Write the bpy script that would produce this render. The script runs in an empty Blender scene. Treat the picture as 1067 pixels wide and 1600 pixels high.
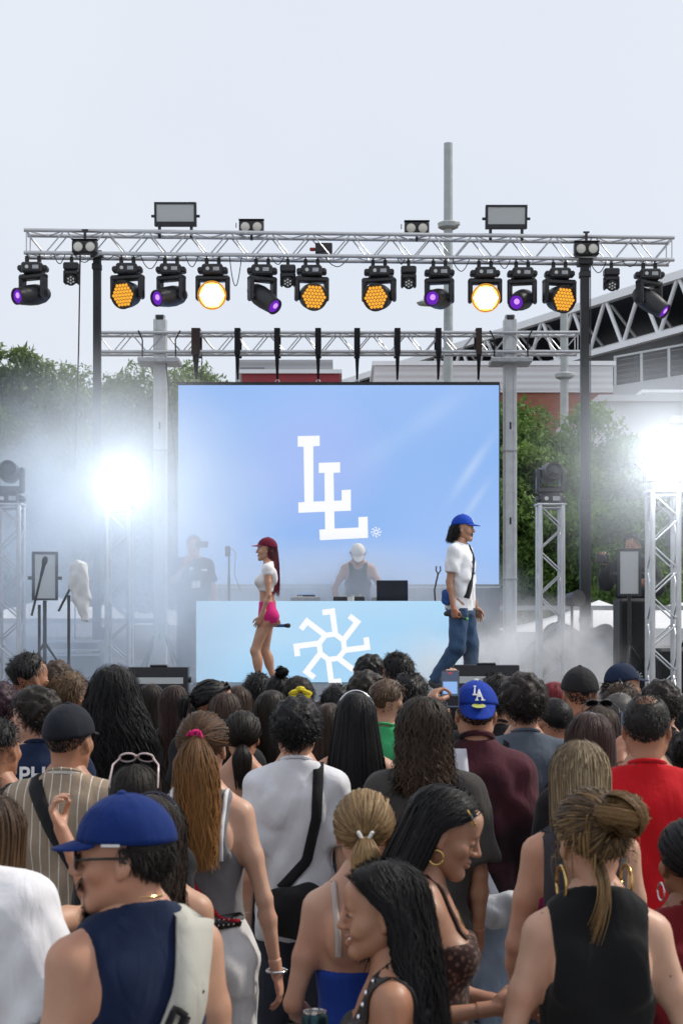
# Open-air stage with a crowd, built object by object.  Units are metres; the camera looks along +Y.
import bpy, math, random
import numpy as np
from mathutils import Vector, Matrix, Euler

PI = math.pi
SC = bpy.context.scene
COL = SC.collection
rng = random.Random(7)
nrng = np.random.default_rng(7)

# ------------------------------------------------------------------ camera, world, sun, exposure
F_PX, W_PX, H_PX, HORIZON, EYE = 2400.0, 1067.0, 1600.0, 950.0, 2.10
cam = bpy.data.cameras.new('camera')
cam_o = bpy.data.objects.new('camera', cam); COL.objects.link(cam_o)
cam.sensor_fit = 'VERTICAL'; cam.sensor_height = 36.0; cam.sensor_width = 24.0
cam.lens = F_PX / H_PX * 36.0
cam.shift_y = (HORIZON - H_PX / 2) / H_PX
cam.clip_start = 0.05; cam.clip_end = 3000
cam.dof.use_dof = True; cam.dof.focus_distance = 13.0; cam.dof.aperture_fstop = 9.0
cam_o.location = (0, 0, EYE); cam_o.rotation_euler = (PI / 2, 0, 0)
SC.camera = cam_o

SUN_AZ, SUN_EL = math.radians(72), math.radians(46)      # azimuth from +Y clockwise: high on the right, a little beyond the crowd
world = bpy.data.worlds.new('World'); SC.world = world; world.use_nodes = True
wn = world.node_tree; wn.nodes.clear()
w_out = wn.nodes.new('ShaderNodeOutputWorld'); w_bg = wn.nodes.new('ShaderNodeBackground')
w_sky = wn.nodes.new('ShaderNodeTexSky'); w_sky.sky_type = 'NISHITA'; w_sky.sun_disc = False
w_sky.sun_elevation = SUN_EL; w_sky.sun_rotation = SUN_AZ; w_sky.dust_density = 4.0; w_sky.air_density = 1.0
w_tc = wn.nodes.new('ShaderNodeTexCoord'); w_noise = wn.nodes.new('ShaderNodeTexNoise')
w_noise.inputs['Scale'].default_value = 2.2; w_noise.inputs['Detail'].default_value = 4
w_ramp = wn.nodes.new('ShaderNodeValToRGB')
w_ramp.color_ramp.elements[0].position = 0.25; w_ramp.color_ramp.elements[0].color = (0.69, 0.75, 0.85, 1)
w_ramp.color_ramp.elements[1].position = 0.80; w_ramp.color_ramp.elements[1].color = (0.82, 0.84, 0.88, 1)
w_scale = wn.nodes.new('ShaderNodeVectorMath'); w_scale.operation = 'SCALE'; w_scale.inputs['Scale'].default_value = 11.6
w_mix = wn.nodes.new('ShaderNodeMix'); w_mix.data_type = 'RGBA'; w_mix.inputs['Factor'].default_value = 0.86   # thin even overcast
wn.links.new(w_tc.outputs['Generated'], w_noise.inputs['Vector'])
wn.links.new(w_noise.outputs['Fac'], w_ramp.inputs['Fac'])
wn.links.new(w_ramp.outputs['Color'], w_scale.inputs[0])
wn.links.new(w_sky.outputs['Color'], w_mix.inputs['A']); wn.links.new(w_scale.outputs['Vector'], w_mix.inputs['B'])
wn.links.new(w_mix.outputs['Result'], w_bg.inputs['Color']); w_bg.inputs['Strength'].default_value = 0.1
wn.links.new(w_bg.outputs[0], w_out.inputs[0])

sun = bpy.data.lights.new('sun', 'SUN'); sun.energy = 3.0; sun.angle = math.radians(6); sun.color = (1.0, 0.93, 0.83)
sun_o = bpy.data.objects.new('sun', sun); COL.objects.link(sun_o)
sun_dir = Vector((math.sin(SUN_AZ) * math.cos(SUN_EL), math.cos(SUN_AZ) * math.cos(SUN_EL), math.sin(SUN_EL)))
sun_o.rotation_euler = sun_dir.to_track_quat('Z', 'Y').to_euler(); sun_o.location = (40, 12, 40)

SC.render.engine = 'CYCLES'
SC.view_settings.view_transform = 'Standard'; SC.view_settings.look = 'None'
SC.view_settings.exposure = 0.0; SC.view_settings.gamma = 1.0
cy = SC.cycles
cy.use_denoising = True; cy.max_bounces = 6; cy.diffuse_bounces = 3; cy.glossy_bounces = 2
cy.transmission_bounces = 4; cy.volume_bounces = 3; cy.transparent_max_bounces = 8
cy.sample_clamp_indirect = 8.0; cy.caustics_reflective = False; cy.caustics_refractive = False
cy.volume_step_rate = 2.0; cy.volume_max_steps = 96

def at(px, py, Y):
    """world point seen at photo pixel (px, py) at depth Y"""
    return Vector(((px - W_PX / 2) * Y / F_PX, Y, EYE - (py - HORIZON) * Y / F_PX))
def ax(px, Y): return (px - W_PX / 2) * Y / F_PX
def az(py, Y): return EYE - (py - HORIZON) * Y / F_PX

# ------------------------------------------------------------------ object helpers
def link(o, parent=None):
    COL.objects.link(o)
    if parent is not None: o.parent = parent
    return o
def tag(o, label=None, cat=None, group=None, kind=None):
    if label: o['label'] = label
    if cat: o['category'] = cat
    if group: o['group'] = group
    if kind: o['kind'] = kind
    return o
def thing(name, label, cat, loc=(0, 0, 0), rotz=0.0, group=None):
    o = bpy.data.objects.new(name, None); o.empty_display_size = 0.1
    COL.objects.link(o); o.location = loc; o.rotation_euler = (0, 0, rotz)
    return tag(o, label, cat, group)

def np_mesh(name, verts, faces, mat=None, smooth=True, attrs=None):
    """mesh from numpy arrays; faces is (n,3) or (n,4), or a list of arrays"""
    me = bpy.data.meshes.new(name)
    verts = np.asarray(verts, dtype=np.float32)
    if isinstance(faces, np.ndarray): faces = [faces]
    faces = [f for f in faces if len(f)]
    me.vertices.add(len(verts)); me.vertices.foreach_set('co', verts.ravel())
    nl = sum(f.size for f in faces); nf = sum(len(f) for f in faces)
    me.loops.add(nl); me.polygons.add(nf)
    me.loops.foreach_set('vertex_index', np.concatenate([f.ravel() for f in faces]).astype(np.int32))
    tot = np.concatenate([np.full(len(f), f.shape[1], np.int32) for f in faces])
    st = np.concatenate([[0], np.cumsum(tot)[:-1]]).astype(np.int32)
    me.polygons.foreach_set('loop_start', st)
    try: me.polygons.foreach_set('loop_total', tot)
    except Exception: pass
    me.polygons.foreach_set('use_smooth', np.full(nf, smooth, dtype=bool))
    me.update(calc_edges=True)
    if attrs:
        for k, v in attrs.items():
            a = me.attributes.new(k, 'FLOAT', 'POINT'); a.data.foreach_set('value', np.asarray(v, np.float32))
    if mat is not None: me.materials.append(mat)
    return me
def np_obj(name, verts, faces, mat, parent=None, smooth=True, attrs=None):
    return link(bpy.data.objects.new(name, np_mesh(name, verts, faces, mat, smooth, attrs)), parent)

class MB:
    """collects simple solids; build() links them as one mesh object"""
    def __init__(s): s.v = []; s.f = []
    def add(s, v, f):
        b = len(s.v); s.v += [tuple(p) for p in v]; s.f += [tuple(i + b for i in q) for q in f]; return s
    def box(s, lo, hi, M=None):
        x0, y0, z0 = lo; x1, y1, z1 = hi
        v = [Vector(p) for p in ((x0,y0,z0),(x1,y0,z0),(x1,y1,z0),(x0,y1,z0),(x0,y0,z1),(x1,y0,z1),(x1,y1,z1),(x0,y1,z1))]
        if M is not None: v = [M @ p for p in v]
        return s.add(v, [(0,3,2,1),(4,5,6,7),(0,1,5,4),(1,2,6,5),(2,3,7,6),(3,0,4,7)])
    def cbox(s, c, size, M=None, bevel=0.0):
        """box about a centre, with chamfered edges when bevel > 0"""
        c = Vector(c); h = [q / 2 for q in size]
        if bevel <= 0:
            lo = c - Vector(h); hi = c + Vector(h)
            return s.box(lo, hi, M)
        b = min(bevel, min(h) * 0.9); v = []; idx = {}
        for sx in (-1, 1):
            for sy in (-1, 1):
                for sz in (-1, 1):
                    for a in range(3):
                        p = [sx * h[0], sy * h[1], sz * h[2]]
                        for k, q in ((0, sx), (1, sy), (2, sz)):
                            if k != a: p[k] -= q * b
                        idx[(sx, sy, sz, a)] = len(v); v.append(c + Vector(p))
        f = []
        for a in range(3):
            o1, o2 = [k for k in range(3) if k != a]
            for q in (-1, 1):
                loop = []
                for (p1, p2) in ((-1,-1),(1,-1),(1,1),(-1,1)):
                    sg = [0, 0, 0]; sg[a] = q; sg[o1] = p1; sg[o2] = p2
                    loop.append(idx[(sg[0], sg[1], sg[2], a)])
                flip = (q > 0) == (a == 1)
                f.append(tuple(loop[::-1]) if flip else tuple(loop))
        for a in range(3):
            o1, o2 = [k for k in range(3) if k != a]
            for p1 in (-1, 1):
                for p2 in (-1, 1):
                    def key(q, face):
                        sg = [0,0,0]; sg[a] = q; sg[o1] = p1; sg[o2] = p2; return idx[(sg[0], sg[1], sg[2], face)]
                    f.append((key(-1, o1), key(1, o1), key(1, o2), key(-1, o2)))
        for sx in (-1, 1):
            for sy in (-1, 1):
                for sz in (-1, 1): f.append(tuple(idx[(sx, sy, sz, a)] for a in range(3)))
        if M is not None: v = [M @ p for p in v]
        return s.add(v, f)
    def cyl(s, a, b, ra, rb=None, n=12, cap=True):
        a = Vector(a); b = Vector(b); rb = ra if rb is None else rb
        d = (b - a).normalized(); u = d.orthogonal().normalized(); w = d.cross(u)
        v = []
        for p, r in ((a, ra), (b, rb)):
            for k in range(n):
                t = 2 * PI * k / n; v.append(p + (u * math.cos(t) + w * math.sin(t)) * r)
        f = [(k, (k + 1) % n, n + (k + 1) % n, n + k) for k in range(n)]
        if cap: f += [tuple(range(n))[::-1], tuple(range(n, 2 * n))]
        return s.add(v, f)
    def tube(s, pts, r, n=8):
        pts = [Vector(p) for p in pts]; v = []; m = len(pts)
        rr = r if isinstance(r, (list, tuple)) else [r] * m
        u = None
        for i, p in enumerate(pts):
            d = (pts[min(i + 1, m - 1)] - pts[max(i - 1, 0)]).normalized()
            u = d.orthogonal().normalized() if u is None else (u - d * u.dot(d)).normalized()
            w = d.cross(u)
            for k in range(n):
                t = 2 * PI * k / n; v.append(p + (u * math.cos(t) + w * math.sin(t)) * rr[i])
        f = [(i * n + k, i * n + (k + 1) % n, (i + 1) * n + (k + 1) % n, (i + 1) * n + k) for i in range(m - 1) for k in range(n)]
        f += [tuple(range(n))[::-1], tuple(range((m - 1) * n, m * n))]
        return s.add(v, f)
    def lathe(s, prof, n=20, M=None, cap=True):
        """profile of (radius, height) turned about local z"""
        v = []
        for r, h in prof:
            for k in range(n):
                t = 2 * PI * k / n; p = Vector((r * math.cos(t), r * math.sin(t), h)); v.append(M @ p if M is not None else p)
        m = len(prof)
        f = [(i * n + k, i * n + (k + 1) % n, (i + 1) * n + (k + 1) % n, (i + 1) * n + k) for i in range(m - 1) for k in range(n)]
        if cap: f += [tuple(range(n))[::-1], tuple(range((m - 1) * n, m * n))]
        return s.add(v, f)
    def prism(s, poly, y0, y1, M=None):
        """polygon in x,z extruded along y"""
        n = len(poly); v = [Vector((x, y0, z)) for x, z in poly] + [Vector((x, y1, z)) for x, z in poly]
        if M is not None: v = [M @ p for p in v]
        return s.add(v, [tuple(range(n)), tuple(range(2 * n - 1, n - 1, -1))] + [(k, n + k, n + (k + 1) % n, (k + 1) % n) for k in range(n)])
    def mesh(s, name, mat=None, smooth=False):
        me = bpy.data.meshes.new(name); me.from_pydata(s.v, [], s.f)
        if mat is not None: me.materials.append(mat)
        if smooth:
            me.polygons.foreach_set('use_smooth', [True] * len(me.polygons))
            me.set_sharp_from_angle(angle=math.radians(40))
        me.update(); return me
    def build(s, name, mat, parent=None, smooth=False):
        return link(bpy.data.objects.new(name, s.mesh(name, mat, smooth)), parent)

# ------------------------------------------------------------------ materials
MATS = {}
def new_mat(name):
    m = bpy.data.materials.new(name); m.use_nodes = True
    return m, m.node_tree, m.node_tree.nodes['Principled BSDF']
def set_in(b, k, v):
    if k in b.inputs: b.inputs[k].default_value = v
def rgba(c): return (c[0], c[1], c[2], 1.0)
def mat_basic(name, col, rough=0.6, metal=0.0, spec=0.5, noise=0.0, nscale=8.0, bump=0.0, bscale=60.0, detail=4):
    if name in MATS: return MATS[name]
    m, nt, b = new_mat(name)
    b.inputs['Base Color'].default_value = rgba(col); b.inputs['Roughness'].default_value = rough
    b.inputs['Metallic'].default_value = metal; set_in(b, 'Specular IOR Level', spec)
    tc = nt.nodes.new('ShaderNodeTexCoord')
    if noise > 0:
        n = nt.nodes.new('ShaderNodeTexNoise'); n.inputs['Scale'].default_value = nscale; n.inputs['Detail'].default_value = detail
        nt.links.new(tc.outputs['Object'], n.inputs['Vector'])
        r = nt.nodes.new('ShaderNodeValToRGB')
        lo = [max(0, c * (1 - noise)) for c in col]; hi = [min(1, c * (1 + noise)) for c in col]
        r.color_ramp.elements[0].position = 0.3; r.color_ramp.elements[1].position = 0.7
        r.color_ramp.elements[0].color = rgba(lo); r.color_ramp.elements[1].color = rgba(hi)
        nt.links.new(n.outputs['Fac'], r.inputs['Fac']); nt.links.new(r.outputs['Color'], b.inputs['Base Color'])
        mr = nt.nodes.new('ShaderNodeMapRange'); mr.inputs['To Min'].default_value = max(0.05, rough - 0.12); mr.inputs['To Max'].default_value = min(1, rough + 0.12)
        nt.links.new(n.outputs['Fac'], mr.inputs['Value']); nt.links.new(mr.outputs['Result'], b.inputs['Roughness'])
    if bump > 0:
        n2 = nt.nodes.new('ShaderNodeTexNoise'); n2.inputs['Scale'].default_value = bscale; n2.inputs['Detail'].default_value = 3
        nt.links.new(tc.outputs['Object'], n2.inputs['Vector'])
        bp = nt.nodes.new('ShaderNodeBump'); bp.inputs['Strength'].default_value = bump; bp.inputs['Distance'].default_value = 0.01
        nt.links.new(n2.outputs['Fac'], bp.inputs['Height']); nt.links.new(bp.outputs['Normal'], b.inputs['Normal'])
    MATS[name] = m; return m
def mat_emit(name, col, strength):
    if name in MATS: return MATS[name]
    m = bpy.data.materials.new(name); m.use_nodes = True; nt = m.node_tree; nt.nodes.clear()
    o = nt.nodes.new('ShaderNodeOutputMaterial'); e = nt.nodes.new('ShaderNodeEmission')
    e.inputs['Color'].default_value = rgba(col); e.inputs['Strength'].default_value = strength
    nt.links.new(e.outputs[0], o.inputs[0]); MATS[name] = m; return m
def mat_cloth(col, rough=0.88, pattern=None, col2=None, sheen=0.08, name='cloth'):
    key = ('cloth', tuple(round(c, 3) for c in col), pattern, col2, rough, sheen)
    if key in MATS: return MATS[key]
    m, nt, b = new_mat(name)
    tc = nt.nodes.new('ShaderNodeTexCoord')
    n = nt.nodes.new('ShaderNodeTexNoise'); n.inputs['Scale'].default_value = 9; n.inputs['Detail'].default_value = 6
    nt.links.new(tc.outputs['Object'], n.inputs['Vector'])
    mx = nt.nodes.new('ShaderNodeMix'); mx.data_type = 'RGBA'
    mx.inputs['A'].default_value = rgba([c * 0.82 for c in col]); mx.inputs['B'].default_value = rgba([min(1, c * 1.12) for c in col])
    nt.links.new(n.outputs['Fac'], mx.inputs['Factor'])
    res = mx.outputs['Result']
    if pattern in ('pin', 'stripe', 'lace', 'denim', 'patch'):
        sp = nt.nodes.new('ShaderNodeSeparateXYZ'); nt.links.new(tc.outputs['Object'], sp.inputs[0])
        if pattern in ('pin', 'stripe'):
            per, duty, axn = (0.034, 0.10, 'X') if pattern == 'pin' else (0.062, 0.28, 'Z')
            mu = nt.nodes.new('ShaderNodeMath'); mu.operation = 'MULTIPLY'; mu.inputs[1].default_value = 1 / per
            fr = nt.nodes.new('ShaderNodeMath'); fr.operation = 'FRACT'
            lt = nt.nodes.new('ShaderNodeMath'); lt.operation = 'LESS_THAN'; lt.inputs[1].default_value = duty
            nt.links.new(sp.outputs[axn], mu.inputs[0]); nt.links.new(mu.outputs[0], fr.inputs[0]); nt.links.new(fr.outputs[0], lt.inputs[0]); fac = lt.outputs[0]
        else:
            n3 = nt.nodes.new('ShaderNodeTexNoise' if pattern != 'lace' else 'ShaderNodeTexVoronoi')
            n3.inputs['Scale'].default_value = {'lace': 60, 'denim': 3.5, 'patch': 5}[pattern]
            nt.links.new(tc.outputs['Object'], n3.inputs['Vector'])
            rp = nt.nodes.new('ShaderNodeMapRange'); rp.inputs['From Min'].default_value = 0.42 if pattern != 'lace' else 0.25; rp.inputs['From Max'].default_value = 0.62 if pattern != 'lace' else 0.45
            nt.links.new(n3.outputs[0], rp.inputs['Value']); fac = rp.outputs['Result']
        m2 = nt.nodes.new('ShaderNodeMix'); m2.data_type = 'RGBA'; m2.inputs['B'].default_value = rgba(col2)
        nt.links.new(res, m2.inputs['A']); nt.links.new(fac, m2.inputs['Factor']); res = m2.outputs['Result']
    nt.links.new(res, b.inputs['Base Color'])
    b.inputs['Roughness'].default_value = rough; set_in(b, 'Specular IOR Level', 0.2); set_in(b, 'Sheen Weight', sheen)
    n2 = nt.nodes.new('ShaderNodeTexNoise'); n2.inputs['Scale'].default_value = 420; n2.inputs['Detail'].default_value = 2
    n4 = nt.nodes.new('ShaderNodeTexNoise'); n4.inputs['Scale'].default_value = 10; n4.inputs['Detail'].default_value = 2.5; n4.inputs['Distortion'].default_value = 0.9
    mp = nt.nodes.new('ShaderNodeMapping'); mp.inputs['Scale'].default_value = (1.3, 1.3, 0.55); mp.inputs['Rotation'].default_value = (0.2, 0.35, 0.0)
    nt.links.new(tc.outputs['Object'], mp.inputs[0]); nt.links.new(mp.outputs[0], n4.inputs['Vector']); nt.links.new(tc.outputs['Object'], n2.inputs['Vector'])
    b1 = nt.nodes.new('ShaderNodeBump'); b1.inputs['Strength'].default_value = 0.35; b1.inputs['Distance'].default_value = 0.002
    b2 = nt.nodes.new('ShaderNodeBump'); b2.inputs['Strength'].default_value = 0.42; b2.inputs['Distance'].default_value = 0.022
    nt.links.new(n2.outputs['Fac'], b1.inputs['Height']); nt.links.new(n4.outputs['Fac'], b2.inputs['Height'])
    n6 = nt.nodes.new('ShaderNodeTexNoise'); n6.noise_type = 'RIDGED_MULTIFRACTAL'; n6.inputs['Scale'].default_value = 4.2; n6.inputs['Detail'].default_value = 2.0; n6.inputs['Distortion'].default_value = 0.7; nt.links.new(mp.outputs[0], n6.inputs['Vector'])
    b6 = nt.nodes.new('ShaderNodeBump'); b6.inputs['Strength'].default_value = 0.30; b6.inputs['Distance'].default_value = 0.014; nt.links.new(n6.outputs['Fac'], b6.inputs['Height'])
    nt.links.new(b1.outputs['Normal'], b6.inputs['Normal']); nt.links.new(b6.outputs['Normal'], b2.inputs['Normal']); nt.links.new(b2.outputs['Normal'], b.inputs['Normal'])
    MATS[key] = m; return m
def mat_skin(tone):
    key = ('skin', tone)
    if key in MATS: return MATS[key]
    m, nt, b = new_mat('skin')
    tc = nt.nodes.new('ShaderNodeTexCoord'); n = nt.nodes.new('ShaderNodeTexNoise')
    n.inputs['Scale'].default_value = 14; n.inputs['Detail'].default_value = 6
    nt.links.new(tc.outputs['Object'], n.inputs['Vector'])
    mx = nt.nodes.new('ShaderNodeMix'); mx.data_type = 'RGBA'
    mx.inputs['A'].default_value = rgba((tone[0] * 0.84, tone[1] * 0.74, tone[2] * 0.70)); mx.inputs['B'].default_value = rgba([min(1, c * 1.12) for c in tone])
    nt.links.new(n.outputs['Fac'], mx.inputs['Factor']); nt.links.new(mx.outputs['Result'], b.inputs['Base Color'])
    n5 = nt.nodes.new('ShaderNodeTexNoise'); n5.inputs['Scale'].default_value = 3.2; n5.inputs['Detail'].default_value = 3; nt.links.new(tc.outputs['Object'], n5.inputs['Vector'])
    m5 = nt.nodes.new('ShaderNodeMix'); m5.data_type = 'RGBA'; m5.blend_type = 'MULTIPLY'; m5.inputs['B'].default_value = (0.98, 0.74, 0.66, 1); nt.links.new(mx.outputs['Result'], m5.inputs['A'])
    r5 = nt.nodes.new('ShaderNodeMapRange'); r5.inputs['From Min'].default_value = 0.42; r5.inputs['From Max'].default_value = 0.70; nt.links.new(n5.outputs['Fac'], r5.inputs['Value']); nt.links.new(r5.outputs['Result'], m5.inputs['Factor'])
    vo = nt.nodes.new('ShaderNodeTexVoronoi'); vo.inputs['Scale'].default_value = 11; nt.links.new(tc.outputs['Object'], vo.inputs['Vector'])
    lt = nt.nodes.new('ShaderNodeMath'); lt.operation = 'LESS_THAN'; lt.inputs[1].default_value = 0.035; nt.links.new(vo.outputs['Distance'], lt.inputs[0])
    m6 = nt.nodes.new('ShaderNodeMix'); m6.data_type = 'RGBA'; m6.inputs['B'].default_value = rgba([c * 0.35 for c in tone]); nt.links.new(m5.outputs['Result'], m6.inputs['A']); nt.links.new(lt.outputs[0], m6.inputs['Factor']); nt.links.new(m6.outputs['Result'], b.inputs['Base Color'])
    r6 = nt.nodes.new('ShaderNodeMapRange'); r6.inputs['To Min'].default_value = 0.36; r6.inputs['To Max'].default_value = 0.58; nt.links.new(n.outputs['Fac'], r6.inputs['Value']); nt.links.new(r6.outputs['Result'], b.inputs['Roughness']); set_in(b, 'Specular IOR Level', 0.45)
    set_in(b, 'Subsurface Weight', 0.12); set_in(b, 'Subsurface Scale', 0.012)
    n2 = nt.nodes.new('ShaderNodeTexNoise'); n2.inputs['Scale'].default_value = 260; n2.inputs['Detail'].default_value = 3
    nt.links.new(tc.outputs['Object'], n2.inputs['Vector'])
    bp = nt.nodes.new('ShaderNodeBump'); bp.inputs['Strength'].default_value = 0.18; bp.inputs['Distance'].default_value = 0.002
    nt.links.new(n2.outputs['Fac'], bp.inputs['Height']); nt.links.new(bp.outputs['Normal'], b.inputs['Normal'])
    MATS[key] = m; return m
def mat_hair(col, tip=None, streak=None):
    """hair: colour runs root to tip, varies lock by lock, and splits into fine strands across each lock"""
    key = ('hair', col, tip, streak)
    if key in MATS: return MATS[key]
    m, nt, b = new_mat('hair')
    tip = tip or col; streak = streak or [min(1, c * 1.5 + 0.002) for c in col]
    at_ = {}
    for k in ('rnd', 'along', 'acr'):
        at_[k] = nt.nodes.new('ShaderNodeAttribute'); at_[k].attribute_name = k
    def mth(op, p, q):
        n = nt.nodes.new('ShaderNodeMath'); n.operation = op
        for i, v in enumerate((p, q)):
            if isinstance(v, (int, float)): n.inputs[i].default_value = v
            else: nt.links.new(v, n.inputs[i])
        return n.outputs[0]
    cx = nt.nodes.new('ShaderNodeCombineXYZ'); nt.links.new(mth('ADD', mth('MULTIPLY', at_['acr'].outputs['Fac'], 7.0), mth('MULTIPLY', at_['rnd'].outputs['Fac'], 91.0)), cx.inputs[0]); nt.links.new(mth('MULTIPLY', at_['along'].outputs['Fac'], 1.6), cx.inputs[1]); nt.links.new(mth('MULTIPLY', at_['rnd'].outputs['Fac'], 37.0), cx.inputs[2])
    ns = nt.nodes.new('ShaderNodeTexNoise'); ns.inputs['Scale'].default_value = 1.0; ns.inputs['Detail'].default_value = 2.0; nt.links.new(cx.outputs[0], ns.inputs['Vector'])
    mx = nt.nodes.new('ShaderNodeMix'); mx.data_type = 'RGBA'; mx.inputs['A'].default_value = rgba(col); mx.inputs['B'].default_value = rgba(tip); nt.links.new(at_['along'].outputs['Fac'], mx.inputs['Factor'])
    m2 = nt.nodes.new('ShaderNodeMix'); m2.data_type = 'RGBA'; m2.inputs['B'].default_value = rgba(streak); nt.links.new(mx.outputs['Result'], m2.inputs['A'])
    mr = nt.nodes.new('ShaderNodeMapRange'); mr.inputs['From Min'].default_value = 0.45; mr.inputs['To Max'].default_value = 0.85
    nt.links.new(mth('ADD', mth('MULTIPLY', at_['rnd'].outputs['Fac'], 0.55), mth('MULTIPLY', ns.outputs['Fac'], 0.5)), mr.inputs['Value']); nt.links.new(mr.outputs['Result'], m2.inputs['Factor'])
    st_ = nt.nodes.new('ShaderNodeMapRange'); st_.inputs['From Min'].default_value = 0.3; st_.inputs['From Max'].default_value = 0.7; st_.inputs['To Min'].default_value = 0.45; st_.inputs['To Max'].default_value = 1.35; nt.links.new(ns.outputs['Fac'], st_.inputs['Value'])
    vm = nt.nodes.new('ShaderNodeVectorMath'); vm.operation = 'SCALE'; nt.links.new(m2.outputs['Result'], vm.inputs[0]); nt.links.new(st_.outputs['Result'], vm.inputs['Scale']); nt.links.new(vm.outputs['Vector'], b.inputs['Base Color'])
    b.inputs['Roughness'].default_value = 0.46; set_in(b, 'Specular IOR Level', 0.22)
    tc = nt.nodes.new('ShaderNodeTexCoord'); n2 = nt.nodes.new('ShaderNodeTexNoise'); n2.inputs['Scale'].default_value = 220; n2.inputs['Detail'].default_value = 3
    mp = nt.nodes.new('ShaderNodeMapping'); mp.inputs['Scale'].default_value = (1, 1, 0.18); nt.links.new(tc.outputs['Object'], mp.inputs[0]); nt.links.new(mp.outputs[0], n2.inputs['Vector'])
    bp = nt.nodes.new('ShaderNodeBump'); bp.inputs['Strength'].default_value = 0.45; bp.inputs['Distance'].default_value = 0.005; nt.links.new(n2.outputs['Fac'], bp.inputs['Height'])
    b3 = nt.nodes.new('ShaderNodeBump'); b3.inputs['Strength'].default_value = 0.6; b3.inputs['Distance'].default_value = 0.002; nt.links.new(ns.outputs['Fac'], b3.inputs['Height']); nt.links.new(bp.outputs['Normal'], b3.inputs['Normal']); nt.links.new(b3.outputs['Normal'], b.inputs['Normal'])
    MATS[key] = m; return m
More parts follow.
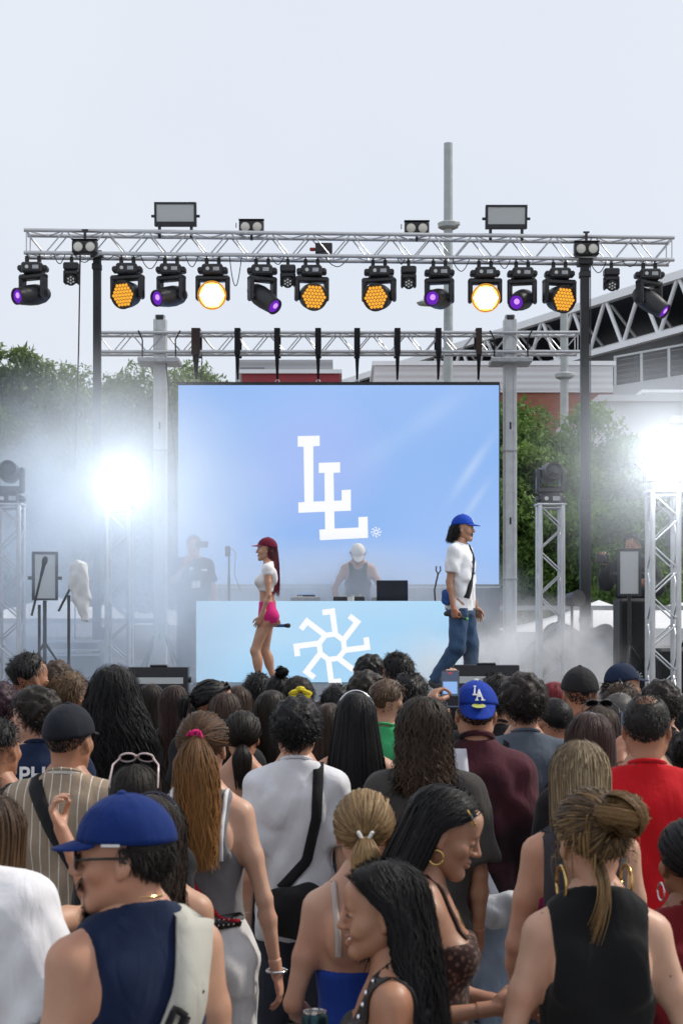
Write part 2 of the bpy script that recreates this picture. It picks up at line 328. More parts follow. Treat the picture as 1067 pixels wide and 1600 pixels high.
# ------------------------------------------------------------------ implicit surfaces -> meshes
class Grid:
    def __init__(s, lo, hi, h):
        s.lo = np.array(lo, float); s.h = h
        n = np.ceil((np.array(hi, float) - s.lo) / h).astype(int) + 1
        s.n = n; s.ax = [s.lo[i] + h * np.arange(n[i]) for i in range(3)]
        s.D = np.full(n, 0.3, dtype=np.float32)
    def blk(s, lo, hi, m=0.07):
        i0 = [max(0, int((lo[k] - m - s.lo[k]) / s.h)) for k in range(3)]
        i1 = [min(int(s.n[k]), int((hi[k] + m - s.lo[k]) / s.h) + 2) for k in range(3)]
        if any(i1[k] <= i0[k] for k in range(3)): return None
        sl = tuple(slice(i0[k], i1[k]) for k in range(3))
        X = s.ax[0][sl[0]][:, None, None]; Y = s.ax[1][sl[1]][None, :, None]; Z = s.ax[2][sl[2]][None, None, :]
        return sl, X, Y, Z
    def add(s, prim, k=0.03):
        f, lo, hi = prim; b = s.blk(lo, hi)
        if b is None: return s
        sl, X, Y, Z = b; d = f(X, Y, Z); a = s.D[sl]
        if k <= 0: s.D[sl] = np.minimum(a, d); return s
        t = np.clip(0.5 + 0.5 * (a - d) / k, 0, 1)
        s.D[sl] = a * (1 - t) + d * t - k * t * (1 - t); return s
    def sub(s, prim, k=0.01):
        f, lo, hi = prim; b = s.blk(lo, hi)
        if b is None: return s
        sl, X, Y, Z = b; d = -f(X, Y, Z); a = s.D[sl]
        t = np.clip(0.5 - 0.5 * (a - d) / max(k, 1e-4), 0, 1)
        s.D[sl] = a * (1 - t) + d * t + k * t * (1 - t); return s
    def full(s): return s.ax[0][:, None, None], s.ax[1][None, :, None], s.ax[2][None, None, :]
    def clip(s, f):
        X, Y, Z = s.full(); s.D = np.maximum(s.D, f(X, Y, Z).astype(np.float32)); return s
    def disp(s, f):
        X, Y, Z = s.full(); s.D = (s.D + f(X, Y, Z)).astype(np.float32); return s
    def surf_y(s, x, z, side=-1, off=0.0):
        """outermost y (from behind, side=-1, or in front, +1) where the surface lies at x, z"""
        i = (x - s.lo[0]) / s.h; k = (z - s.lo[2]) / s.h
        i0 = int(np.clip(i, 0, s.n[0] - 2)); k0 = int(np.clip(k, 0, s.n[2] - 2)); a = np.clip(i - i0, 0, 1); b = np.clip(k - k0, 0, 1)
        D = s.D; col = (D[i0, :, k0] * (1-a) + D[i0+1, :, k0] * a) * (1-b) + (D[i0, :, k0+1] * (1-a) + D[i0+1, :, k0+1] * a) * b
        idx = np.where(col < off)[0]
        if len(idx) == 0: return None
        if side < 0:
            j = idx[0]
            if j == 0: return s.ax[1][0]
            t = (col[j-1] - off) / (col[j-1] - col[j] + 1e-9); return s.ax[1][j-1] + t * s.h
        j = idx[-1]
        if j == len(col) - 1: return s.ax[1][-1]
        t = (col[j] - off) / (col[j] - col[j+1] - 1e-9); return s.ax[1][j] + abs(t) * s.h
    def mesh(s, stride=1):
        if stride > 1:
            g2 = Grid(s.lo, s.lo + 1e-6, s.h * stride); g2.D = s.D[::stride, ::stride, ::stride].copy(); return g2.mesh()
        D = s.D; D[0] = D[-1] = 0.1; D[:, 0] = D[:, -1] = 0.1; D[:, :, 0] = D[:, :, -1] = 0.1
        neg = D < 0; nx, ny, nz = D.shape
        cnt = np.zeros((nx-1, ny-1, nz-1), np.int8)
        for a in (0, 1):
            for b in (0, 1):
                for c in (0, 1): cnt += neg[a:nx-1+a, b:ny-1+b, c:nz-1+c]
        cells = np.argwhere((cnt > 0) & (cnt < 8))
        if len(cells) == 0: return np.zeros((0, 3)), np.zeros((0, 4), int)
        I, J, K = cells.T
        cv = {}
        for a in (0, 1):
            for b in (0, 1):
                for c in (0, 1): cv[(a, b, c)] = D[I+a, J+b, K+c]
        acc = np.zeros((len(cells), 3)); n = np.zeros(len(cells))
        for p in [(0,0,0),(0,0,1),(0,1,0),(0,1,1),(1,0,0),(1,0,1),(1,1,0),(1,1,1)]:
            for axis in range(3):
                if p[axis]: continue
                q = list(p); q[axis] = 1; d0 = cv[p]; d1 = cv[tuple(q)]
                m = (d0 < 0) != (d1 < 0); t = np.where(m, d0 / np.where(m, d0 - d1, 1), 0)
                e = np.array(p, float)[None, :].repeat(len(cells), 0); e[:, axis] += t
                acc[m] += e[m]; n[m] += 1
        V = s.lo + s.h * (cells + acc / n[:, None])
        ids = np.full((nx-1, ny-1, nz-1), -1, np.int32); ids[I, J, K] = np.arange(len(cells))
        Fs = []
        for axis in range(3):
            u, w = (axis + 1) % 3, (axis + 2) % 3
            a0 = [slice(None)] * 3; a1 = [slice(None)] * 3
            a0[axis] = slice(0, -1); a1[axis] = slice(1, None)
            for q in (u, w): a0[q] = slice(1, -1); a1[q] = slice(1, -1)
            n0 = neg[tuple(a0)]; n1 = neg[tuple(a1)]
            E = np.argwhere(n0 != n1)
            if len(E) == 0: continue
            flip = n0[tuple(E.T)]
            E = E.copy(); E[:, u] += 1; E[:, w] += 1
            du = np.zeros(3, int); du[u] = 1; dw = np.zeros(3, int); dw[w] = 1
            q = [ids[tuple((E - du - dw).T)], ids[tuple((E - dw).T)], ids[tuple(E.T)], ids[tuple((E - du).T)]]
            Q = np.stack(q, 1); Q[~flip] = Q[~flip][:, ::-1]; Fs.append(Q)
        return V, np.concatenate(Fs)

def A3(p): return np.array(p, float)
def cone(a, b, ra, rb=None):
    a = A3(a); b = A3(b); rb = ra if rb is None else rb; d = b - a; L2 = float(d @ d) + 1e-12; r = max(ra, rb)
    def f(X, Y, Z):
        t = np.clip(((X - a[0]) * d[0] + (Y - a[1]) * d[1] + (Z - a[2]) * d[2]) / L2, 0, 1)
        return np.sqrt((X - a[0] - t * d[0])**2 + (Y - a[1] - t * d[1])**2 + (Z - a[2] - t * d[2])**2) - (ra + (rb - ra) * t)
    return f, np.minimum(a, b) - r, np.maximum(a, b) + r
def ell(c, r, R=None):
    c = A3(c); r = A3(r) if not np.isscalar(r) else np.full(3, float(r))
    Rm = None if R is None else np.array(Euler(R).to_matrix()).T
    def f(X, Y, Z):
        x, y, z = X - c[0], Y - c[1], Z - c[2]
        if Rm is not None:
            x, y, z = (Rm[0,0]*x + Rm[0,1]*y + Rm[0,2]*z, Rm[1,0]*x + Rm[1,1]*y + Rm[1,2]*z, Rm[2,0]*x + Rm[2,1]*y + Rm[2,2]*z)
        k0 = np.sqrt((x/r[0])**2 + (y/r[1])**2 + (z/r[2])**2); k1 = np.sqrt((x/r[0]**2)**2 + (y/r[1]**2)**2 + (z/r[2]**2)**2) + 1e-9
        return k0 * (k0 - 1) / k1
    m = max(r) if R is not None else r
    return f, c - m, c + m
def loft(prof, p=2.3):
    """stack of rounded sections: rows of z, half-width x, half-depth y, centre x, centre y"""
    P = np.array(prof, float); zz = np.linspace(P[0, 0], P[-1, 0], 160); T = [np.interp(zz, P[:, 0], P[:, k]) for k in range(1, 5)]
    ker = np.hanning(15); ker /= ker.sum()
    T = [np.convolve(np.pad(t, 7, mode='edge'), ker, mode='valid') for t in T]
    def f(X, Y, Z):
        rx, ry, cx, cyy = [np.interp(Z, zz, t) for t in T]
        q = (np.abs((X - cx) / rx)**p + np.abs((Y - cyy) / ry)**p)**(1 / p)
        d = (q - 1) * np.minimum(rx, ry)
        return np.maximum(np.maximum(d, P[0, 0] - Z), Z - P[-1, 0])
    mx = np.abs(P[:, 1]).max() + np.abs(P[:, 3]).max(); my = P[:, 2].max(); 
    return f, A3((-mx, (P[:, 4] - P[:, 2]).min(), P[0, 0])), A3((mx, (P[:, 4] + P[:, 2]).max(), P[-1, 0]))

def rotm(e): return np.array(Euler(e).to_matrix())
def wob(seed, amp, fr):
    r = np.random.default_rng(seed); ph = r.uniform(0, 6.28, 12)
    def f(X, Y, Z):
        return amp * (0.5 * np.sin(fr * (X * 1.3 + 0.6 * Z) + 1.5 * np.sin(fr * 0.6 * Z + ph[0] + fr * .3 * Y) + ph[1])
                      + 0.35 * np.sin(fr * 1.7 * (Z * 0.8 - 0.7 * X + .4 * Y) + 1.2 * np.sin(fr * 0.9 * X + ph[2]) + ph[3])
                      + 0.25 * np.sin(fr * 2.9 * (Y * 0.9 + 0.5 * X + 0.3 * Z) + np.sin(fr * 1.3 * Z + ph[5]) + ph[4]))
    return f

# ------------------------------------------------------------------ heads, hands and shoes (made once per type, then placed)
CRC, CRR = A3((0, -0.012, 0.030)), A3((0.077, 0.098, 0.090))       # cranium centre and radii
_HEADS = {}
def head_mesh(kind, h):
    """kind: m / f, with '_smile' for a grin; head space: forward +y, up +z, chin at z -0.115, crown at 0.12"""
    if (kind, h) in _HEADS: return _HEADS[(kind, h)]
    fem = kind[0] == 'f'; smile = 'smile' in kind
    g = Grid((-0.11, -0.135, -0.215), (0.11, 0.145, 0.145), h)
    g.add(ell(CRC, CRR), 0)
    g.add(ell((0, 0.028, -0.030), (0.060, 0.062, 0.082)), 0.03)
    jw = 0.047 if fem else 0.053
    for s in (-1, 1):
        g.add(cone((s * jw, 0.000, -0.055), (s * 0.012, 0.070, -0.100), 0.018, 0.016 if fem else 0.019), 0.03)
        g.add(ell((s * 0.044, 0.055, -0.022), (0.024, 0.024, 0.022)), 0.022)
    g.add(ell((0, 0.074, -0.099), (0.024 if fem else 0.029, 0.018, 0.017)), 0.016)
    g.add(cone((-0.032, 0.077, 0.026), (0.032, 0.077, 0.026), 0.012 if fem else 0.015), 0.018)
    g.add(ell((0, 0.066, 0.055), (0.05, 0.03, 0.04)), 0.02)
    for s in (-1, 1):
        g.sub(ell((s * 0.032, 0.098, 0.005), (0.019, 0.016, 0.0125)), 0.012)
        g.add(ell((s * 0.031, 0.0795, 0.004), (0.0165, 0.0115, 0.0135)), 0.004)      # lids over the eyeball
        g.sub(ell((s * 0.0315, 0.0955, 0.002), (0.0125, 0.0075, 0.0036)), 0.002)      # opening between the lids
    g.add(cone((0, 0.090, 0.014), (0, 0.110, -0.024), 0.0075, 0.0110 if fem else 0.0125), 0.012)
    for s in (-1, 1): g.add(ell((s * 0.0115, 0.099, -0.028), (0.0085, 0.011, 0.008)), 0.006)
    mw = 0.029 if smile else 0.022
    up = 0.007 if smile else 0.0
    for s in (-1, 1):
        g.add(cone((0, 0.0935, -0.054), (s * mw, 0.080, -0.057 + up), 0.0065, 0.003), 0.005)
        g.add(cone((0, 0.0925, -0.0665 - (0.005 if smile else 0)), (s * mw * 0.9, 0.080, -0.0605 + up * 0.7), 0.0075, 0.003), 0.005)
        if smile: g.add(ell((s * 0.040, 0.070, -0.040), (0.018, 0.018, 0.015)), 0.015)
        g.sub(cone((0, 0.099, -0.0600), (s * mw * 0.9, 0.086, -0.0588 + up), 0.0030 if smile else 0.0016, 0.0014), 0.003)
    for s in (-1, 1):
        g.add(ell((s * 0.079, -0.010, -0.006), (0.008, 0.020, 0.032), (0.12, s * -0.10, s * 0.35)), 0.006)
        g.sub(ell((s * 0.088, -0.006, -0.002), (0.006, 0.011, 0.019), (0.12, s * -0.10, s * 0.35)), 0.004)
        g.add(ell((s * 0.076, 0.000, -0.032), (0.006, 0.008, 0.009)), 0.006)
    nr = 0.047 if fem else 0.058
    g.add(cone((0, -0.020, -0.050), (0, -0.042, -0.215), nr, nr * 1.06), 0.03)
    V, F = g.mesh(); _HEADS[(kind, h)] = (V, F); return V, F

_HANDS = {}
def hand_mesh(pose, h=0.0045):
    if (pose, h) in _HANDS: return _HANDS[(pose, h)]
    _HANDS[(pose, h)] = _hand(pose, h); return _HANDS[(pose, h)]
def _hand(pose, h):
    """right hand; wrist at origin, fingers along -z, palm facing -x, thumb towards +y"""
    g = Grid((-0.11, -0.08, -0.215), (0.06, 0.10, 0.05), h)
    g.add(cone((0, 0, 0.05), (0, 0, -0.015), 0.026, 0.024), 0)
    g.add(ell((0, 0.002, -0.055), (0.0155, 0.040, 0.050)), 0.015)
    curl = {'relax': (0.30, 0.35, 0.3), 'open': (0.06, 0.08, 0.06), 'grip': (1.15, 1.35, 0.9), 'hold': (0.75, 0.8, 0.5)}[pose]
    for i, (y, L, r) in enumerate(((0.029, 0.070, 0.0088), (0.010, 0.079, 0.0092), (-0.010, 0.073, 0.0088), (-0.028, 0.058, 0.0078))):
        p = A3((0, y, -0.092 + 0.004 * abs(i - 1))); a = 0.0
        for sgi, fr in enumerate((0.45, 0.31, 0.24)):
            a += curl[sgi] * (1.0 + 0.12 * i if pose == 'relax' else 1.0)
            q = p + A3((-math.sin(a), 0.10 * (y / 0.03) * (0.5 if pose == 'grip' else 1), -math.cos(a))) * L * fr
            g.add(cone(p, q, r * (1 - 0.08 * sgi), r * (0.92 - 0.08 * sgi)), 0.006 if sgi == 0 else 0.002); p = q
    if pose in ('grip', 'hold'): pts = [(-0.006, 0.026, -0.030), (-0.024, 0.046, -0.058), (-0.044, 0.040, -0.082), (-0.058, 0.022, -0.092)]
    else: pts = [(-0.004, 0.026, -0.028), (-0.014, 0.050, -0.055), (-0.020, 0.058, -0.082), (-0.024, 0.059, -0.104)]
    for i in range(3): g.add(cone(pts[i], pts[i+1], (0.0155, 0.0110, 0.0098)[i], (0.0115, 0.0100, 0.0082)[i]), 0.012 if i == 0 else 0.003)
    return g.mesh()

_SHOE = None
def shoe_mesh():
    global _SHOE
    if _SHOE is None:
        g = Grid((-0.07, -0.11, -0.02), (0.07, 0.22, 0.14), 0.015)
        g.add(cone((0, -0.045, 0.045), (0.0, 0.13, 0.030), 0.044, 0.040), 0); g.add(ell((0, 0.0, 0.06), (0.043, 0.062, 0.055)), 0.03)
        g.add(ell((0, 0.14, 0.034), (0.044, 0.055, 0.034)), 0.02); g.clip(lambda X, Y, Z: 0.004 - Z + 0 * X + 0 * Y)
        _SHOE = g.mesh()
    return _SHOE

# ------------------------------------------------------------------ hair
def scalp_dirs(n, r, back=-0.05, top=2.0):
    out = []
    while sum(len(o) for o in out) < n:
        u = r.normal(size=(n * 3, 3)); u /= np.linalg.norm(u, axis=1)[:, None]
        f = 0.9 * u[:, 2] - 0.75 * u[:, 1]; out.append(u[(f > back) & (u[:, 2] < top)])
    return np.concatenate(out)[:n]
def ribbons(P, w, nrm, r, rndv=None):
    """strips along paths P (N,S,3) of width w (tapering), lying across nrm"""
    N, S, _ = P.shape
    T = np.gradient(P, axis=1); T /= np.linalg.norm(T, axis=2)[..., None] + 1e-9
    sd = np.cross(T, nrm); sd /= np.linalg.norm(sd, axis=2)[..., None] + 1e-9
    t = np.linspace(0, 1, S)[None, :, None]; ww = w * (1 - 0.75 * t**3) * np.minimum(1, 0.15 + t * 7)
    V = np.stack([P - sd * ww / 2, P + sd * ww / 2], 2).reshape(-1, 3)
    b = (np.arange(N)[:, None] * S + np.arange(S - 1)[None, :]).ravel() * 2
    Fq = np.stack([b, b + 1, b + 3, b + 2], 1)
    rv = (r.uniform(0, 1, N) if rndv is None else rndv)
    return V, Fq, np.repeat(rv, S * 2), np.tile(np.repeat(np.linspace(0, 1, S), 2), N), np.tile([0.0, 1.0], N * S)

def hair_strands(style, o, r, n, wid):
    """list of (paths, normals, rnd) in head space for one head of hair"""
    out = []
    vol = o.get('vol', 0.02); L = o.get('len', 0.4); wave = o.get('wave', 0.0); wl = o.get('wl', 0.07)
    def on(u, off): return CRC + (CRR + off) * u
    if style in ('short', 'curly', 'buzz', 'fade'):
        u = scalp_dirs(n, r, o.get('line', -0.05), o.get('under', 2.0)); S = 6 if style != 'curly' else 8
        ln = {'short': 0.055, 'curly': 0.065, 'buzz': 0.008, 'fade': 0.05}[style] * o.get('k', 1.0)
        ln = ln * r.uniform(0.6, 1.25, n)
        if style == 'fade': ln = ln * np.clip(0.12 + (u[:, 2] + 0.05) * 1.5, 0.12, 1.0)
        down = A3(o.get('comb', (0, -0.25, -0.75))) + r.normal(size=(n, 3)) * o.get('mess', 0.42)
        tn = down - (down * u).sum(1)[:, None] * u
        d = u * o.get('lift', 0.50) + tn * 0.75; d /= np.linalg.norm(d, axis=1)[:, None]
        t = np.linspace(0, 1, S)[None, :, None]
        P = on(u, vol * 0.35)[:, None, :] + d[:, None, :] * t * ln[:, None, None] * (1 if style != 'curly' else 0.75)
        P += (-u[:, None, :] * 0.25 + A3((0, 0, -0.25))) * (t**2) * ln[:, None, None]
        if style == 'curly':
            a = np.cross(d, u); a /= np.linalg.norm(a, axis=1)[:, None] + 1e-9; b = np.cross(a, d)
            ph = r.uniform(0, 6.28, n)[:, None, None] + t * r.uniform(6, 11, n)[:, None, None]; rr = 0.010
            P += (a[:, None, :] * np.cos(ph) + b[:, None, :] * np.sin(ph)) * rr * np.minimum(1, t * 3)
        out.append((P, np.repeat(u[:, None, :], S, 1), r.uniform(0, 1, n), (0, 1)))
    if style in ('long',):
        u = scalp_dirs(n, r, o.get('line', -0.02), o.get('under', 2.0)); S = 12
        th0 = np.arccos(np.clip(u[:, 2], -1, 1)); azm = np.arctan2(u[:, 0], -u[:, 1])            # 0 = back
        ncl = max(8, n // 14); cid = r.integers(0, ncl, n); cph = r.uniform(0, 6.28, ncl); cam_ = r.uniform(0.6, 1.3, ncl)
        cln = r.uniform(0.86, 1.08, ncl)
        lay = r.beta(3.0, 1.3, n); off = 0.006 + vol * lay
        tot = L * cln[cid] * r.uniform(0.9, 1.05, n)
        arc = np.linspace(0, 1, S)[None, :] * (tot + (PI / 2 - th0) * 0.09)[:, None]
        th = th0[:, None] + arc / 0.092
        lim = PI * 0.53; thc = np.minimum(th, lim); hang = np.maximum(0, th - lim) * 0.092
        amax = o.get('amax', 1.75)
        azt = np.sign(azm) * np.minimum(np.abs(azm), amax)
        mixa = np.clip((thc - th0[:, None]) / 0.9, 0, 1); a = azm[:, None] * (1 - mixa) + azt[:, None] * mixa
        dirv = np.stack([np.sin(thc) * np.sin(a), -np.sin(thc) * np.cos(a), np.cos(thc)], 2)
        P = CRC + (CRR + off[:, None, None]) * dirv
        nr = o.get('narrow', 0.15); hh = hang[..., None]
        P[..., 2] -= hang
        P[..., 0] *= (1 - nr * np.clip(hang / 0.25, 0, 1)); P[..., 1] -= 0.02 * np.clip(hang / 0.2, 0, 1) * o.get('back', 1.0)
        spread = o.get('spread', 0.0); P[..., 0] += spread * np.clip(hang / 0.3, 0, 1) * np.sin(azt)[:, None]
        if wave:
            ph = arc / wl * 6.283 + cph[cid][:, None]; am = wave * cam_[cid][:, None] * np.clip(arc / 0.1, 0, 1)
            tang = np.stack([np.cos(a), np.sin(a), 0 * a], 2)
            P += tang * (am * np.sin(ph))[..., None] + dirv * (am * 0.7 * np.cos(ph))[..., None]
        P += r.normal(size=(n, 1, 3)) * 0.002 + (r.normal(size=(n, 1, 3)) * np.array([0.012, 0.008, 0.0])) * np.linspace(0, 1, S)[None, :, None]**2 * o.get('fly', 1.0)
        nrm = dirv.copy(); nrm[..., 2] *= np.clip(1 - hang / 0.05, 0.0, 1); nrm /= np.linalg.norm(nrm, axis=2)[..., None] + 1e-9
        out.append((P, nrm, 0.45 * r.uniform(0, 1, n) + 0.55 * r.uniform(0, 1, ncl)[cid], (0, 1)))
    if style in ('pony', 'bun', 'half'):
        m = n // 2; u = scalp_dirs(m, r, -0.06, o.get('under', 2.0)); S = 9
        tie = A3(o.get('tie', (0, -0.92, 0.1))); tie = tie / np.linalg.norm(tie); tp = on(tie, 0.018)
        t = np.linspace(0, 1, S)[None, :, None]
        D = u[:, None, :] * (1 - t) + tie[None, None, :] * t; D = D + A3((0, 0, -0.12)) * (t * (1 - t)) * 2; D /= np.linalg.norm(D, axis=2)[..., None] + 1e-9
        lay = r.uniform(0.2, 1, m)[:, None, None]
        P = CRC + (CRR + (0.006 + vol * lay) * (1 - 0.5 * t)) * D
        P += r.normal(size=(m, 1, 3)) * 0.004 * (1 - t) * t * 4 * o.get('fly', 1.0)
        out.append((P, D, r.uniform(0, 1, m), (0, o.get('tie_al', 0.15))))
        if style in ('pony', 'half'):
            m2 = n - m; S2 = 11; t = np.linspace(0, 1, S2)[None, :, None]
            ang = r.uniform(0, 6.28, m2); rad = np.sqrt(r.uniform(0, 1, m2)) * o.get('thick', 0.026)
            out_d = tie * 0.04; ln = L * r.uniform(0.75, 1.05, m2)
            ox = np.cos(ang) * rad; oy = np.sin(ang) * rad * 0.7
            fan = (0.35 + 1.0 * np.minimum(1, t * 3.0) * (1 - 0.45 * t**3))
            P = tp[None, None, :] + out_d * np.minimum(1, t * 4) + A3((0, 0, -1)) * t * ln[:, None, None] + A3((0, 0, 0.02)) * (np.sin(np.minimum(1, t * 5) * PI / 2))
            P = P + np.stack([ox[:, None] * fan[..., 0], oy[:, None] * fan[..., 0], 0 * ox[:, None] + 0 * fan[..., 0]], 2)
            cph = r.integers(0, 12, m2) * 0.52
            P[..., 0] += wave * np.sin(t[..., 0] * L / wl * 6.28 + cph[:, None]) * t[..., 0]
            P[..., 0] += o.get('sway', 0.0) * t[..., 0]
            nrm = np.stack([ox, oy - 0.02, 0 * ox], 1)[:, None, :].repeat(S2, 1)
            out.append((P, nrm, r.uniform(0, 1, m2), (0.15, 1)))
        if style == 'bun':
            m2 = n - m; S2 = 10; c = tp + tie * o.get('br', 0.04) * 0.7; br = o.get('br', 0.04)
            nl = 34; lid = r.integers(0, nl, m2)
            a0 = r.normal(size=(nl, 3)); a0 /= np.linalg.norm(a0, axis=1)[:, None]; b0 = np.cross(a0, r.normal(size=(nl, 3))); b0 /= np.linalg.norm(b0, axis=1)[:, None]
            t = np.linspace(0, 1, S2)[None, :] * r.uniform(1.8, 4.2, nl)[lid][:, None] + r.normal(size=(m2, 1)) * 0.06
            rad = (br * r.uniform(0.62, 1.25, nl)[lid] + r.normal(size=m2) * 0.0035)[:, None, None]; sidev = np.cross(a0, b0)[lid][:, None, :] * (r.normal(size=m2) * 0.006)[:, None, None]
            P = c + (rad * (a0[lid][:, None, :] * np.cos(t)[..., None] + b0[lid][:, None, :] * np.sin(t)[..., None]) + sidev) * A3((1.15, 0.85, 0.95))
            out.append((P, P - c, 0.4 * r.uniform(0, 1, m2) + 0.6 * r.uniform(0, 1, nl)[lid], (0.35, 1)))
            k = o.get('loose', 60)
            if k:
                az_ = r.choice([-1, 1], k) * r.uniform(0.2, 2.2, k); zc = r.uniform(-0.05, 0.09, k); t = np.linspace(0, 1, 10)[None, :]
                ln = r.uniform(0.04, 0.11, k)[:, None]
                P = np.stack([np.sin(az_)[:, None] * (0.085 + 0.02 * np.sin(t * 3) + r.uniform(0, 0.03, k)[:, None] * t), -np.cos(az_)[:, None] * (0.105 + 0.02 * np.sin(t * 3)) - 0.012, zc[:, None] + 0.02 * np.sin(t * 3.1) - ln * t**1.3], 2)
                out.append((P, P - CRC, r.uniform(0, 1, k), (.2, 1)))
    return out

def hair_base(style, o, h):
    """the dense mass of hair under the loose strands, head space"""
    vol = o.get('vol', 0.02); L = o.get('len', 0.4); low = -0.16 - (L if style == 'long' else 0) * 0.0
    zmin = -0.16 if style != 'long' else max(-0.62, -(L - 0.02))
    bk = -0.22
    g = Grid((-0.17, bk, zmin), (0.17, 0.14, 0.21), h)
    th = {'short': 0.62, 'curly': 0.75, 'buzz': 0.0, 'fade': 0.55, 'long': 0.55, 'pony': 0.45, 'half': 0.45, 'bun': 0.45}[style] * vol
    if 'under' in o: th *= 0.4
    line = o.get('line', -0.05); cut0 = 0.55 if style == 'fade' else 0.30
    fe, _, _ = ell(CRC, CRR)
    def field(X, Y, Z): return 0.9 * (Z - CRC[2]) / CRR[2] - 0.75 * (Y - CRC[1]) / CRR[1] - line
    X, Y, Z = g.full(); fld = field(X, Y, Z); t = np.clip(fld / cut0, 0, 1); t = t * t * (3 - 2 * t)
    if style == 'fade':
        z2 = np.clip((Z - CRC[2] + 0.01) / 0.05, 0, 1); t = t * (0.25 + 0.75 * z2)
    g.D = (fe(X, Y, Z) - (-0.004 + (th + 0.010) * t)).astype(np.float32)
    g.disp(wob(o.get('seed', 1), vol * (0.30 if style == 'curly' else 0.22), 75 if style == 'curly' else 38))
    g.clip(lambda X, Y, Z: -fld * 0.05)
    if 'bald' in o: X, Y, Z = g.full(); g.D = np.maximum(g.D, o['bald'] - np.sqrt(X**2 + (Y + 0.045)**2 + (Z - 0.112)**2) + 0.004 * np.sin(60 * X + 9) * np.sin(50 * Y)).astype(np.float32)
    if 'under' in o: g.clip(lambda X, Y, Z: Z - CRC[2] - 0.008 + 0 * X + 0 * Y)
    if style == 'long':
        e = zmin + 0.03; n = o.get('narrow', 0.15); sp = o.get('spread', 0)
        w = 0.079 + vol * 0.55
        prof = [(e, (w * (1 - n) + sp * 0.6) * 0.72, 0.020, 0, -0.105), (e * 0.6 - 0.03, w * (1 - n) + sp * 0.5, 0.034, 0, -0.102), (-0.13, w * (1 - n * 0.4), 0.050, 0, -0.078), (-0.02, w, 0.068, 0, -0.052), (0.05, w * 0.9, 0.06, 0, -0.04)]
        g2 = Grid((-0.2, bk, zmin), (0.2, 0.14, 0.21), h)
        g2.add(loft(prof, 2.0), 0); g2.disp(wob(o.get('seed', 1) + 5, 0.006 + o.get('wave', 0) * 0.5, 45))
        if g2.D.shape == g.D.shape: g.D = np.minimum(g.D, g2.D)
        else:
            V1, F1 = g.mesh(); V2, F2 = g2.mesh(); return np.concatenate([V1, V2]), np.concatenate([F1, F2 + len(V1)])
    if style == 'bun':
        tie = A3(o.get('tie', (0, -0.92, 0.1))); tie = tie / np.linalg.norm(tie); br = o.get('br', 0.04)
        g.add(ell(CRC + (CRR + 0.018) * tie + tie * br * 0.7, A3((1.05, 0.72, 0.86)) * br * 0.85), 0.012)
    return g.mesh()
# ------------------------------------------------------------------ the person builder
SK = {'fair': (0.53, 0.335, 0.24), 'light': (0.47, 0.28, 0.19), 'tan': (0.38, 0.21, 0.13), 'brown': (0.27, 0.14, 0.082), 'deep': (0.16, 0.085, 0.05)}
HC = {'black': (0.0055, 0.0050, 0.0060), 'darkbrown': (0.012, 0.008, 0.006), 'brown': (0.036, 0.020, 0.012), 'auburn': (0.10, 0.040, 0.016),
      'light': (0.13, 0.075, 0.035), 'blond': (0.30, 0.19, 0.085), 'red': (0.16, 0.012, 0.02), 'grey': (0.08, 0.075, 0.07)}
BODY = {'m': [(.46,.150,.098,-.010),(.50,.168,.116,-.015),(.55,.160,.108,-.005),(.60,.145,.100,.004),(.65,.149,.104,.004),(.70,.163,.114,.000),(.75,.172,.117,-.006),(.79,.168,.105,-.013),(.82,.143,.084,-.020),(.845,.090,.064,-.025),(.875,.057,.058,-.022)],
        'f': [(.46,.156,.102,-.014),(.50,.176,.120,-.022),(.55,.162,.107,-.008),(.60,.131,.091,.004),(.64,.124,.088,.006),(.70,.134,.098,.004),(.75,.140,.099,-.002),(.79,.135,.089,-.011),(.82,.114,.072,-.018),(.845,.076,.056,-.022),(.875,.047,.049,-.020)]}
def unit(v): v = A3(v); return v / (np.linalg.norm(v) + 1e-9)
def cone_cut(a, b, ra, rb):
    a = A3(a); b = A3(b); d = unit(b - a); L = np.linalg.norm(b - a); f0, lo, hi = cone(a, b + d * 0.05, ra, rb + (rb - ra) * 0.05 / L)
    return (lambda X, Y, Z: np.maximum(f0(X, Y, Z), ((X - a[0]) * d[0] + (Y - a[1]) * d[1] + (Z - a[2]) * d[2]) - L)), lo, hi

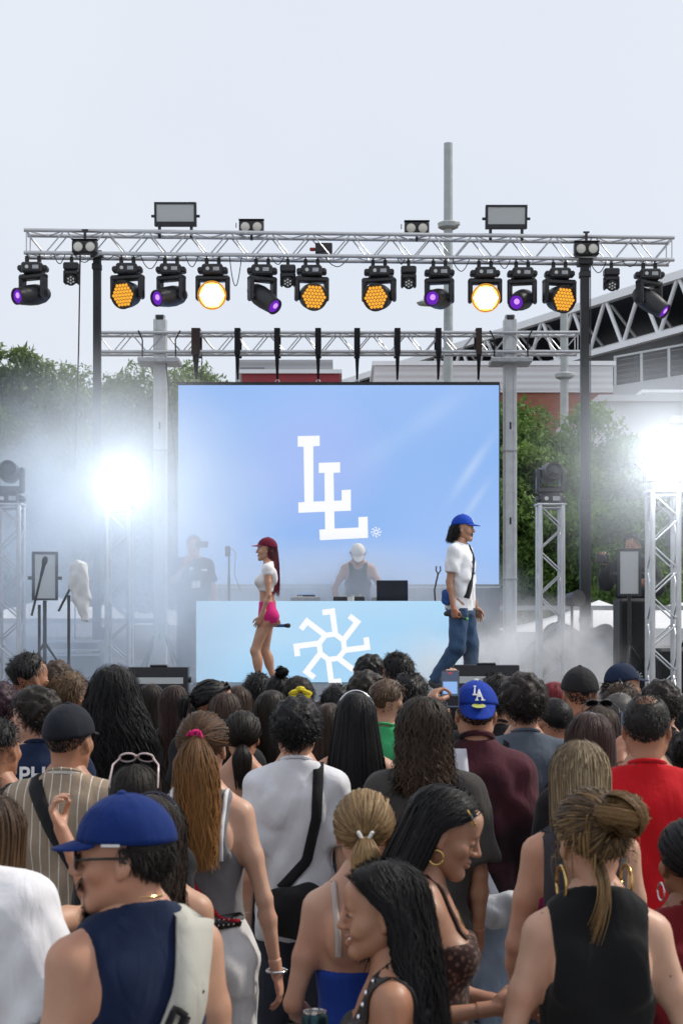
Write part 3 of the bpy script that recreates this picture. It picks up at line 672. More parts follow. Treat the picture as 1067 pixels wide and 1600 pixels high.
class P: pass
N_PERSON = [0]
def person(label, px, ytop, s, yaw=0.0, sex='m', build=1.0, skin='light', hair=('short', {}), hcol='black', htip=None, hstreak=None,
           head=(0, 0, 0), face=None, top=('tee', (0.02, 0.02, 0.022)), bottom=('pants', (0.03, 0.035, 0.05)), arms=None, legs=None, lean=0.0,
           ground=0.0, group='people in the audience', hat=None, det=None, belly=0.0, H=None, Y=None, fine=1.0, shoe=(0.6, 0.6, 0.6), heady=0.0):
    N_PERSON[0] += 1; seed = 100 + N_PERSON[0]; r = np.random.default_rng(seed)
    Y = Y or F_PX / s
    style, ho = hair if hair else (None, {}); ho = dict(ho); ho.setdefault('seed', seed)
    if hat: ho.setdefault('vol', 0.010); ho['under'] = 0.04
    extra = (0.010 + 0.7 * ho.get('vol', 0.02)) if style else 0.0
    if hat: extra = 0.020
    if H is None: H = EYE - (ytop - HORIZON) * Y / F_PX - extra - ground
    H -= heady
    k = H / 1.75; c = P(); c.H = H; c.k = k; c.sex = sex; c.r = r
    th = math.radians(yaw)
    X = ax(px, Y)
    root = thing('person', label, 'person', (X, Y, ground), th, group); c.root = root
    sx = 1 if sex == 'm' else 0.88
    near = s > 480 or s == 0; vox = (0.0120 if s > 520 else 0.016 if (s > 330 or s == 0) else 0.022) / fine
    # ---- joints
    def ln(z): return lean * max(0.0, z - 0.5 * H)
    bs = lambda z: build + (1 - build) * min(1, max(0, (z - .815) / .045))
    rows = [(z * H, rx * k * bs(z), ry * k * bs(z) * (1 + belly * max(0, 1 - abs(z - .6) / .12)), 0.0, cyy * k + ln(z * H)) for z, rx, ry, cyy in BODY[sex]]
    c.rows = rows
    J = {}
    for sd, q in (('L', -1), ('R', 1)):
        J['sh' + sd] = A3((q * (0.170 if sex == 'm' else 0.143) * k * (0.4 + 0.6 * build), -0.018 * k + ln(.8 * H), 0.803 * H))
        spec = (arms or {}).get(sd) or ((q * 0.16, -0.06, -1), (q * 0.04, 0.14, -1), 'relax')
        J['el' + sd] = J['sh' + sd] + unit(spec[0]) * 0.170 * H
        J['wr' + sd] = J['el' + sd] + unit(spec[1]) * 0.148 * H
        J['hand' + sd] = spec[2] if len(spec) > 2 else 'relax'; J['th' + sd] = spec[3] if len(spec) > 3 else (0, 1, 0)
        J['hip' + sd] = A3((q * 0.088 * k * build, -0.008, 0.505 * H))
        if legs and sd in legs: J['kn' + sd], J['an' + sd] = A3(legs[sd][0]) * k, A3(legs[sd][1]) * k
        else: J['kn' + sd], J['an' + sd] = A3((q * 0.098 * k, 0.006, 0.285 * H)), A3((q * 0.108 * k, -0.018, 0.05 * H))
    c.J = J
    pts = np.array([v for v in J.values() if isinstance(v, np.ndarray)] + [(0, 0, H * 0.88), (0.22 * k * build, 0.17 * k + ln(H), 0.3), (-0.22 * k * build, -0.19 * k, 0.3), (0, ln(H), H * .8)])
    lo = pts.min(0) - 0.10; hi = pts.max(0) + 0.10; lo[2] = -0.02; hi[2] = max(hi[2], 0.93 * H) + 0.02
    am = (1.0 if sex == 'm' else 0.82) * (0.5 + 0.5 * build) * k
    g = Grid(lo, hi, vox); c.lo, c.hi, c.vox = lo, hi, vox
    g.add(loft(rows), 0)
    g.add(cone((0, rows[-1][4], 0.85 * H), (0, rows[-1][4] + 0.012, 0.885 * H), rows[-1][1]), 0.03)
    for sd, q in (('L', -1), ('R', 1)):
        sh, el, wr = J['sh' + sd], J['el' + sd], J['wr' + sd]
        g.add(cone((q * 0.05 * k, rows[-1][4], 0.852 * H), sh + A3((-q * 0.01, 0, 0.018)), 0.030 * k, 0.038 * k), 0.05)
        m = sh * 0.5 + el * 0.5; p25 = el * 0.72 + wr * 0.28
        g.add(cone(sh, m, 0.051 * am, 0.045 * am), 0.04); g.add(cone(m, el, 0.045 * am, 0.034 * am), 0.02)
        g.add(cone(el, p25, 0.034 * am, 0.037 * am), 0.02); g.add(cone(p25, wr, 0.037 * am, 0.023 * am), 0.02)
        hp, kn, an = J['hip' + sd], J['kn' + sd], J['an' + sd]
        lm = (1.0 if sex == 'm' else 1.02) * (0.4 + 0.6 * build) * k
        g.add(cone(hp, kn, 0.090 * lm, 0.056 * lm), 0.05)
        g.add(cone(kn, an, 0.052 * lm, 0.036 * lm), 0.03)
        g.add(ell(kn * 0.72 + an * 0.28 + A3((0, -0.018 * k, 0)), (0.050 * lm, 0.052 * lm, 0.10 * lm)), 0.04)
        g.add(cone(an + A3((0, 0, 0.0)), an + A3((0, 0.10 * k, -0.03 * k)), 0.034 * k, 0.024 * k), 0.03)
        g.add(ell((q * 0.075 * k, -0.062 * k, 0.500 * H), A3((0.080, 0.075, 0.085)) * k * build), 0.05)
        g.add(ell((q * 0.072 * k, -0.092 * k + ln(.76 * H), 0.758 * H), A3((0.050, 0.022, 0.070)) * k), 0.035)
        if sex == 'f': g.add(ell((q * 0.070 * k, 0.072 * k + ln(.73 * H), 0.728 * H), A3((0.058, 0.056, 0.056)) * k), 0.035)
    g.sub(cone((0, -0.128 * k + ln(.62 * H), 0.60 * H), (0, -0.140 * k + ln(.80 * H), 0.80 * H), 0.020 * k, 0.016 * k), 0.035)
    gc = Grid(lo, hi, vox); gc.add(loft(rows), 0)
    for sd, q in (('L', -1), ('R', 1)):
        gc.add(cone((q * 0.05 * k, rows[-1][4], 0.852 * H), J['sh' + sd] + A3((-q * 0.01, 0, 0.018)), 0.030 * k, 0.038 * k), 0.05); gc.add(ell(J['sh' + sd], 0.046 * am), 0.04); gc.add(ell((q * 0.072 * k, -0.092 * k + ln(.76 * H), 0.758 * H), A3((0.050, 0.022, 0.070)) * k), 0.035)
        hp, kn, an = J['hip' + sd], J['kn' + sd], J['an' + sd]
        gc.add(cone(hp, kn, 0.090 * lm, 0.056 * lm), 0.05); gc.add(cone(kn, an, 0.052 * lm, 0.036 * lm), 0.03); gc.add(ell(kn * 0.72 + an * 0.28 + A3((0, -0.018 * k, 0)), (0.050 * lm, 0.052 * lm, 0.10 * lm)), 0.04); gc.add(ell((q * 0.075 * k, -0.062 * k, 0.500 * H), A3((0.085, 0.075, 0.085)) * k * build), 0.05)
        if sex == 'f': gc.add(ell((q * 0.070 * k, 0.072 * k + ln(.73 * H), 0.728 * H), A3((0.058, 0.056, 0.056)) * k), 0.035)
    c.body = g
    # ---- head placement
    hs = 0.985 * k ** 0.55 * (1.0 if sex == 'm' else 0.965); c.hs = hs
    R = rotm((0, 0, math.radians(head[0]))) @ rotm((math.radians(head[1]), 0, 0)) @ rotm((0, math.radians(head[2]), 0)); c.R = R
    piv = A3((0, -0.030, -0.105)) * hs
    pivW = A3((0, rows[-1][4] - 0.004, H - 0.118 * hs - 0.105 * hs))
    c.hm = lambda v: (np.asarray(v, float) * hs - piv) @ R.T + pivW
    kind = face or sex
    V, Fq = g.mesh(); hv, hf = head_mesh(kind, 0.0042 if (face and s > 500) else 0.0065 if (s > 500 or face) else 0.010)
    VV = [V, c.hm(hv)]; FF = [Fq, hf + len(V)]; nb = len(V) + len(hv)
    for sd, q in (('L', -1), ('R', 1)):
        v, f = hand_mesh(J['hand' + sd], 0.0050 if near else 0.0075); v = v * k * (1.0 if sex == 'm' else 0.9); f = f.copy()
        if q < 0: v = v * A3((-1, 1, 1)); f = f[:, ::-1]
        zax = -unit(J['wr' + sd] - J['el' + sd]); yax = A3(J['th' + sd]); yax = unit(yax - zax * (yax @ zax)); xax = np.cross(yax, zax)
        M = np.stack([xax, yax, zax], 1); VV.append(v @ M.T + J['wr' + sd]); FF.append(f + nb); nb += len(v)
        J['grip' + sd] = J['wr' + sd] + M @ (A3((-0.028 * q, 0.0, -0.085)) * k); J['M' + sd] = M
    if bottom[0] in ('bare', 'shorts') or legs:
        pass
    skinm = mat_skin(SK[skin] if isinstance(skin, str) else skin)
    c.skin = skinm
    body_o = np_obj('body', np.concatenate(VV), np.concatenate(FF), skinm, root)
    S = g.D.copy()                                                  # everything so far, for straps and hair to rest on
    # ---- bottom half
    kind_b, colb = bottom[0], bottom[1]; bo = bottom[2] if len(bottom) > 2 else {}
    mb = bo.get('mat') or mat_cloth(colb, pattern=bo.get('pat'), col2=bo.get('col2'))
    if kind_b != 'none':
        gb = Grid(lo, A3((hi[0], hi[1], 0.66 * H)), vox); lz = bo.get('loose', 1.0); wz = bo.get('waist', 0.585) * H
        if not bo.get('tuck') and top[0] in ('tee', 'jacket', 'shirt', 'tank', 'vest'): wz = min(wz, ((top[2] if len(top) > 2 else {}).get('hem', 0.50 if top[0] == 'tank' else 0.475) + 0.022) * H)
        gb.add(loft([(z, a + 0.010 * k, b + 0.010 * k, cx, cyy) for z, a, b, cx, cyy in rows if z < 0.66 * H] ), 0)
        for sd, q in (('L', -1), ('R', 1)):
            hp, kn, an = J['hip' + sd], J['kn' + sd], J['an' + sd]
            gb.add(ell((q * 0.075 * k, -0.064 * k, 0.500 * H), A3((0.092, 0.084, 0.092)) * k * build), 0.04)
            if kind_b == 'skirt': continue
            if kind_b == 'shorts':
                e = hp + (kn - hp) * bo.get('len', 0.3); gb.add(cone_cut(hp, e, 0.100 * lm, (0.100 - 0.03 * bo.get('len', 0.3)) * lm * lz), 0.04)
            else:
                gb.add(cone(hp, kn, 0.104 * lm, 0.078 * lm * lz), 0.05); gb.add(cone_cut(kn, an + (an - kn) * 0.02, 0.076 * lm * lz, 0.066 * lm * lz), 0.03)
        if kind_b == 'skirt':
            gb.add(loft([(bo.get('hem', 0.36) * H, 0.205 * k * build, 0.150 * k * build, 0, -0.01), (0.50 * H, 0.188 * k * build, 0.135 * k * build, 0, -0.02), (0.60 * H, 0.14 * k * build, 0.102 * k * build, 0, 0.0)]), 0.03)
        gb.D = np.minimum(gb.D, gc.D[:gb.D.shape[0], :gb.D.shape[1], :gb.D.shape[2]] - 0.007) if kind_b in ('pants', 'jeans') else gb.D
        gb.disp(wob(seed + 3, 0.005 if kind_b != 'shorts' else 0.002, 34))
        gb.clip(lambda X, Y, Z: Z - wz + 0 * X + 0 * Y)
        V, Fq = gb.mesh(1 if (bo.get('show') or kind_b in ('jeans', 'shorts')) else 2)
        c.bottom_o = np_obj({'pants': 'trousers', 'jeans': 'jeans', 'shorts': 'shorts', 'skirt': 'skirt'}[kind_b], V, Fq, mb, root)
        nzb = gb.D.shape[2]; S[:, :, :nzb] = np.minimum(S[:gb.D.shape[0], :gb.D.shape[1], :nzb], gb.D) if S.shape[:2] == gb.D.shape[:2] else S[:, :, :nzb]
    if kind_b in ('pants', 'jeans', 'shorts', 'skirt'):
        for sd, q in (('L', -1), ('R', 1)):
            v, f = shoe_mesh(); an = J['an' + sd]; fy = bo.get('foot' + sd, 0.0); v2 = (v * k) @ rotm((fy, 0, -q * 0.12)).T + A3((an[0], an[1] - 0.01, max(0.0, an[2] - 0.05 * H)))
            np_obj('shoe', v2, f, mat_basic('shoe_%.2f_%.2f' % (shoe[0], shoe[2]), shoe, 0.6), root)
    # ---- top half
    kt, colt = top[0], top[1]; to = top[2] if len(top) > 2 else {}
    mt = to.get('mat') or mat_cloth(colt, pattern=to.get('pat'), col2=to.get('col2'), rough=to.get('rough', 0.88))
    names = {'tee': 't_shirt', 'tank': 'tank_top', 'cami': 'camisole', 'crop': 'crop_top', 'jacket': 'jacket', 'vest': 'vest', 'shirt': 'shirt'}
    if kt != 'none':
        gt = Grid(lo, hi, vox)
        loose = {'tee': 0.020, 'tank': 0.010, 'cami': 0.007, 'crop': 0.008, 'jacket': 0.030, 'vest': 0.018, 'shirt': 0.020}[kt] * k * to.get('loose', 1.0)
        hem = to.get('hem', {'tee': 0.475, 'tank': 0.50, 'cami': 0.55, 'crop': 0.655, 'jacket': 0.475, 'vest': 0.52, 'shirt': 0.47}[kt]) * H
        chest = max(a for _, a, _, _, _ in rows if True)
        rr = []
        for z, a, b, cx, cyy in rows:
            if z > 0.862 * H: a2, b2 = a + 0.010, b + 0.010
            else: a2, b2 = a + loose * (1 if z < .83 * H else .6), b + loose * (1 if z < .83 * H else .6)
            if kt in ('tee', 'jacket', 'shirt') and z < 0.74 * H:
                a2 = max(a2, (0.176 if sex == 'm' else 0.158) * k * build + loose * 0.6); b2 = max(b2, 0.116 * k * build + loose * 0.7)
            rr.append((z, a2, b2, cx, cyy))
        gt.add(loft(rr), 0)
        if sex == 'f':
            for q in (-1, 1): gt.add(ell((q * 0.070 * k, 0.074 * k + ln(.73 * H), 0.728 * H), A3((0.062, 0.062, 0.062)) * k), 0.03)
        if hem < 0.53 * H:
            for q in (-1, 1): gt.add(ell((q * 0.075 * k, -0.066 * k, 0.502 * H), A3((0.098, 0.090, 0.095)) * k * build), 0.05)
        sl = to.get('sleeve', {'tee': 0.62, 'jacket': 1.9, 'shirt': 1.9, 'crop': 0.28}.get(kt, 0))
        for sd, q in (('L', -1), ('R', 1)):
            sh, el, wr = J['sh' + sd], J['el' + sd], J['wr' + sd]
            if sl > 0 or kt in ('vest', 'tank'):
                gt.add(cone((q * 0.05 * k, rows[-1][4], 0.850 * H), sh + A3((-q * 0.01, 0, 0.018)), 0.034 * k + loose * .5, 0.044 * k + loose * 0.6), 0.04)
            if sl > 0:
                e = sh + (el - sh) * min(1, sl); wd = to.get('wide', 1.0)
                gt.add(cone_cut(sh, e, 0.060 * am + loose * 0.8, (0.052 * am + loose * 1.1) * wd) if sl < 1 else cone(sh, e, 0.060 * am + loose * .8, 0.05 * am + loose), 0.04)
                if sl > 1: gt.add(cone_cut(el, el + (wr - el) * (sl - 1), 0.05 * am + loose, 0.036 * am + loose * 0.8), 0.03)
        gt.D = np.minimum(gt.D, gc.D - 0.009)
        wf = wob(seed + 9, {'tee': .0100, 'jacket': .012, 'shirt': .010, 'vest': .007}.get(kt, 0.004) * to.get('wr', 1.0), 26)
        gt.disp(lambda X, Y, Z: wf(X, Y, Z) * np.clip((0.862 * H - Z) / (0.07 * H), 0, 1))
        if kt in ('tank', 'vest'):
            aw = abs(J['shR'][0]) * to.get('cut', 0.84)
            gt.clip(lambda X, Y, Z: (np.abs(X) - aw * np.interp(Z / H, [.690, .705, .722, .745, .78, .82, .86], [2.2, 1.40, 1.12, .98, .93, .98, 1.04])) * 0.8 + 0 * Y)
        nk = to.get('neck', {'tee': 0.862, 'jacket': 0.880, 'shirt': 0.872, 'crop': 0.850, 'tank': 0.852, 'vest': 0.858, 'cami': 0.775}[kt]) * H
        cyn = rows[-1][4]
        gt.clip(lambda X, Y, Z: Z - nk + 0.42 * (Y - cyn) + 0 * X if kt != 'cami' else Z - nk - 0.25 * (Y - cyn) * 0 + 0 * X)
        if kt == 'tank':
            sb = to.get('scoop', 0.045)
            if sb > 0.01: gt.sub(ell((0, cyn - 0.075 * k, 0.868 * H), A3((0.070 * k, 0.10, sb))), 0.012); gt.sub(ell((0, cyn + 0.09 * k, 0.855 * H), A3((0.080 * k, 0.10, 0.10))), 0.012)
        gt.clip(lambda X, Y, Z: hem - Z + 0.006 * np.sin(14 * X + seed) + 0.004 * np.sin(23 * Y) )
        V, Fq = gt.mesh(); c.top_o = np_obj(names[kt], V, Fq, mt, root); c.topgrid = gt
        if kt in ('tee', 'jacket', 'shirt') and s > 230 and not to.get('nocollar'):
            rxn, ryn = rows[-1][1] * 1.13 + 0.004, rows[-1][2] * 1.10 + 0.004; mc = MB()
            mc.tube([(rxn * math.cos(a_), cyn + ryn * math.sin(a_), nk + 0.003 - 0.42 * ryn * math.sin(a_)) for a_ in np.linspace(0, 2 * PI, 25)], 0.0075 if kt == 'tee' else 0.011, 6); mc.build('collar', mt, c.top_o, True)
        S = np.minimum(S, gt.D) if S.shape == gt.D.shape else S
    gs = Grid(lo, hi, vox); gs.D = S; c.g = gs
    # ---- hair
    if style:
        hmat = mat_hair(HC[hcol] if isinstance(hcol, str) else hcol, htip, hstreak); c.hmat = hmat
        far = s < 330 and s > 0
        n = int((1.0 if 'n' not in ho else 0.8) * ho.get('n', {'short': 1900, 'curly': 2100, 'buzz': 700, 'fade': 1100, 'long': 1100, 'pony': 1300, 'half': 1300, 'bun': 1500}[style]) * (0.42 if far else 0.8 if s < 480 else 1.5))
        wid = (0.0085 if far else 0.0070 if s < 480 else 0.0056) * (0.6 if style in ('short', 'curly', 'fade', 'buzz') else 1.0) * ho.get('w', 1.0)
        bv, bf = hair_base(style, ho, 0.011 if s < 480 else 0.0075)
        bv = push_out(c.hm(bv), gs, H, 0.004)
        AC = [np.full(len(bv), 0.5)]; VV = [bv]; FF = [bf]; RV = [np.full(len(bv), 0.2)]; AL = [np.clip((0.05 - (bv[:, 2] - pivW[2] - 0.1)) / max(0.12, ho.get('len', 0.3)), 0, 1) * (0.9 if style == 'long' else 0.1)]; nb = len(bv)
        for Pth, nrm, rv, (al0, al1) in hair_strands(style, ho, r, n, wid):
            sh_ = Pth.shape; Pw = push_out(c.hm(Pth.reshape(-1, 3)), gs, H, 0.010).reshape(sh_)
            v, f, a, al, ac = ribbons(Pw, wid * r.uniform(0.6, 1.3, sh_[0])[:, None, None], nrm @ R.T, r, rv)
            VV.append(v); FF.append(f + nb); RV.append(a); AL.append(al0 + (al1 - al0) * al); AC.append(ac); nb += len(v)
        c.hair_o = np_obj('hair', np.concatenate(VV), np.concatenate(FF), hmat, root, attrs={'rnd': np.concatenate(RV), 'along': np.concatenate(AL), 'acr': np.concatenate(AC)})
    if hat: cap(c, **hat)
    if face: face_detail(c, face, skin, hcol)
    if det: det(c)
    return c

def push_out(v, g, H, off):
    """keep points below the shoulders behind the back (or before the chest) instead of inside the body"""
    D = g.D; neg = D < 0
    i = np.clip(((v[:, 0] - g.lo[0]) / g.h).round().astype(int), 0, D.shape[0] - 1)
    kz = np.clip(((v[:, 2] - g.lo[2]) / g.h).round().astype(int), 0, D.shape[2] - 1)
    j = np.clip(((v[:, 1] - g.lo[1]) / g.h).round().astype(int), 0, D.shape[1] - 1)
    has = neg.any(1); first = neg.argmax(1); last = D.shape[1] - 1 - neg[:, ::-1].argmax(1)
    b = g.lo[1] + first[i, kz] * g.h; f = g.lo[1] + last[i, kz] * g.h
    m = has[i, kz] & (v[:, 2] < 0.885 * H) & (v[:, 1] > b - off) & (v[:, 1] < f + off)
    mid = (b + f) / 2; back = v[:, 1] < mid + 0.02
    out = v.copy(); y = np.where(back, b - off, f + off); out[m, 1] = y[m]
    return out

# ------------------------------------------------------------------ things worn
def strap(c, pts, w, mat, side=-1, name='strap', off=0.006, th=0.005, n=26, parent=None, over=True):
    """a flat band laid over the figure's back (side -1) or front (+1) through points (x, z as part of H)"""
    pts = np.array([(x * c.k, z * c.H) for x, z in pts]); d = np.r_[0, np.cumsum(np.linalg.norm(np.diff(pts, axis=0), axis=1))]
    t = np.linspace(0, d[-1], n); q = np.stack([np.interp(t, d, pts[:, 0]), np.interp(t, d, pts[:, 1])], 1)
    tg = np.gradient(q, axis=0); tg /= np.linalg.norm(tg, axis=1)[:, None]; nr = np.stack([-tg[:, 1], tg[:, 0]], 1)
    def ridge(x):
        i = int(np.clip(round((x - c.g.lo[0]) / c.g.h), 0, c.g.n[0] - 1)); kk = np.where((c.g.D[i] < 0).any(0) & (c.g.ax[2] < 0.865 * c.H))[0]
        if len(kk) == 0: return None
        jj = np.where(c.g.D[i][:, kk[-1]] < 0)[0]; return c.g.ax[1][jj].mean(), c.g.ax[2][kk[-1]] + c.g.h * 0.3
    ok = [i for i in range(n) if c.g.surf_y(q[i][0], q[i][1], side) is not None]
    if len(ok) > 3: q = q[ok[0]:ok[-1] + 1]; nr = nr[ok[0]:ok[-1] + 1]; n = len(q)
    V = []; last = [None] * 3
    ys = []
    for i in range(n):
        row = []
        for e, sg in enumerate((-1, 0, 1)):
            p = q[i] + nr[i] * sg * w / 2; y = c.g.surf_y(p[0], p[1], side)
            if y is None: y = last[e] if last[e] is not None else (last[1] if last[1] is not None else 0.0)
            last[e] = y; row.append((p[0], y, p[1]))
        ys.append(row)
    A = np.array(ys); y = A[..., 1]
    for _ in range(2): y[1:-1] = (y[:-2] + 2 * y[1:-1] + y[2:]) / 4
    A[..., 1] = y
    if A[0, 1, 2] > 0.80 * c.H and over:
        rg = [ridge(A[0, e, 0]) for e in range(3)]
        if all(v is not None for v in rg) and abs(rg[1][1] - A[0, 1, 2]) < 0.08:
            ex = np.array([[(A[0, e, 0], rg[1][0], rg[e][1] + off) for e in range(3)]]); A = np.concatenate([ex, A]); n += 1
    A0 = A.copy(); A0[..., 1] += side * off; A1 = A.copy(); A1[..., 1] += side * (off + th); 
    A0[:, [0, 2], 1] -= side * 0.004
    V = np.concatenate([A0.reshape(-1, 3), A1.reshape(-1, 3)]); m = 3 * n; F = []
    for i in range(n - 1):
        for e in range(2):
            a = i * 3 + e; F += [(a + m, a + 1 + m, a + 4 + m, a + 3 + m), (a, a + 3, a + 4, a + 1)]
        F += [(i * 3, i * 3 + m, i * 3 + 3 + m, i * 3 + 3), (i * 3 + 2, i * 3 + 5, i * 3 + 5 + m, i * 3 + 2 + m)]
    F = np.array(F)
    if side < 0: F = F[:, ::-1]
    return np_obj(name, V, F, mat, parent or c.root)

def cap_pts(a, ph, off=0.016, hgt=0.008):
    R_ = CRR + off; return np.stack([R_[0] * np.cos(ph) * np.sin(a), CRC[1] + R_[1] * np.cos(ph) * np.cos(a), CRC[2] + (R_[2] + hgt) * np.sin(ph)], -1)
def cap(c, col=(0.02, 0.02, 0.03), back=False, vcol=None, tilt=0.0, emblem=None, button=None, yaw=0.0, visor=True, vdown=0.25, vlen=0.075, low=0.0):
    """baseball cap > visor, button, emblem; built with its front at +y, turned round when worn backwards"""
    Rz = rotm((math.radians(tilt), 0, 0)) @ rotm((0, 0, PI + math.radians(yaw) if back else math.radians(yaw)))
    T = lambda v: c.hm((np.asarray(v) - CRC) @ Rz.T + CRC)
    na, npz = 48, 14; a = np.linspace(0, 2 * PI, na, endpoint=False)
    p0 = 0.10 + 0.12 * np.cos(a) - low
    ph = p0[None, :] + (PI / 2 - 0.02 - p0)[None, :] * np.linspace(0, 1, npz)[:, None]
    seam = 0.0016 * np.exp(-((np.mod(a + PI / 6, PI / 3) - PI / 6) / 0.05)**2)[None, :, None]
    P0 = cap_pts(a[None, :], ph); nrm = P0 - CRC; P0 = P0 + nrm / np.linalg.norm(nrm, axis=-1)[..., None] * seam
    P1 = cap_pts(a, p0, off=0.010)
    V = np.concatenate([P1[None], P0], 0).reshape(-1, 3); F = []
    for i in range(npz):
        for j in range(na): F.append((i * na + j, i * na + (j + 1) % na, (i + 1) * na + (j + 1) % na, (i + 1) * na + j))
    F = np.array(F)[:, ::-1]
    Fc = np.array([[npz * na + j, npz * na + (j + 1) % na, npz * na + (j + 2) % na] for j in range(0, na - 2)])
    cm = mat_cloth(col, rough=0.82, sheen=0.03)
    co = np_obj('cap', T(V), [F], cm, c.root); c.cap_o = co
    top = cap_pts(np.array([0.0]), np.array([PI / 2]))[0]
    mbn = MB(); mbn.lathe([(0.011, -0.002), (0.011, 0.002), (0.007, 0.006), (0.001, 0.007)], 12); bv = np.array([tuple(q) for q in mbn.v]) + top
    me = bpy.data.meshes.new('button'); me.from_pydata([tuple(q) for q in T(bv)], [], mbn.f); me.materials.append(mat_cloth(button or col)); link(bpy.data.objects.new('button', me), co)
    if visor:
        nv, nd = 21, 7; va = np.linspace(-1.02, 1.02, nv); rim = cap_pts(va, 0.10 + 0.12 * np.cos(va) - low, off=0.013)
        t = np.linspace(0, 1, nd)[:, None]
        ext = vlen * np.sqrt(np.clip(1 - (va / 1.08)**2, 0, 1))
        V0 = np.stack([rim[None, :, 0] * (1 - 0.06 * t), rim[None, :, 1] + t * ext[None, :], rim[None, :, 2] - t * (vdown * ext)[None, :] - 0.35 * t * 0 - 0.16 * (rim[None, :, 0]**2) * 8 * t * 0.4], -1)
        V1 = V0.copy(); V1[..., 2] -= 0.0035
        V = np.concatenate([V0.reshape(-1, 3), V1.reshape(-1, 3)]); m = nv * nd; F = []
        for i in range(nd - 1):
            for j in range(nv - 1):
                b = i * nv + j; F += [(b, b + 1, b + nv + 1, b + nv), (b + m, b + nv + m, b + nv + 1 + m, b + 1 + m)]
        for j in range(nv - 1): b = (nd - 1) * nv + j; F.append((b, b + 1, b + 1 + m, b + m))
        c.visor_o = np_obj('visor', T(V), np.array(F)[:, ::-1], mat_cloth(vcol or col, rough=0.82, sheen=0.03), co); c.capT = T
    if emblem: emblem(c, co, T)

def wrap_polys(c, co, T, polys, mat, size, a0=0.0, ph0=0.42, name='emblem', off=0.019, sub=0.006):
    """flat letter polygons wrapped on the front of the cap"""
    V = []; F = []
    for poly in polys:
        b = len(V); n = len(poly)
        for o in (off, off + 0.003):
            for x, y in poly:
                a = a0 - x * size / 0.085; ph = ph0 + y * size / 0.10; V.append(cap_pts(np.array(a), np.array(ph), off=o))
        F.append(tuple(range(b + n, b + 2 * n))); F += [(b + i, b + (i + 1) % n, b + n + (i + 1) % n, b + n + i) for i in range(n)]
    me = bpy.data.meshes.new(name); me.from_pydata([tuple(q) for q in T(np.array(V))], [], F); me.materials.append(mat)
    return link(bpy.data.objects.new(name, me), co)
def rect(x0, y0, x1, y1): return [(x0, y0), (x1, y0), (x1, y1), (x0, y1)]
def bar(x0, y0, x1, y1, w):
    d = np.array([x1 - x0, y1 - y0]); d = d / np.linalg.norm(d); n = np.array([-d[1], d[0]]) * w / 2
    return [(x0 - n[0], y0 - n[1]), (x1 - n[0], y1 - n[1]), (x1 + n[0], y1 + n[1]), (x0 + n[0], y0 + n[1])]
LA_MARK = [rect(-.30, -.12, -.20, .50), rect(-.38, .44, -.12, .50), rect(-.38, -.18, .12, -.10), rect(.06, -.18, .12, 0.02),
           bar(-.10, -.46, .08, .22, .09), bar(.08, .22, .28, -.46, .10), rect(-.20, -.50, .02, -.44), rect(.16, -.50, .42, -.44), rect(-.02, -.27, .20, -.20)]
LL_MARK = [rect(-.22, -.05, -.08, .50), rect(-.30, .42, .0, .50), rect(-.30, -.13, .30, -.02), rect(.22, -.13, .30, .08), rect(-.02, -.42, .12, .25), rect(-.10, .18, .20, .26), rect(-.10, -.5, .46, -.38), rect(.36, -.5, .46, -.22)]
def em_polys(polys, size, col=(0.8, 0.8, 0.8), **kw):
    return lambda c, co, T: wrap_polys(c, co, T, polys, mat_cloth(col), size, **kw)

def tor(c, ctr, R_, r, mat, ax='x', name='earring', n=28, parent=None, squash=1.0, T=None):
    m = MB(); pts = []
    for i in range(n + 1):
        t = 2 * PI * i / n; u, v = R_ * math.cos(t), R_ * squash * math.sin(t)
        pts.append((ctr[0] + (u if ax != 'x' else 0), ctr[1] + (u if ax == 'x' else (0)), ctr[2] + v))
    m.tube(pts, r, 8); vv = (T or c.hm)(np.array([tuple(q) for q in m.v])); me = bpy.data.meshes.new(name); me.from_pydata([tuple(q) for q in vv], [], m.f)
    me.polygons.foreach_set('use_smooth', [True] * len(me.polygons)); me.materials.append(mat); return link(bpy.data.objects.new(name, me), parent or c.root)
def head_mb(c, m, name, mat, smooth=True, parent=None):
    vv = c.hm(np.array([tuple(q) for q in m.v])); me = bpy.data.meshes.new(name); me.from_pydata([tuple(q) for q in vv], [], m.f)
    me.polygons.foreach_set('use_smooth', [smooth] * len(me.polygons)); me.materials.append(mat)
    if smooth: me.set_sharp_from_angle(angle=0.7)
    return link(bpy.data.objects.new(name, me), parent or c.root)
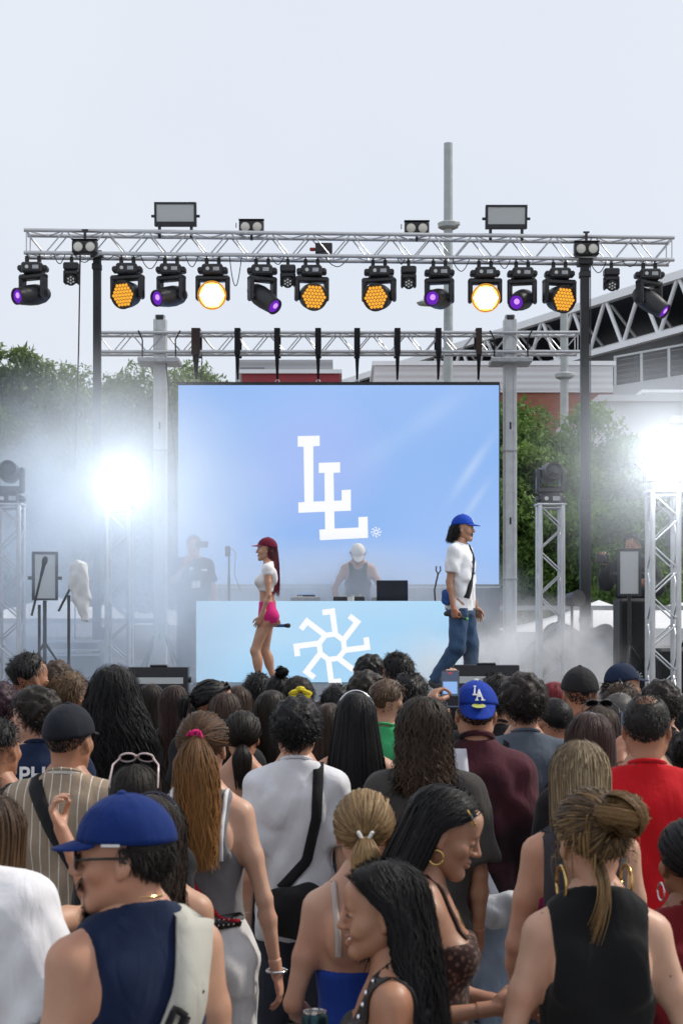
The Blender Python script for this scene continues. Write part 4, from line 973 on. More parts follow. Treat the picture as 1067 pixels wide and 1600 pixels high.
def sunglasses(c, fcol=(0.015, 0.015, 0.015), lens=(0.01, 0.01, 0.012), up=0.0, fwd=0.0, tilt=0.0, big=1.0):
    """frame + lenses; up/fwd/tilt move them on to the crown of the head"""
    M = Matrix.Translation((0, fwd, up)) @ Matrix.Rotation(tilt, 4, 'X')
    m = MB(); l = MB()
    for s in (-1, 1):
        pts = [M @ Vector((s * 0.033 + 0.026 * big * math.cos(t), 0.103 - 0.10 * abs(s * 0.033 + 0.026 * big * math.cos(t)) , 0.004 + 0.020 * big * math.sin(t))) for t in np.linspace(0, 2 * PI, 19)]
        m.tube(pts, 0.0035, 6); l.add([M @ Vector((s * 0.033, 0.1, 0.004))] + pts[:-1], [(0, i + 1, (i + 1) % 18 + 1) for i in range(18)])
        m.tube([M @ Vector((s * 0.058, 0.096, 0.008)), M @ Vector((s * 0.082, 0.06, 0.012)), M @ Vector((s * 0.086, 0.0, 0.010)), M @ Vector((s * 0.085, -0.03, -0.008))], 0.0035, 6)
    m.tube([M @ Vector((-0.010, 0.102, 0.008)), M @ Vector((0, 0.104, 0.010)), M @ Vector((0.010, 0.102, 0.008))], 0.003, 6)
    o = head_mb(c, m, 'sunglasses', mat_basic('glasses_frame_%.2f' % fcol[0], fcol, 0.25)); head_mb(c, l, 'lens', mat_basic('lens_dark', lens, 0.08), parent=o); return o

def face_detail(c, kind, skin, hcol):
    """eyes, brows, lips and teeth of a face that the photo shows"""
    smile = 'smile' in kind; closed = 'down' in kind; fem = kind[0] == 'f'
    white = mat_basic('eye_white', (0.62, 0.60, 0.58), 0.25); iris = mat_basic('iris', (0.02, 0.012, 0.008), 0.12)
    for s in (-1, 1):
        if not closed:
            m = MB(); M = Matrix.Translation((s * 0.031, 0.0788, 0.0035)) @ Matrix.Rotation(-PI / 2, 4, 'X')
            m.lathe([(0.0118 * math.sin(t), 0.0118 * math.cos(t)) for t in np.linspace(0.01, PI - 0.01, 10)], 14, M); eye = head_mb(c, m, 'eye', white)
            m = MB(); m.lathe([(0.0062 * math.sin(t), 0.0062 * math.cos(t)) for t in np.linspace(0.01, PI / 2, 5)], 12, Matrix.Translation((s * 0.031, 0.0852, 0.0030)) @ Matrix.Rotation(-PI / 2, 4, 'X')); head_mb(c, m, 'iris', iris, parent=eye)
        lash = MB(); zz = 0.0045 if not closed else -0.0015
        lash.tube([(s * 0.0165, 0.0855, zz - 0.001), (s * 0.024, 0.0925, zz + 0.003), (s * 0.033, 0.0935, zz + 0.0036), (s * 0.041, 0.089, zz + 0.001), (s * 0.0475, 0.081, zz - 0.001)], [0.0008, 0.0018, 0.0020, 0.0020, 0.0006], 5); head_mb(c, lash, 'eyelash', mat_basic('lash', (0.008, 0.007, 0.007), 0.6))
        b = MB(); b.tube([(s * 0.014, 0.0915, 0.022), (s * 0.026, 0.0910, 0.027), (s * 0.038, 0.0845, 0.0285), (s * 0.050, 0.0705, 0.024)], [0.0028, 0.0036, 0.0030, 0.0008], 6); head_mb(c, b, 'eyebrow', mat_hair(HC['black'] if hcol in ('black', 'darkbrown') else HC['darkbrown']))
    tone = A3(SK[skin]) if isinstance(skin, str) else A3(skin)
    mw = 0.029 if smile else 0.022; up = 0.007 if smile else 0.0
    g = Grid((-0.04, 0.06, -0.085), (0.04, 0.115, -0.035), 0.0016); f1 = 0.0008
    for s in (-1, 1):
        g.add(cone((0, 0.0938, -0.0545), (s * mw, 0.080, -0.057 + up), 0.0060, 0.0026), 0.002)
        g.add(cone((0, 0.0930, -0.0665 - (0.005 if smile else 0)), (s * mw * 0.9, 0.080, -0.0605 + up * 0.7), 0.0070, 0.0026), 0.002)
        g.sub(cone((0, 0.100, -0.0605), (s * mw * 0.9, 0.087, -0.0588 + up), 0.0036 if smile else 0.0012, 0.0014), 0.001)
    V, F = g.mesh(); np_obj('lips', c.hm(V), F, mat_basic('lips_%s' % kind, (tone[0] * 0.80, tone[1] * 0.46, tone[2] * 0.50), 0.35), c.root)
    if smile:
        m = MB(); pts = [(x, 0.0905 - 9.5 * x * x, -0.0605 + 7.5 * x * x) for x in np.linspace(-0.021, 0.021, 9)]; m.tube(pts, [0.0022] + [0.0042] * 7 + [0.0022], 6); head_mb(c, m, 'teeth', mat_basic('teeth', (0.75, 0.72, 0.66), 0.25))

def text_on_back(c, txt, x0, z0, size, mat, name='lettering', side=-1, parent=None):
    """printed words laid on the back of a shirt"""
    cu = bpy.data.curves.new('txt', 'FONT'); cu.body = txt; cu.size = size; cu.resolution_u = 3; cu.offset = size * 0.02
    o = bpy.data.objects.new('txt', cu); COL.objects.link(o); dg = bpy.context.evaluated_depsgraph_get(); me = bpy.data.meshes.new_from_object(o.evaluated_get(dg))
    bpy.data.objects.remove(o); V = np.zeros(len(me.vertices) * 3); me.vertices.foreach_get('co', V); V = V.reshape(-1, 3)
    out = []
    for x, y, _ in V:
        X = x0 + x * (1 if side < 0 else -1); Z = z0 + y; yy = c.g.surf_y(X, Z, side); out.append((X, (yy if yy is not None else 0) + side * 0.007, Z))
    me.vertices.foreach_set('co', np.array(out).ravel()); me.materials.clear(); me.materials.append(mat); me.update()
    return link(bpy.data.objects.new(name, me), parent or getattr(c, 'top_o', c.root))
# ------------------------------------------------------------------ ground and stage
ALU = mat_basic('aluminium', (0.56, 0.57, 0.59), 0.42, 0.75, noise=0.10, nscale=14)
ALU_D = mat_basic('aluminium_dull', (0.42, 0.43, 0.45), 0.55, 0.5, noise=0.15, nscale=20)
WHITE_ALU = mat_basic('pale_tower_metal', (0.62, 0.64, 0.65), 0.5, 0.25, noise=0.10, nscale=9)
BLACK = mat_basic('black_plastic', (0.020, 0.020, 0.023), 0.42, noise=0.2, nscale=30)
BLACK_M = mat_basic('black_metal', (0.032, 0.033, 0.037), 0.42, 0.3, noise=0.2, nscale=18)
DARK_MAST = mat_basic('dark_mast_paint', (0.026, 0.027, 0.031), 0.48, 0.3, noise=0.25, nscale=6)
WEB = mat_cloth((0.018, 0.018, 0.022), rough=0.8); WEB_B = mat_cloth((0.055, 0.038, 0.035), rough=0.8)
LENS_OFF = mat_basic('frosted_lens', (0.62, 0.63, 0.60), 0.3, noise=0.1, nscale=60)
DECK_Z = 1.25

gm, gnt, gb_ = new_mat('plaza_paving')
gtc = gnt.nodes.new('ShaderNodeTexCoord'); gbr = gnt.nodes.new('ShaderNodeTexBrick')
gbr.inputs['Scale'].default_value = 1.0; gbr.inputs['Brick Width'].default_value = 0.6; gbr.inputs['Row Height'].default_value = 0.4; gbr.inputs['Mortar Size'].default_value = 0.008
gbr.inputs['Color1'].default_value = (0.23, 0.215, 0.20, 1); gbr.inputs['Color2'].default_value = (0.27, 0.255, 0.24, 1); gbr.inputs['Mortar'].default_value = (0.12, 0.115, 0.11, 1)
gno = gnt.nodes.new('ShaderNodeTexNoise'); gno.inputs['Scale'].default_value = 0.8; gno.inputs['Detail'].default_value = 6
gmx = gnt.nodes.new('ShaderNodeMix'); gmx.data_type = 'RGBA'; gmx.blend_type = 'MULTIPLY'; gmx.inputs['Factor'].default_value = 0.5
gnt.links.new(gtc.outputs['Object'], gbr.inputs['Vector']); gnt.links.new(gtc.outputs['Object'], gno.inputs['Vector'])
gnt.links.new(gbr.outputs['Color'], gmx.inputs['A']); gnt.links.new(gno.outputs['Color'], gmx.inputs['B']); gnt.links.new(gmx.outputs['Result'], gb_.inputs['Base Color']); gb_.inputs['Roughness'].default_value = 0.85
ground = np_obj('ground', [(-900, -200, 0), (900, -200, 0), (900, 1800, 0), (-900, 1800, 0)], np.array([[0, 1, 2, 3]]), gm, smooth=False); tag(ground, kind='structure')

st = thing('stage_platform', 'low black open-air stage platform with a skirted front behind the crowd', 'stage', (0, 17.4, 0))
DX, DY0, DY1 = 4.5, -3.5, 4.5
deckm = mat_basic('stage_deck', (0.055, 0.053, 0.055), 0.5, noise=0.3, nscale=3, bump=0.2, bscale=90)
dp = MB().cbox((0, 0, 0), (1.992, 0.992, 0.05), bevel=0.004).mesh('deck_panel', deckm)
for i in range(4):
    for j in range(8):
        o = link(bpy.data.objects.new('deck_panel', dp), st); o.location = (-DX + 1.25 + i * 2.0 + 0.25, DY0 + 0.5 + j * 1.0, DECK_Z - 0.025)
MB().box((-DX + .26, DY0 - 0.03, 0.0), (DX - .26, DY0 - 0.006, DECK_Z - 0.05)).build('skirt', mat_cloth((0.012, 0.012, 0.014)), st)
legm = MB().cyl((0, 0, 0), (0, 0, DECK_Z - 0.05), 0.03, n=8).mesh('leg', ALU_D)
for i in range(5):
    for j in range(5):
        o = link(bpy.data.objects.new('leg', legm), st); o.location = (-DX + 0.6 + i * 2.07, DY0 + 0.3 + j * 1.8, 0)

# ------------------------------------------------------------------ lattice trusses
def cyl_mesh(name, r, mat, n=8): return MB().cyl((0, 0, 0), (0, 0, 1), r, n=n).mesh(name, mat, True)
CHORD = cyl_mesh('chord', 0.024, ALU, 12); BRACE = cyl_mesh('diagonal_brace', 0.0085, ALU, 6)
def rod(me, a, b, parent, name):
    o = link(bpy.data.objects.new(name, me), parent); a = Vector(a); b = Vector(b); d = b - a
    o.matrix_local = Matrix.Translation(a) @ d.to_track_quat('Z', 'Y').to_matrix().to_4x4() @ Matrix.Diagonal((1, 1, d.length, 1)); return o
def truss(name, label, cat, loc, L, bay, size=0.24, rot=None, group=None, faces=(0, 1, 2, 3), cross=False):
    """four-chord lattice along local x from 0 to L, centred on the axis"""
    t = thing(name, label, cat, loc, 0, group)
    if rot is not None: t.rotation_euler = rot
    h = size / 2; C = [(-h, h), (-h, -h), (h, -h), (h, h)]           # (y, z): front is -y
    for y, z in C: rod(CHORD, (0, y, z), (L, y, z), t, 'chord')
    n = int(round(L / bay)); b = L / n
    for fi in faces:
        (y0, z0), (y1, z1) = C[fi], C[(fi + 1) % 4]
        for i in range(n):
            up = (i + (fi // 2)) % 2 == 0
            p, q = ((y0, z0), (y1, z1)) if up else ((y1, z1), (y0, z0))
            rod(BRACE, (i * b + 0.01, p[0], p[1]), ((i + 1) * b - 0.01, q[0], q[1]), t, 'diagonal_brace')
        for e in (0.03, L - 0.03): rod(BRACE, (e, y0, z0), (e, y1, z1), t, 'end_brace')
    return t

TL, TR = Vector((-3.87, 18.86, 6.57)), Vector((4.11, 19.16, 6.55))
tdir = TR - TL
truss('lighting_truss', 'long upper aluminium lattice truss carrying the row of stage lights', 'truss', TL, tdir.length, 0.25, 0.275, (0, -math.atan2(tdir.z, tdir.x), math.atan2(tdir.y, tdir.x)))
def tpt(px):
    """point on the axis of the light truss at photo column px"""
    X0 = (px - W_PX / 2) / F_PX; t = (X0 * TL.y - TL.x) / (tdir.x - X0 * tdir.y); return TL + tdir * t
YS = 22.2
truss('screen_truss', 'lower aluminium lattice truss from which the video screen hangs', 'truss', (ax(152, YS), YS, az(537, YS)), ax(903, YS) - ax(152, YS), 0.25, 0.275)

def mast(px, ptop, Y, w, d, mat, label):
    X = ax(px, Y); zt = az(ptop, Y); t = thing('lift_mast', label, 'mast', (X, Y, 0), 0, 'lift masts holding up the light truss')
    MB().cbox((0, 0, (zt * .55) / 2), (w * 1.12, d * 1.1, zt * .55), bevel=0.006).build('lower_tube', mat, t)
    MB().cbox((0, 0.0, zt * .55 + (zt * .45) / 2), (w, d, zt * .45 - 0.002), bevel=0.006).build('upper_tube', mat, t)
    for z in (1.95, zt * .55 - 0.1, zt - 0.12): MB().cbox((0, 0, z), (w * 1.3, d * 1.3, 0.08), bevel=0.01).build('collar', BLACK_M, t)
    MB().cbox((0, 0, zt + 0.03), (w * 1.7, d * 2.0, 0.08), bevel=0.01).build('head_bracket', BLACK_M, t)
    MB().cbox((w * .85, -0.02, 1.75), (0.10, 0.14, 0.22), bevel=0.015).build('winch', BLACK_M, t)
    for a in range(4):
        u = Vector((math.cos(a * PI / 2 + PI / 4), math.sin(a * PI / 2 + PI / 4), 0))
        m = MB(); m.tube([u * 0.06 + Vector((0, 0, 0.30)), u * 0.85 + Vector((0, 0, 0.05))], 0.028, 6); m.cyl(u * 0.85, u * 0.85 + Vector((0, 0, 0.10)), 0.05, n=10); m.build('outrigger', BLACK_M, t)
    m = MB(); m.tube([(w * .62, -d * .4, zt), (w * .62, -d * .4, 2.0)], 0.006, 5); m.build('cable', BLACK, t)
    return t
mast(152, 402, 19.0, 0.088, 0.088, DARK_MAST, 'slim dark lift mast under the left part of the light truss')
mast(913, 414, 19.05, 0.105, 0.105, DARK_MAST, 'dark lift mast under the right part of the light truss')

def tower(px, label):
    X = ax(px, YS - 0.02); zt = az(500, YS); t = thing('screen_tower', label, 'tower', (X, YS - 0.02, 0), 0, 'pale towers beside the screen')
    w = 0.185
    m = MB(); m.cbox((0, 0, zt / 2), (w, w, zt), bevel=0.008); m.build('tube', WHITE_ALU, t)
    for sx in (-1, 1):
        MB().box((sx * w * .32 - 0.014, -w / 2 - 0.012, 0.02), (sx * w * .32 + 0.014, -w / 2 - 0.001, zt - 0.02)).build('corner_rail', WHITE_ALU, t)
    for z in (az(905, YS), az(705, YS), 0.95): MB().cbox((0, 0, z), (w * 1.14, w * 1.25, 0.022), bevel=0.003).build('joint_plate', ALU_D, t)
    for z in (az(820, YS), az(672, YS), az(1000, YS)): MB().box((-0.012, -w / 2 - 0.008, z), (0.012, -w / 2 - 0.001, z + 0.10)).build('slot', BLACK_M, t)
    MB().cbox((0, -0.01, zt + 0.02), (w * .75, w * .8, 0.09), bevel=0.01).build('top_pulley', ALU_D, t)
    MB().box((-0.05, -w * .41 - 0.02, zt - 0.015), (0.05, -w * .41 - 0.012, zt + 0.05)).build('pulley_slot', BLACK_M, t)
    zb = az(563, YS)
    MB().cbox((0, -0.06, zb - 0.04), (0.58, 0.52, 0.07), bevel=0.008).build('sleeve_plate', ALU_D, t)
    for sx in (-1, 1):
        MB().tube([(sx * 0.24, -0.17, zb), (sx * 0.235, -0.185, zb + 0.26), (sx * 0.30, -0.14, zb + 0.40)], 0.011, 6).build('ratchet_strap', WEB, t)
    MB().cbox((0, 0, 0.05), (0.7, 0.7, 0.06), bevel=0.01).build('base_plate', ALU_D, t)
    for a in range(4):
        u = Vector((math.cos(a * PI / 2 + PI / 4), math.sin(a * PI / 2 + PI / 4), 0)); MB().tube([u * .12 + Vector((0, 0, 1.7)), u * .9 + Vector((0, 0, 0.04))], 0.022, 6).build('stabiliser', BLACK_M, t)
    return t
tower(251, 'pale square tower at the left edge of the screen, wrapped in smoke'); tower(796, 'pale square tower at the right edge of the screen')

# ------------------------------------------------------------------ video screen and its marks
def mat_screen(name, cols, streaks=False, strength=1.0):
    m = bpy.data.materials.new(name); m.use_nodes = True; nt = m.node_tree; nt.nodes.clear()
    out = nt.nodes.new('ShaderNodeOutputMaterial'); e = nt.nodes.new('ShaderNodeEmission'); tc = nt.nodes.new('ShaderNodeTexCoord')
    n = nt.nodes.new('ShaderNodeTexNoise'); n.inputs['Scale'].default_value = 1.15; n.inputs['Detail'].default_value = 1.5
    nt.links.new(tc.outputs['Generated'], n.inputs['Vector'])
    r = nt.nodes.new('ShaderNodeValToRGB'); r.color_ramp.elements[0].position = 0.30; r.color_ramp.elements[1].position = 0.70
    r.color_ramp.elements[0].color = rgba(cols[0]); r.color_ramp.elements[1].color = rgba(cols[2]); el = r.color_ramp.elements.new(0.5); el.color = rgba(cols[1])
    nt.links.new(n.outputs['Fac'], r.inputs['Fac']); res = r.outputs['Color']
    g = nt.nodes.new('ShaderNodeTexNoise'); g.inputs['Scale'].default_value = 260; g.inputs['Detail'].default_value = 1
    nt.links.new(tc.outputs['Generated'], g.inputs['Vector'])
    sp = nt.nodes.new('ShaderNodeSeparateXYZ'); nt.links.new(tc.outputs['Generated'], sp.inputs[0])
    def math_(op, a, b=None):
        q = nt.nodes.new('ShaderNodeMath'); q.operation = op
        for i, v in enumerate((a, b)):
            if v is None: continue
            if isinstance(v, (int, float)): q.inputs[i].default_value = v
            else: nt.links.new(v, q.inputs[i])
        return q.outputs[0]
    def blend(fac, col):
        nonlocal res
        q = nt.nodes.new('ShaderNodeMix'); q.data_type = 'RGBA'; q.clamp_factor = True; nt.links.new(fac, q.inputs['Factor']); nt.links.new(res, q.inputs['A']); q.inputs['B'].default_value = rgba(col); res = q.outputs['Result']
    if streaks:
        x, z = sp.outputs['X'], sp.outputs['Z']
        dx = math_('MULTIPLY', math_('SUBTRACT', x, 0.42), 2.2); dz = math_('MULTIPLY', math_('SUBTRACT', z, 0.62), 1.5)
        d2 = math_('ADD', math_('MULTIPLY', dx, dx), math_('MULTIPLY', dz, dz)); blend(math_('MULTIPLY', math_('SUBTRACT', 1.0, math_('MULTIPLY', d2, 3.2)), 0.28), (0.55, 0.53, 0.95))
        for (x0, z0, ang, w, ln_, amt) in ((0.915, 0.585, 0.98, 0.018, 0.19, 0.30), (0.925, 0.415, 0.98, 0.014, 0.14, 0.22), (0.80, 0.86, 0.62, 0.04, 0.22, 0.13), (0.63, 0.67, 0.6, 0.05, 0.2, 0.10)):
            c_, s_ = math.cos(ang), math.sin(ang); X_ = math_('SUBTRACT', x, x0); Z_ = math_('MULTIPLY', math_('SUBTRACT', z, z0), 0.63)
            u = math_('ADD', math_('MULTIPLY', X_, c_), math_('MULTIPLY', Z_, s_)); v = math_('SUBTRACT', math_('MULTIPLY', Z_, c_), math_('MULTIPLY', X_, s_))
            uu = math_('DIVIDE', u, ln_ * 0.63); vv = math_('DIVIDE', v, w)
            q = math_('EXPONENT', math_('MULTIPLY', math_('ADD', math_('MULTIPLY', uu, uu), math_('MULTIPLY', vv, vv)), -1.6)); blend(math_('MULTIPLY', q, amt), (0.80, 0.90, 1.0))
    blend(math_('MULTIPLY', math_('SUBTRACT', g.outputs['Fac'], 0.35), 0.35), (0.62, 0.74, 1.0))
    nt.links.new(res, e.inputs['Color']); e.inputs['Strength'].default_value = strength; nt.links.new(e.outputs[0], out.inputs[0]); return m
YD = 21.95
x0, x1, z0, z1 = ax(279, YD), ax(779, YD), az(913, YD), az(602, YD); scw, sch = x1 - x0, z1 - z0
scr = thing('video_screen', 'big pale blue LED screen showing a white double-L mark', 'screen', ((x0 + x1) / 2, YD, z0))
MB().box((-scw / 2, -0.012, 0), (scw / 2, 0.0, sch)).build('display', mat_screen('screen_blue', ((0.25, 0.46, 0.88), (0.30, 0.50, 0.91), (0.37, 0.56, 0.95)), True), scr)
m = MB(); m.box((-scw / 2, 0.002, -0.004), (scw / 2, 0.09, sch + 0.004)); m.build('cabinet_back', BLACK, scr)
m = MB(); m.box((-scw / 2 - 0.02, -0.02, sch + 0.006), (scw / 2 + 0.01, 0.10, sch + 0.045)); m.build('top_bar', BLACK_M, scr)
m = MB(); m.box((scw / 2 + 0.001, -0.02, -0.002), (scw / 2 + 0.016, 0.10, sch + 0.004)); m.build('side_frame', BLACK_M, scr)
m = MB(); m.box((-scw / 2, -0.02, -0.045), (scw / 2 + 0.016, 0.10, -0.006)); m.build('bottom_bar', BLACK_M, scr)
WHITE_E = mat_emit('screen_white', (0.93, 0.94, 1.0), 1.05)
def scr_poly(polys, parent, name, Yp, mat, ox, oz, yoff, layer=0.002):
    """polygons in photo pixels, laid as thin sheets on the display plane"""
    m = MB()
    for i, q in enumerate(polys):
        pts = [(ax(x, Yp) - ox, az(y, Yp) - oz) for x, y in q]; e = yoff - 0.0006 * i
        n = len(pts); m.add([(x, e, z) for x, z in pts] + [(x, e - 0.003, z) for x, z in pts], [tuple(range(n, 2 * n)), tuple(range(n))[::-1]] + [(k, (k + 1) % n, n + (k + 1) % n, n + k) for k in range(n)])
    return m.build(name, mat, parent)
k_ = 180 / 1067.0
def zp(*pts): return [(440 + x * k_, 660 + y * k_) for x, y in pts]
L1 = zp((150, 128), (353, 124), (353, 218), (294, 222), (296, 734), (556, 724), (556, 628), (641, 623), (641, 818), (156, 838), (156, 742), (212, 738), (204, 226), (150, 225))
L2 = zp((344, 376), (541, 370), (541, 465), (481, 468), (490, 984), (711, 974), (711, 878), (796, 874), (799, 1070), (355, 1092), (350, 994), (403, 990), (397, 468), (344, 470))
scr_poly([L1], scr, 'letter_l', YD, WHITE_E, (x0 + x1) / 2, z0, -0.014); scr_poly([L2], scr, 'letter_l', YD, WHITE_E, (x0 + x1) / 2, z0, -0.0165)
def sun_mark(cx, cyy, R_, rot=math.radians(15)):
    """eight bent arms that leave an octagonal ring along its edges, as polygons in pixels (y down)"""
    out = []; c0 = np.array((cx, cyy)); u = lambda t: np.array((math.cos(t), math.sin(t)))
    for i in range(8):
        a = rot + i * PI / 4; b = a + PI / 4
        out.append([tuple(c0 + u(a) * 0.300 * R_), tuple(c0 + u(a) * 0.465 * R_), tuple(c0 + u(b) * 0.465 * R_), tuple(c0 + u(b) * 0.300 * R_)])
    for i in range(8):
        a = rot + i * PI / 4; d = u(a - PI / 8); n = np.array((d[1], -d[0])); w = 0.082 * R_; p = c0 + u(a) * 0.385 * R_; L_ = 0.66 * R_; f = 0.29 * R_
        out.append([tuple(q) for q in (p - n * w, p + d * (L_ + w) - n * w, p + d * (L_ + w) + n * f, p + d * (L_ - w) + n * f, p + d * (L_ - w) + n * w, p + n * w)])
    return out
scr_poly(sun_mark(587.5, 831.5, 7.2), scr, 'sun_emblem', YD, WHITE_E, (x0 + x1) / 2, z0, -0.014)

dr = thing('dark_backing_sheet', 'dark navy sheet added for the dark haze under the video screen', 'backing sheet', ((x0 + x1) / 2, YD - 0.1, DECK_Z)); m = MB(); nn = 90  # sheet added to darken the gap, in place of dark haze
for i in range(nn):
    xa, xb = -scw / 2 + scw * i / nn, -scw / 2 + scw * (i + 1) / nn; ya, yb = 0.04 * math.sin(i * 0.9), 0.04 * math.sin((i + 1) * 0.9); m.add([(xa, ya, 0.003), (xb, yb, 0.003), (xb, yb, z0 - DECK_Z - 0.05), (xa, ya, z0 - DECK_Z - 0.05)], [(0, 1, 2, 3)])
m.build('cloth', mat_cloth((0.012, 0.018, 0.035)), dr, True); MB().cyl((-scw / 2, 0, z0 - DECK_Z - 0.045), (scw / 2, 0, z0 - DECK_Z - 0.045), 0.012, n=8).build('rod', ALU_D, dr)
# straps that hang the screen
for i, (px, wide) in enumerate(((306, 1), (371, 0), (433, 0), (497, 0), (558, 0), (621, 0), (685, 0), (748, 0))):
    nth = ('first', 'second', 'third', 'fourth', 'fifth', 'sixth', 'seventh', 'last')[i]
    t = thing('hanging_strap', ('wide brown-black webbing strap hanging the screen, first from the left' if i == 0 else 'black webbing strap hanging the screen, %s from the left' % nth), 'strap', (ax(px, YS - 0.17), YS - 0.17, z1 + 0.05), 0, 'straps holding the screen')
    zt = az(517, YS) - z1 - 0.05; zm = az(557, YS) - z1 - 0.05; w = 0.062 if wide else 0.042
    m = MB(); m.cbox((0, 0, (zt + zm) / 2), (w * 2, 0.016, zt - zm), bevel=0.004); m.cbox((0, 0.35, (zt + zm) / 2), (w * 2, 0.016, zt - zm), bevel=0.004); m.box((-w, -0.008, zt), (w, 0.358, zt + 0.012)); m.build('sling', WEB_B if (wide or i == 7) else WEB, t)
    m = MB(); m.add([(-w * .75, -0.006, zm), (w * .75, -0.006, zm), (0.014, 0.10, 0.06), (-0.014, 0.10, 0.06), (-w * .75, 0.006, zm), (w * .75, 0.006, zm), (0.014, 0.115, 0.06), (-0.014, 0.115, 0.06)], [(0, 1, 2, 3), (7, 6, 5, 4), (0, 3, 7, 4), (1, 5, 6, 2), (3, 2, 6, 7)]); m.build('tail', WEB, t)
    m = MB(); m.tube([(0.028 * math.cos(a), 0.108, 0.024 + 0.034 * math.sin(a)) for a in np.linspace(0, 2 * PI, 17)], 0.007, 6); m.build('shackle', ALU, t, True)
    if i in (0, 6):
        m = MB(); m.tube([(0.07, 0.05, zm + 0.1), (0.085, 0.08, zm - 0.06), (0.06, 0.10, 0.05)], 0.008, 6); m.build('safety_chain', BLACK_M if i == 0 else ALU, t)

# ------------------------------------------------------------------ DJ booth
YB = 17.5; bx0, bx1, bz1 = ax(307, YB), ax(722, YB), az(939, YB)
bt = thing('dj_booth', 'DJ booth fronted by a light blue LED panel with a white sun emblem', 'booth', ((bx0 + bx1) / 2, YB, DECK_Z)); bw = bx1 - bx0; bh = bz1 - DECK_Z
MB().box((-bw / 2, -0.012, 0.004), (bw / 2, 0, bh)).build('front_display', mat_screen('booth_blue', ((0.34, 0.63, 0.90), (0.42, 0.69, 0.93), (0.54, 0.76, 0.95))), bt)
MB().box((-bw / 2, 0.002, 0.002), (bw / 2, 0.09, bh - 0.004)).build('cabinet_back', BLACK, bt)
MB().box((-bw / 2 + .02, 0.10, bh - 0.10), (bw / 2 - .02, 0.85, bh - 0.05)).build('table_top', BLACK_M, bt)
for sx in (-1, 1):
    for yy in (0.15, 0.78): MB().box((sx * (bw / 2 - .1) - 0.025, yy, 0.002), (sx * (bw / 2 - .1) + 0.025, yy + 0.05, bh - 0.101)).build('leg', BLACK_M, bt)
scr_poly(sun_mark(518.5, 1010.5, 54.0), bt, 'sun_emblem', YB, WHITE_E, (bx0 + bx1) / 2, DECK_Z, -0.014)
BTZ = bz1 - 0.05
def on_booth(name, label, cat, px, dy, w, d, h, mat, parts=None, rotz=0.0, group=None):
    t = thing(name, label, cat, (ax(px, YB + dy), YB + dy, BTZ + 0.001), rotz, group); MB().cbox((0, 0, h / 2), (w, d, h), bevel=0.008).build('housing', mat, t)
    if parts: parts(t, w, d, h)
    return t
def deck_parts(t, w, d, h):
    MB().lathe([(0.11, 0), (0.11, 0.018), (0.095, 0.024), (0.01, 0.024)], 24, Matrix.Translation((0, -0.02, h))).build('jog_wheel', BLACK_M, t, True)
    MB().cbox((0, d * .36, h + 0.02), (w * .6, 0.06, 0.04), bevel=0.005).build('display', mat_emit('deck_display', (0.35, 0.55, 0.9), 0.7), t)
    for i in range(4): MB().cyl((-w * .4 + i * 0.03, -d * .4, h), (-w * .4 + i * 0.03, -d * .4, h + 0.012), 0.011, n=10).build('button', LENS_OFF, t)
def mixer_parts(t, w, d, h):
    for i in range(4):
        for j in range(4): MB().cyl((-w * .36 + i * w * .24, -d * .1 + j * d * .14, h), (-w * .36 + i * w * .24, -d * .1 + j * d * .14, h + 0.03), 0.012, n=10).build('knob', LENS_OFF if (i + j) % 3 == 0 else BLACK_M, t)
        MB().cbox((-w * .36 + i * w * .24, -d * .3, h + 0.012), (0.03, 0.018, 0.024), bevel=0.003).build('fader', LENS_OFF, t)
on_booth('media_player', 'grey media deck at the left end of the DJ table', 'media player', 478, 0.42, 0.34, 0.42, 0.10, ALU_D, deck_parts, group='decks on the DJ table')
on_booth('dj_mixer', 'mixer with knobs in the middle of the DJ table', 'mixer', 545, 0.42, 0.36, 0.40, 0.10, BLACK, mixer_parts)
on_booth('media_player', 'grey media deck at the right end of the DJ table', 'media player', 604, 0.42, 0.34, 0.42, 0.10, ALU_D, deck_parts, group='decks on the DJ table')
on_booth('paper_cup', 'small white cup standing before the DJ', 'cup', 548, 0.12, 0.01, 0.01, 0.002, LENS_OFF, lambda t, w, d, h: MB().lathe([(0.034, 0), (0.042, 0.10), (0.038, 0.10), (0.030, 0.01)], 16).build('cup_wall', mat_basic('cup_white', (0.75, 0.75, 0.73), 0.6), t, True))
lt = thing('laptop', 'open dark laptop on the DJ table with its lid towards the audience', 'laptop', (ax(613, YB + .20), YB + .20, BTZ + 0.001), -0.08)
MB().cbox((0, 0.13, 0.010), (0.36, 0.25, 0.018), bevel=0.005).build('base', BLACK_M, lt)
MB().cbox((0, 0, 0), (0.36, 0.012, 0.27), Matrix.Translation((0, -0.045, 0.155)) @ Matrix.Rotation(0.22, 4, 'X'), bevel=0.004).build('lid', mat_basic('laptop_lid', (0.05, 0.055, 0.07), 0.35, 0.4), lt)
ps = thing('phone_stand', 'thin stand with a phone clipped on top at the left of the DJ table', 'stand', (ax(358, YB + .5), YB + .5, DECK_Z))
zph = az(870, YB + .5) - DECK_Z
MB().cyl((0, 0, 0.02), (0, 0, zph - 0.22), 0.016, n=10).build('pole', BLACK_M, ps); MB().cyl((0, 0, zph - 0.22), (0, 0, zph), 0.011, n=10).build('upper_pole', BLACK_M, ps)
MB().lathe([(0.14, 0), (0.14, 0.012), (0.03, 0.022)], 20).build('base', BLACK_M, ps, True)
cb = thing('stick_phone', 'dark phone clipped upright on the thin stand by the booth', 'phone', (ax(356, YB + .5), YB + .5, DECK_Z + zph + 0.002)); MB().cbox((0, 0, 0.062), (0.064, 0.012, 0.122), bevel=0.005).build('case', BLACK, cb)
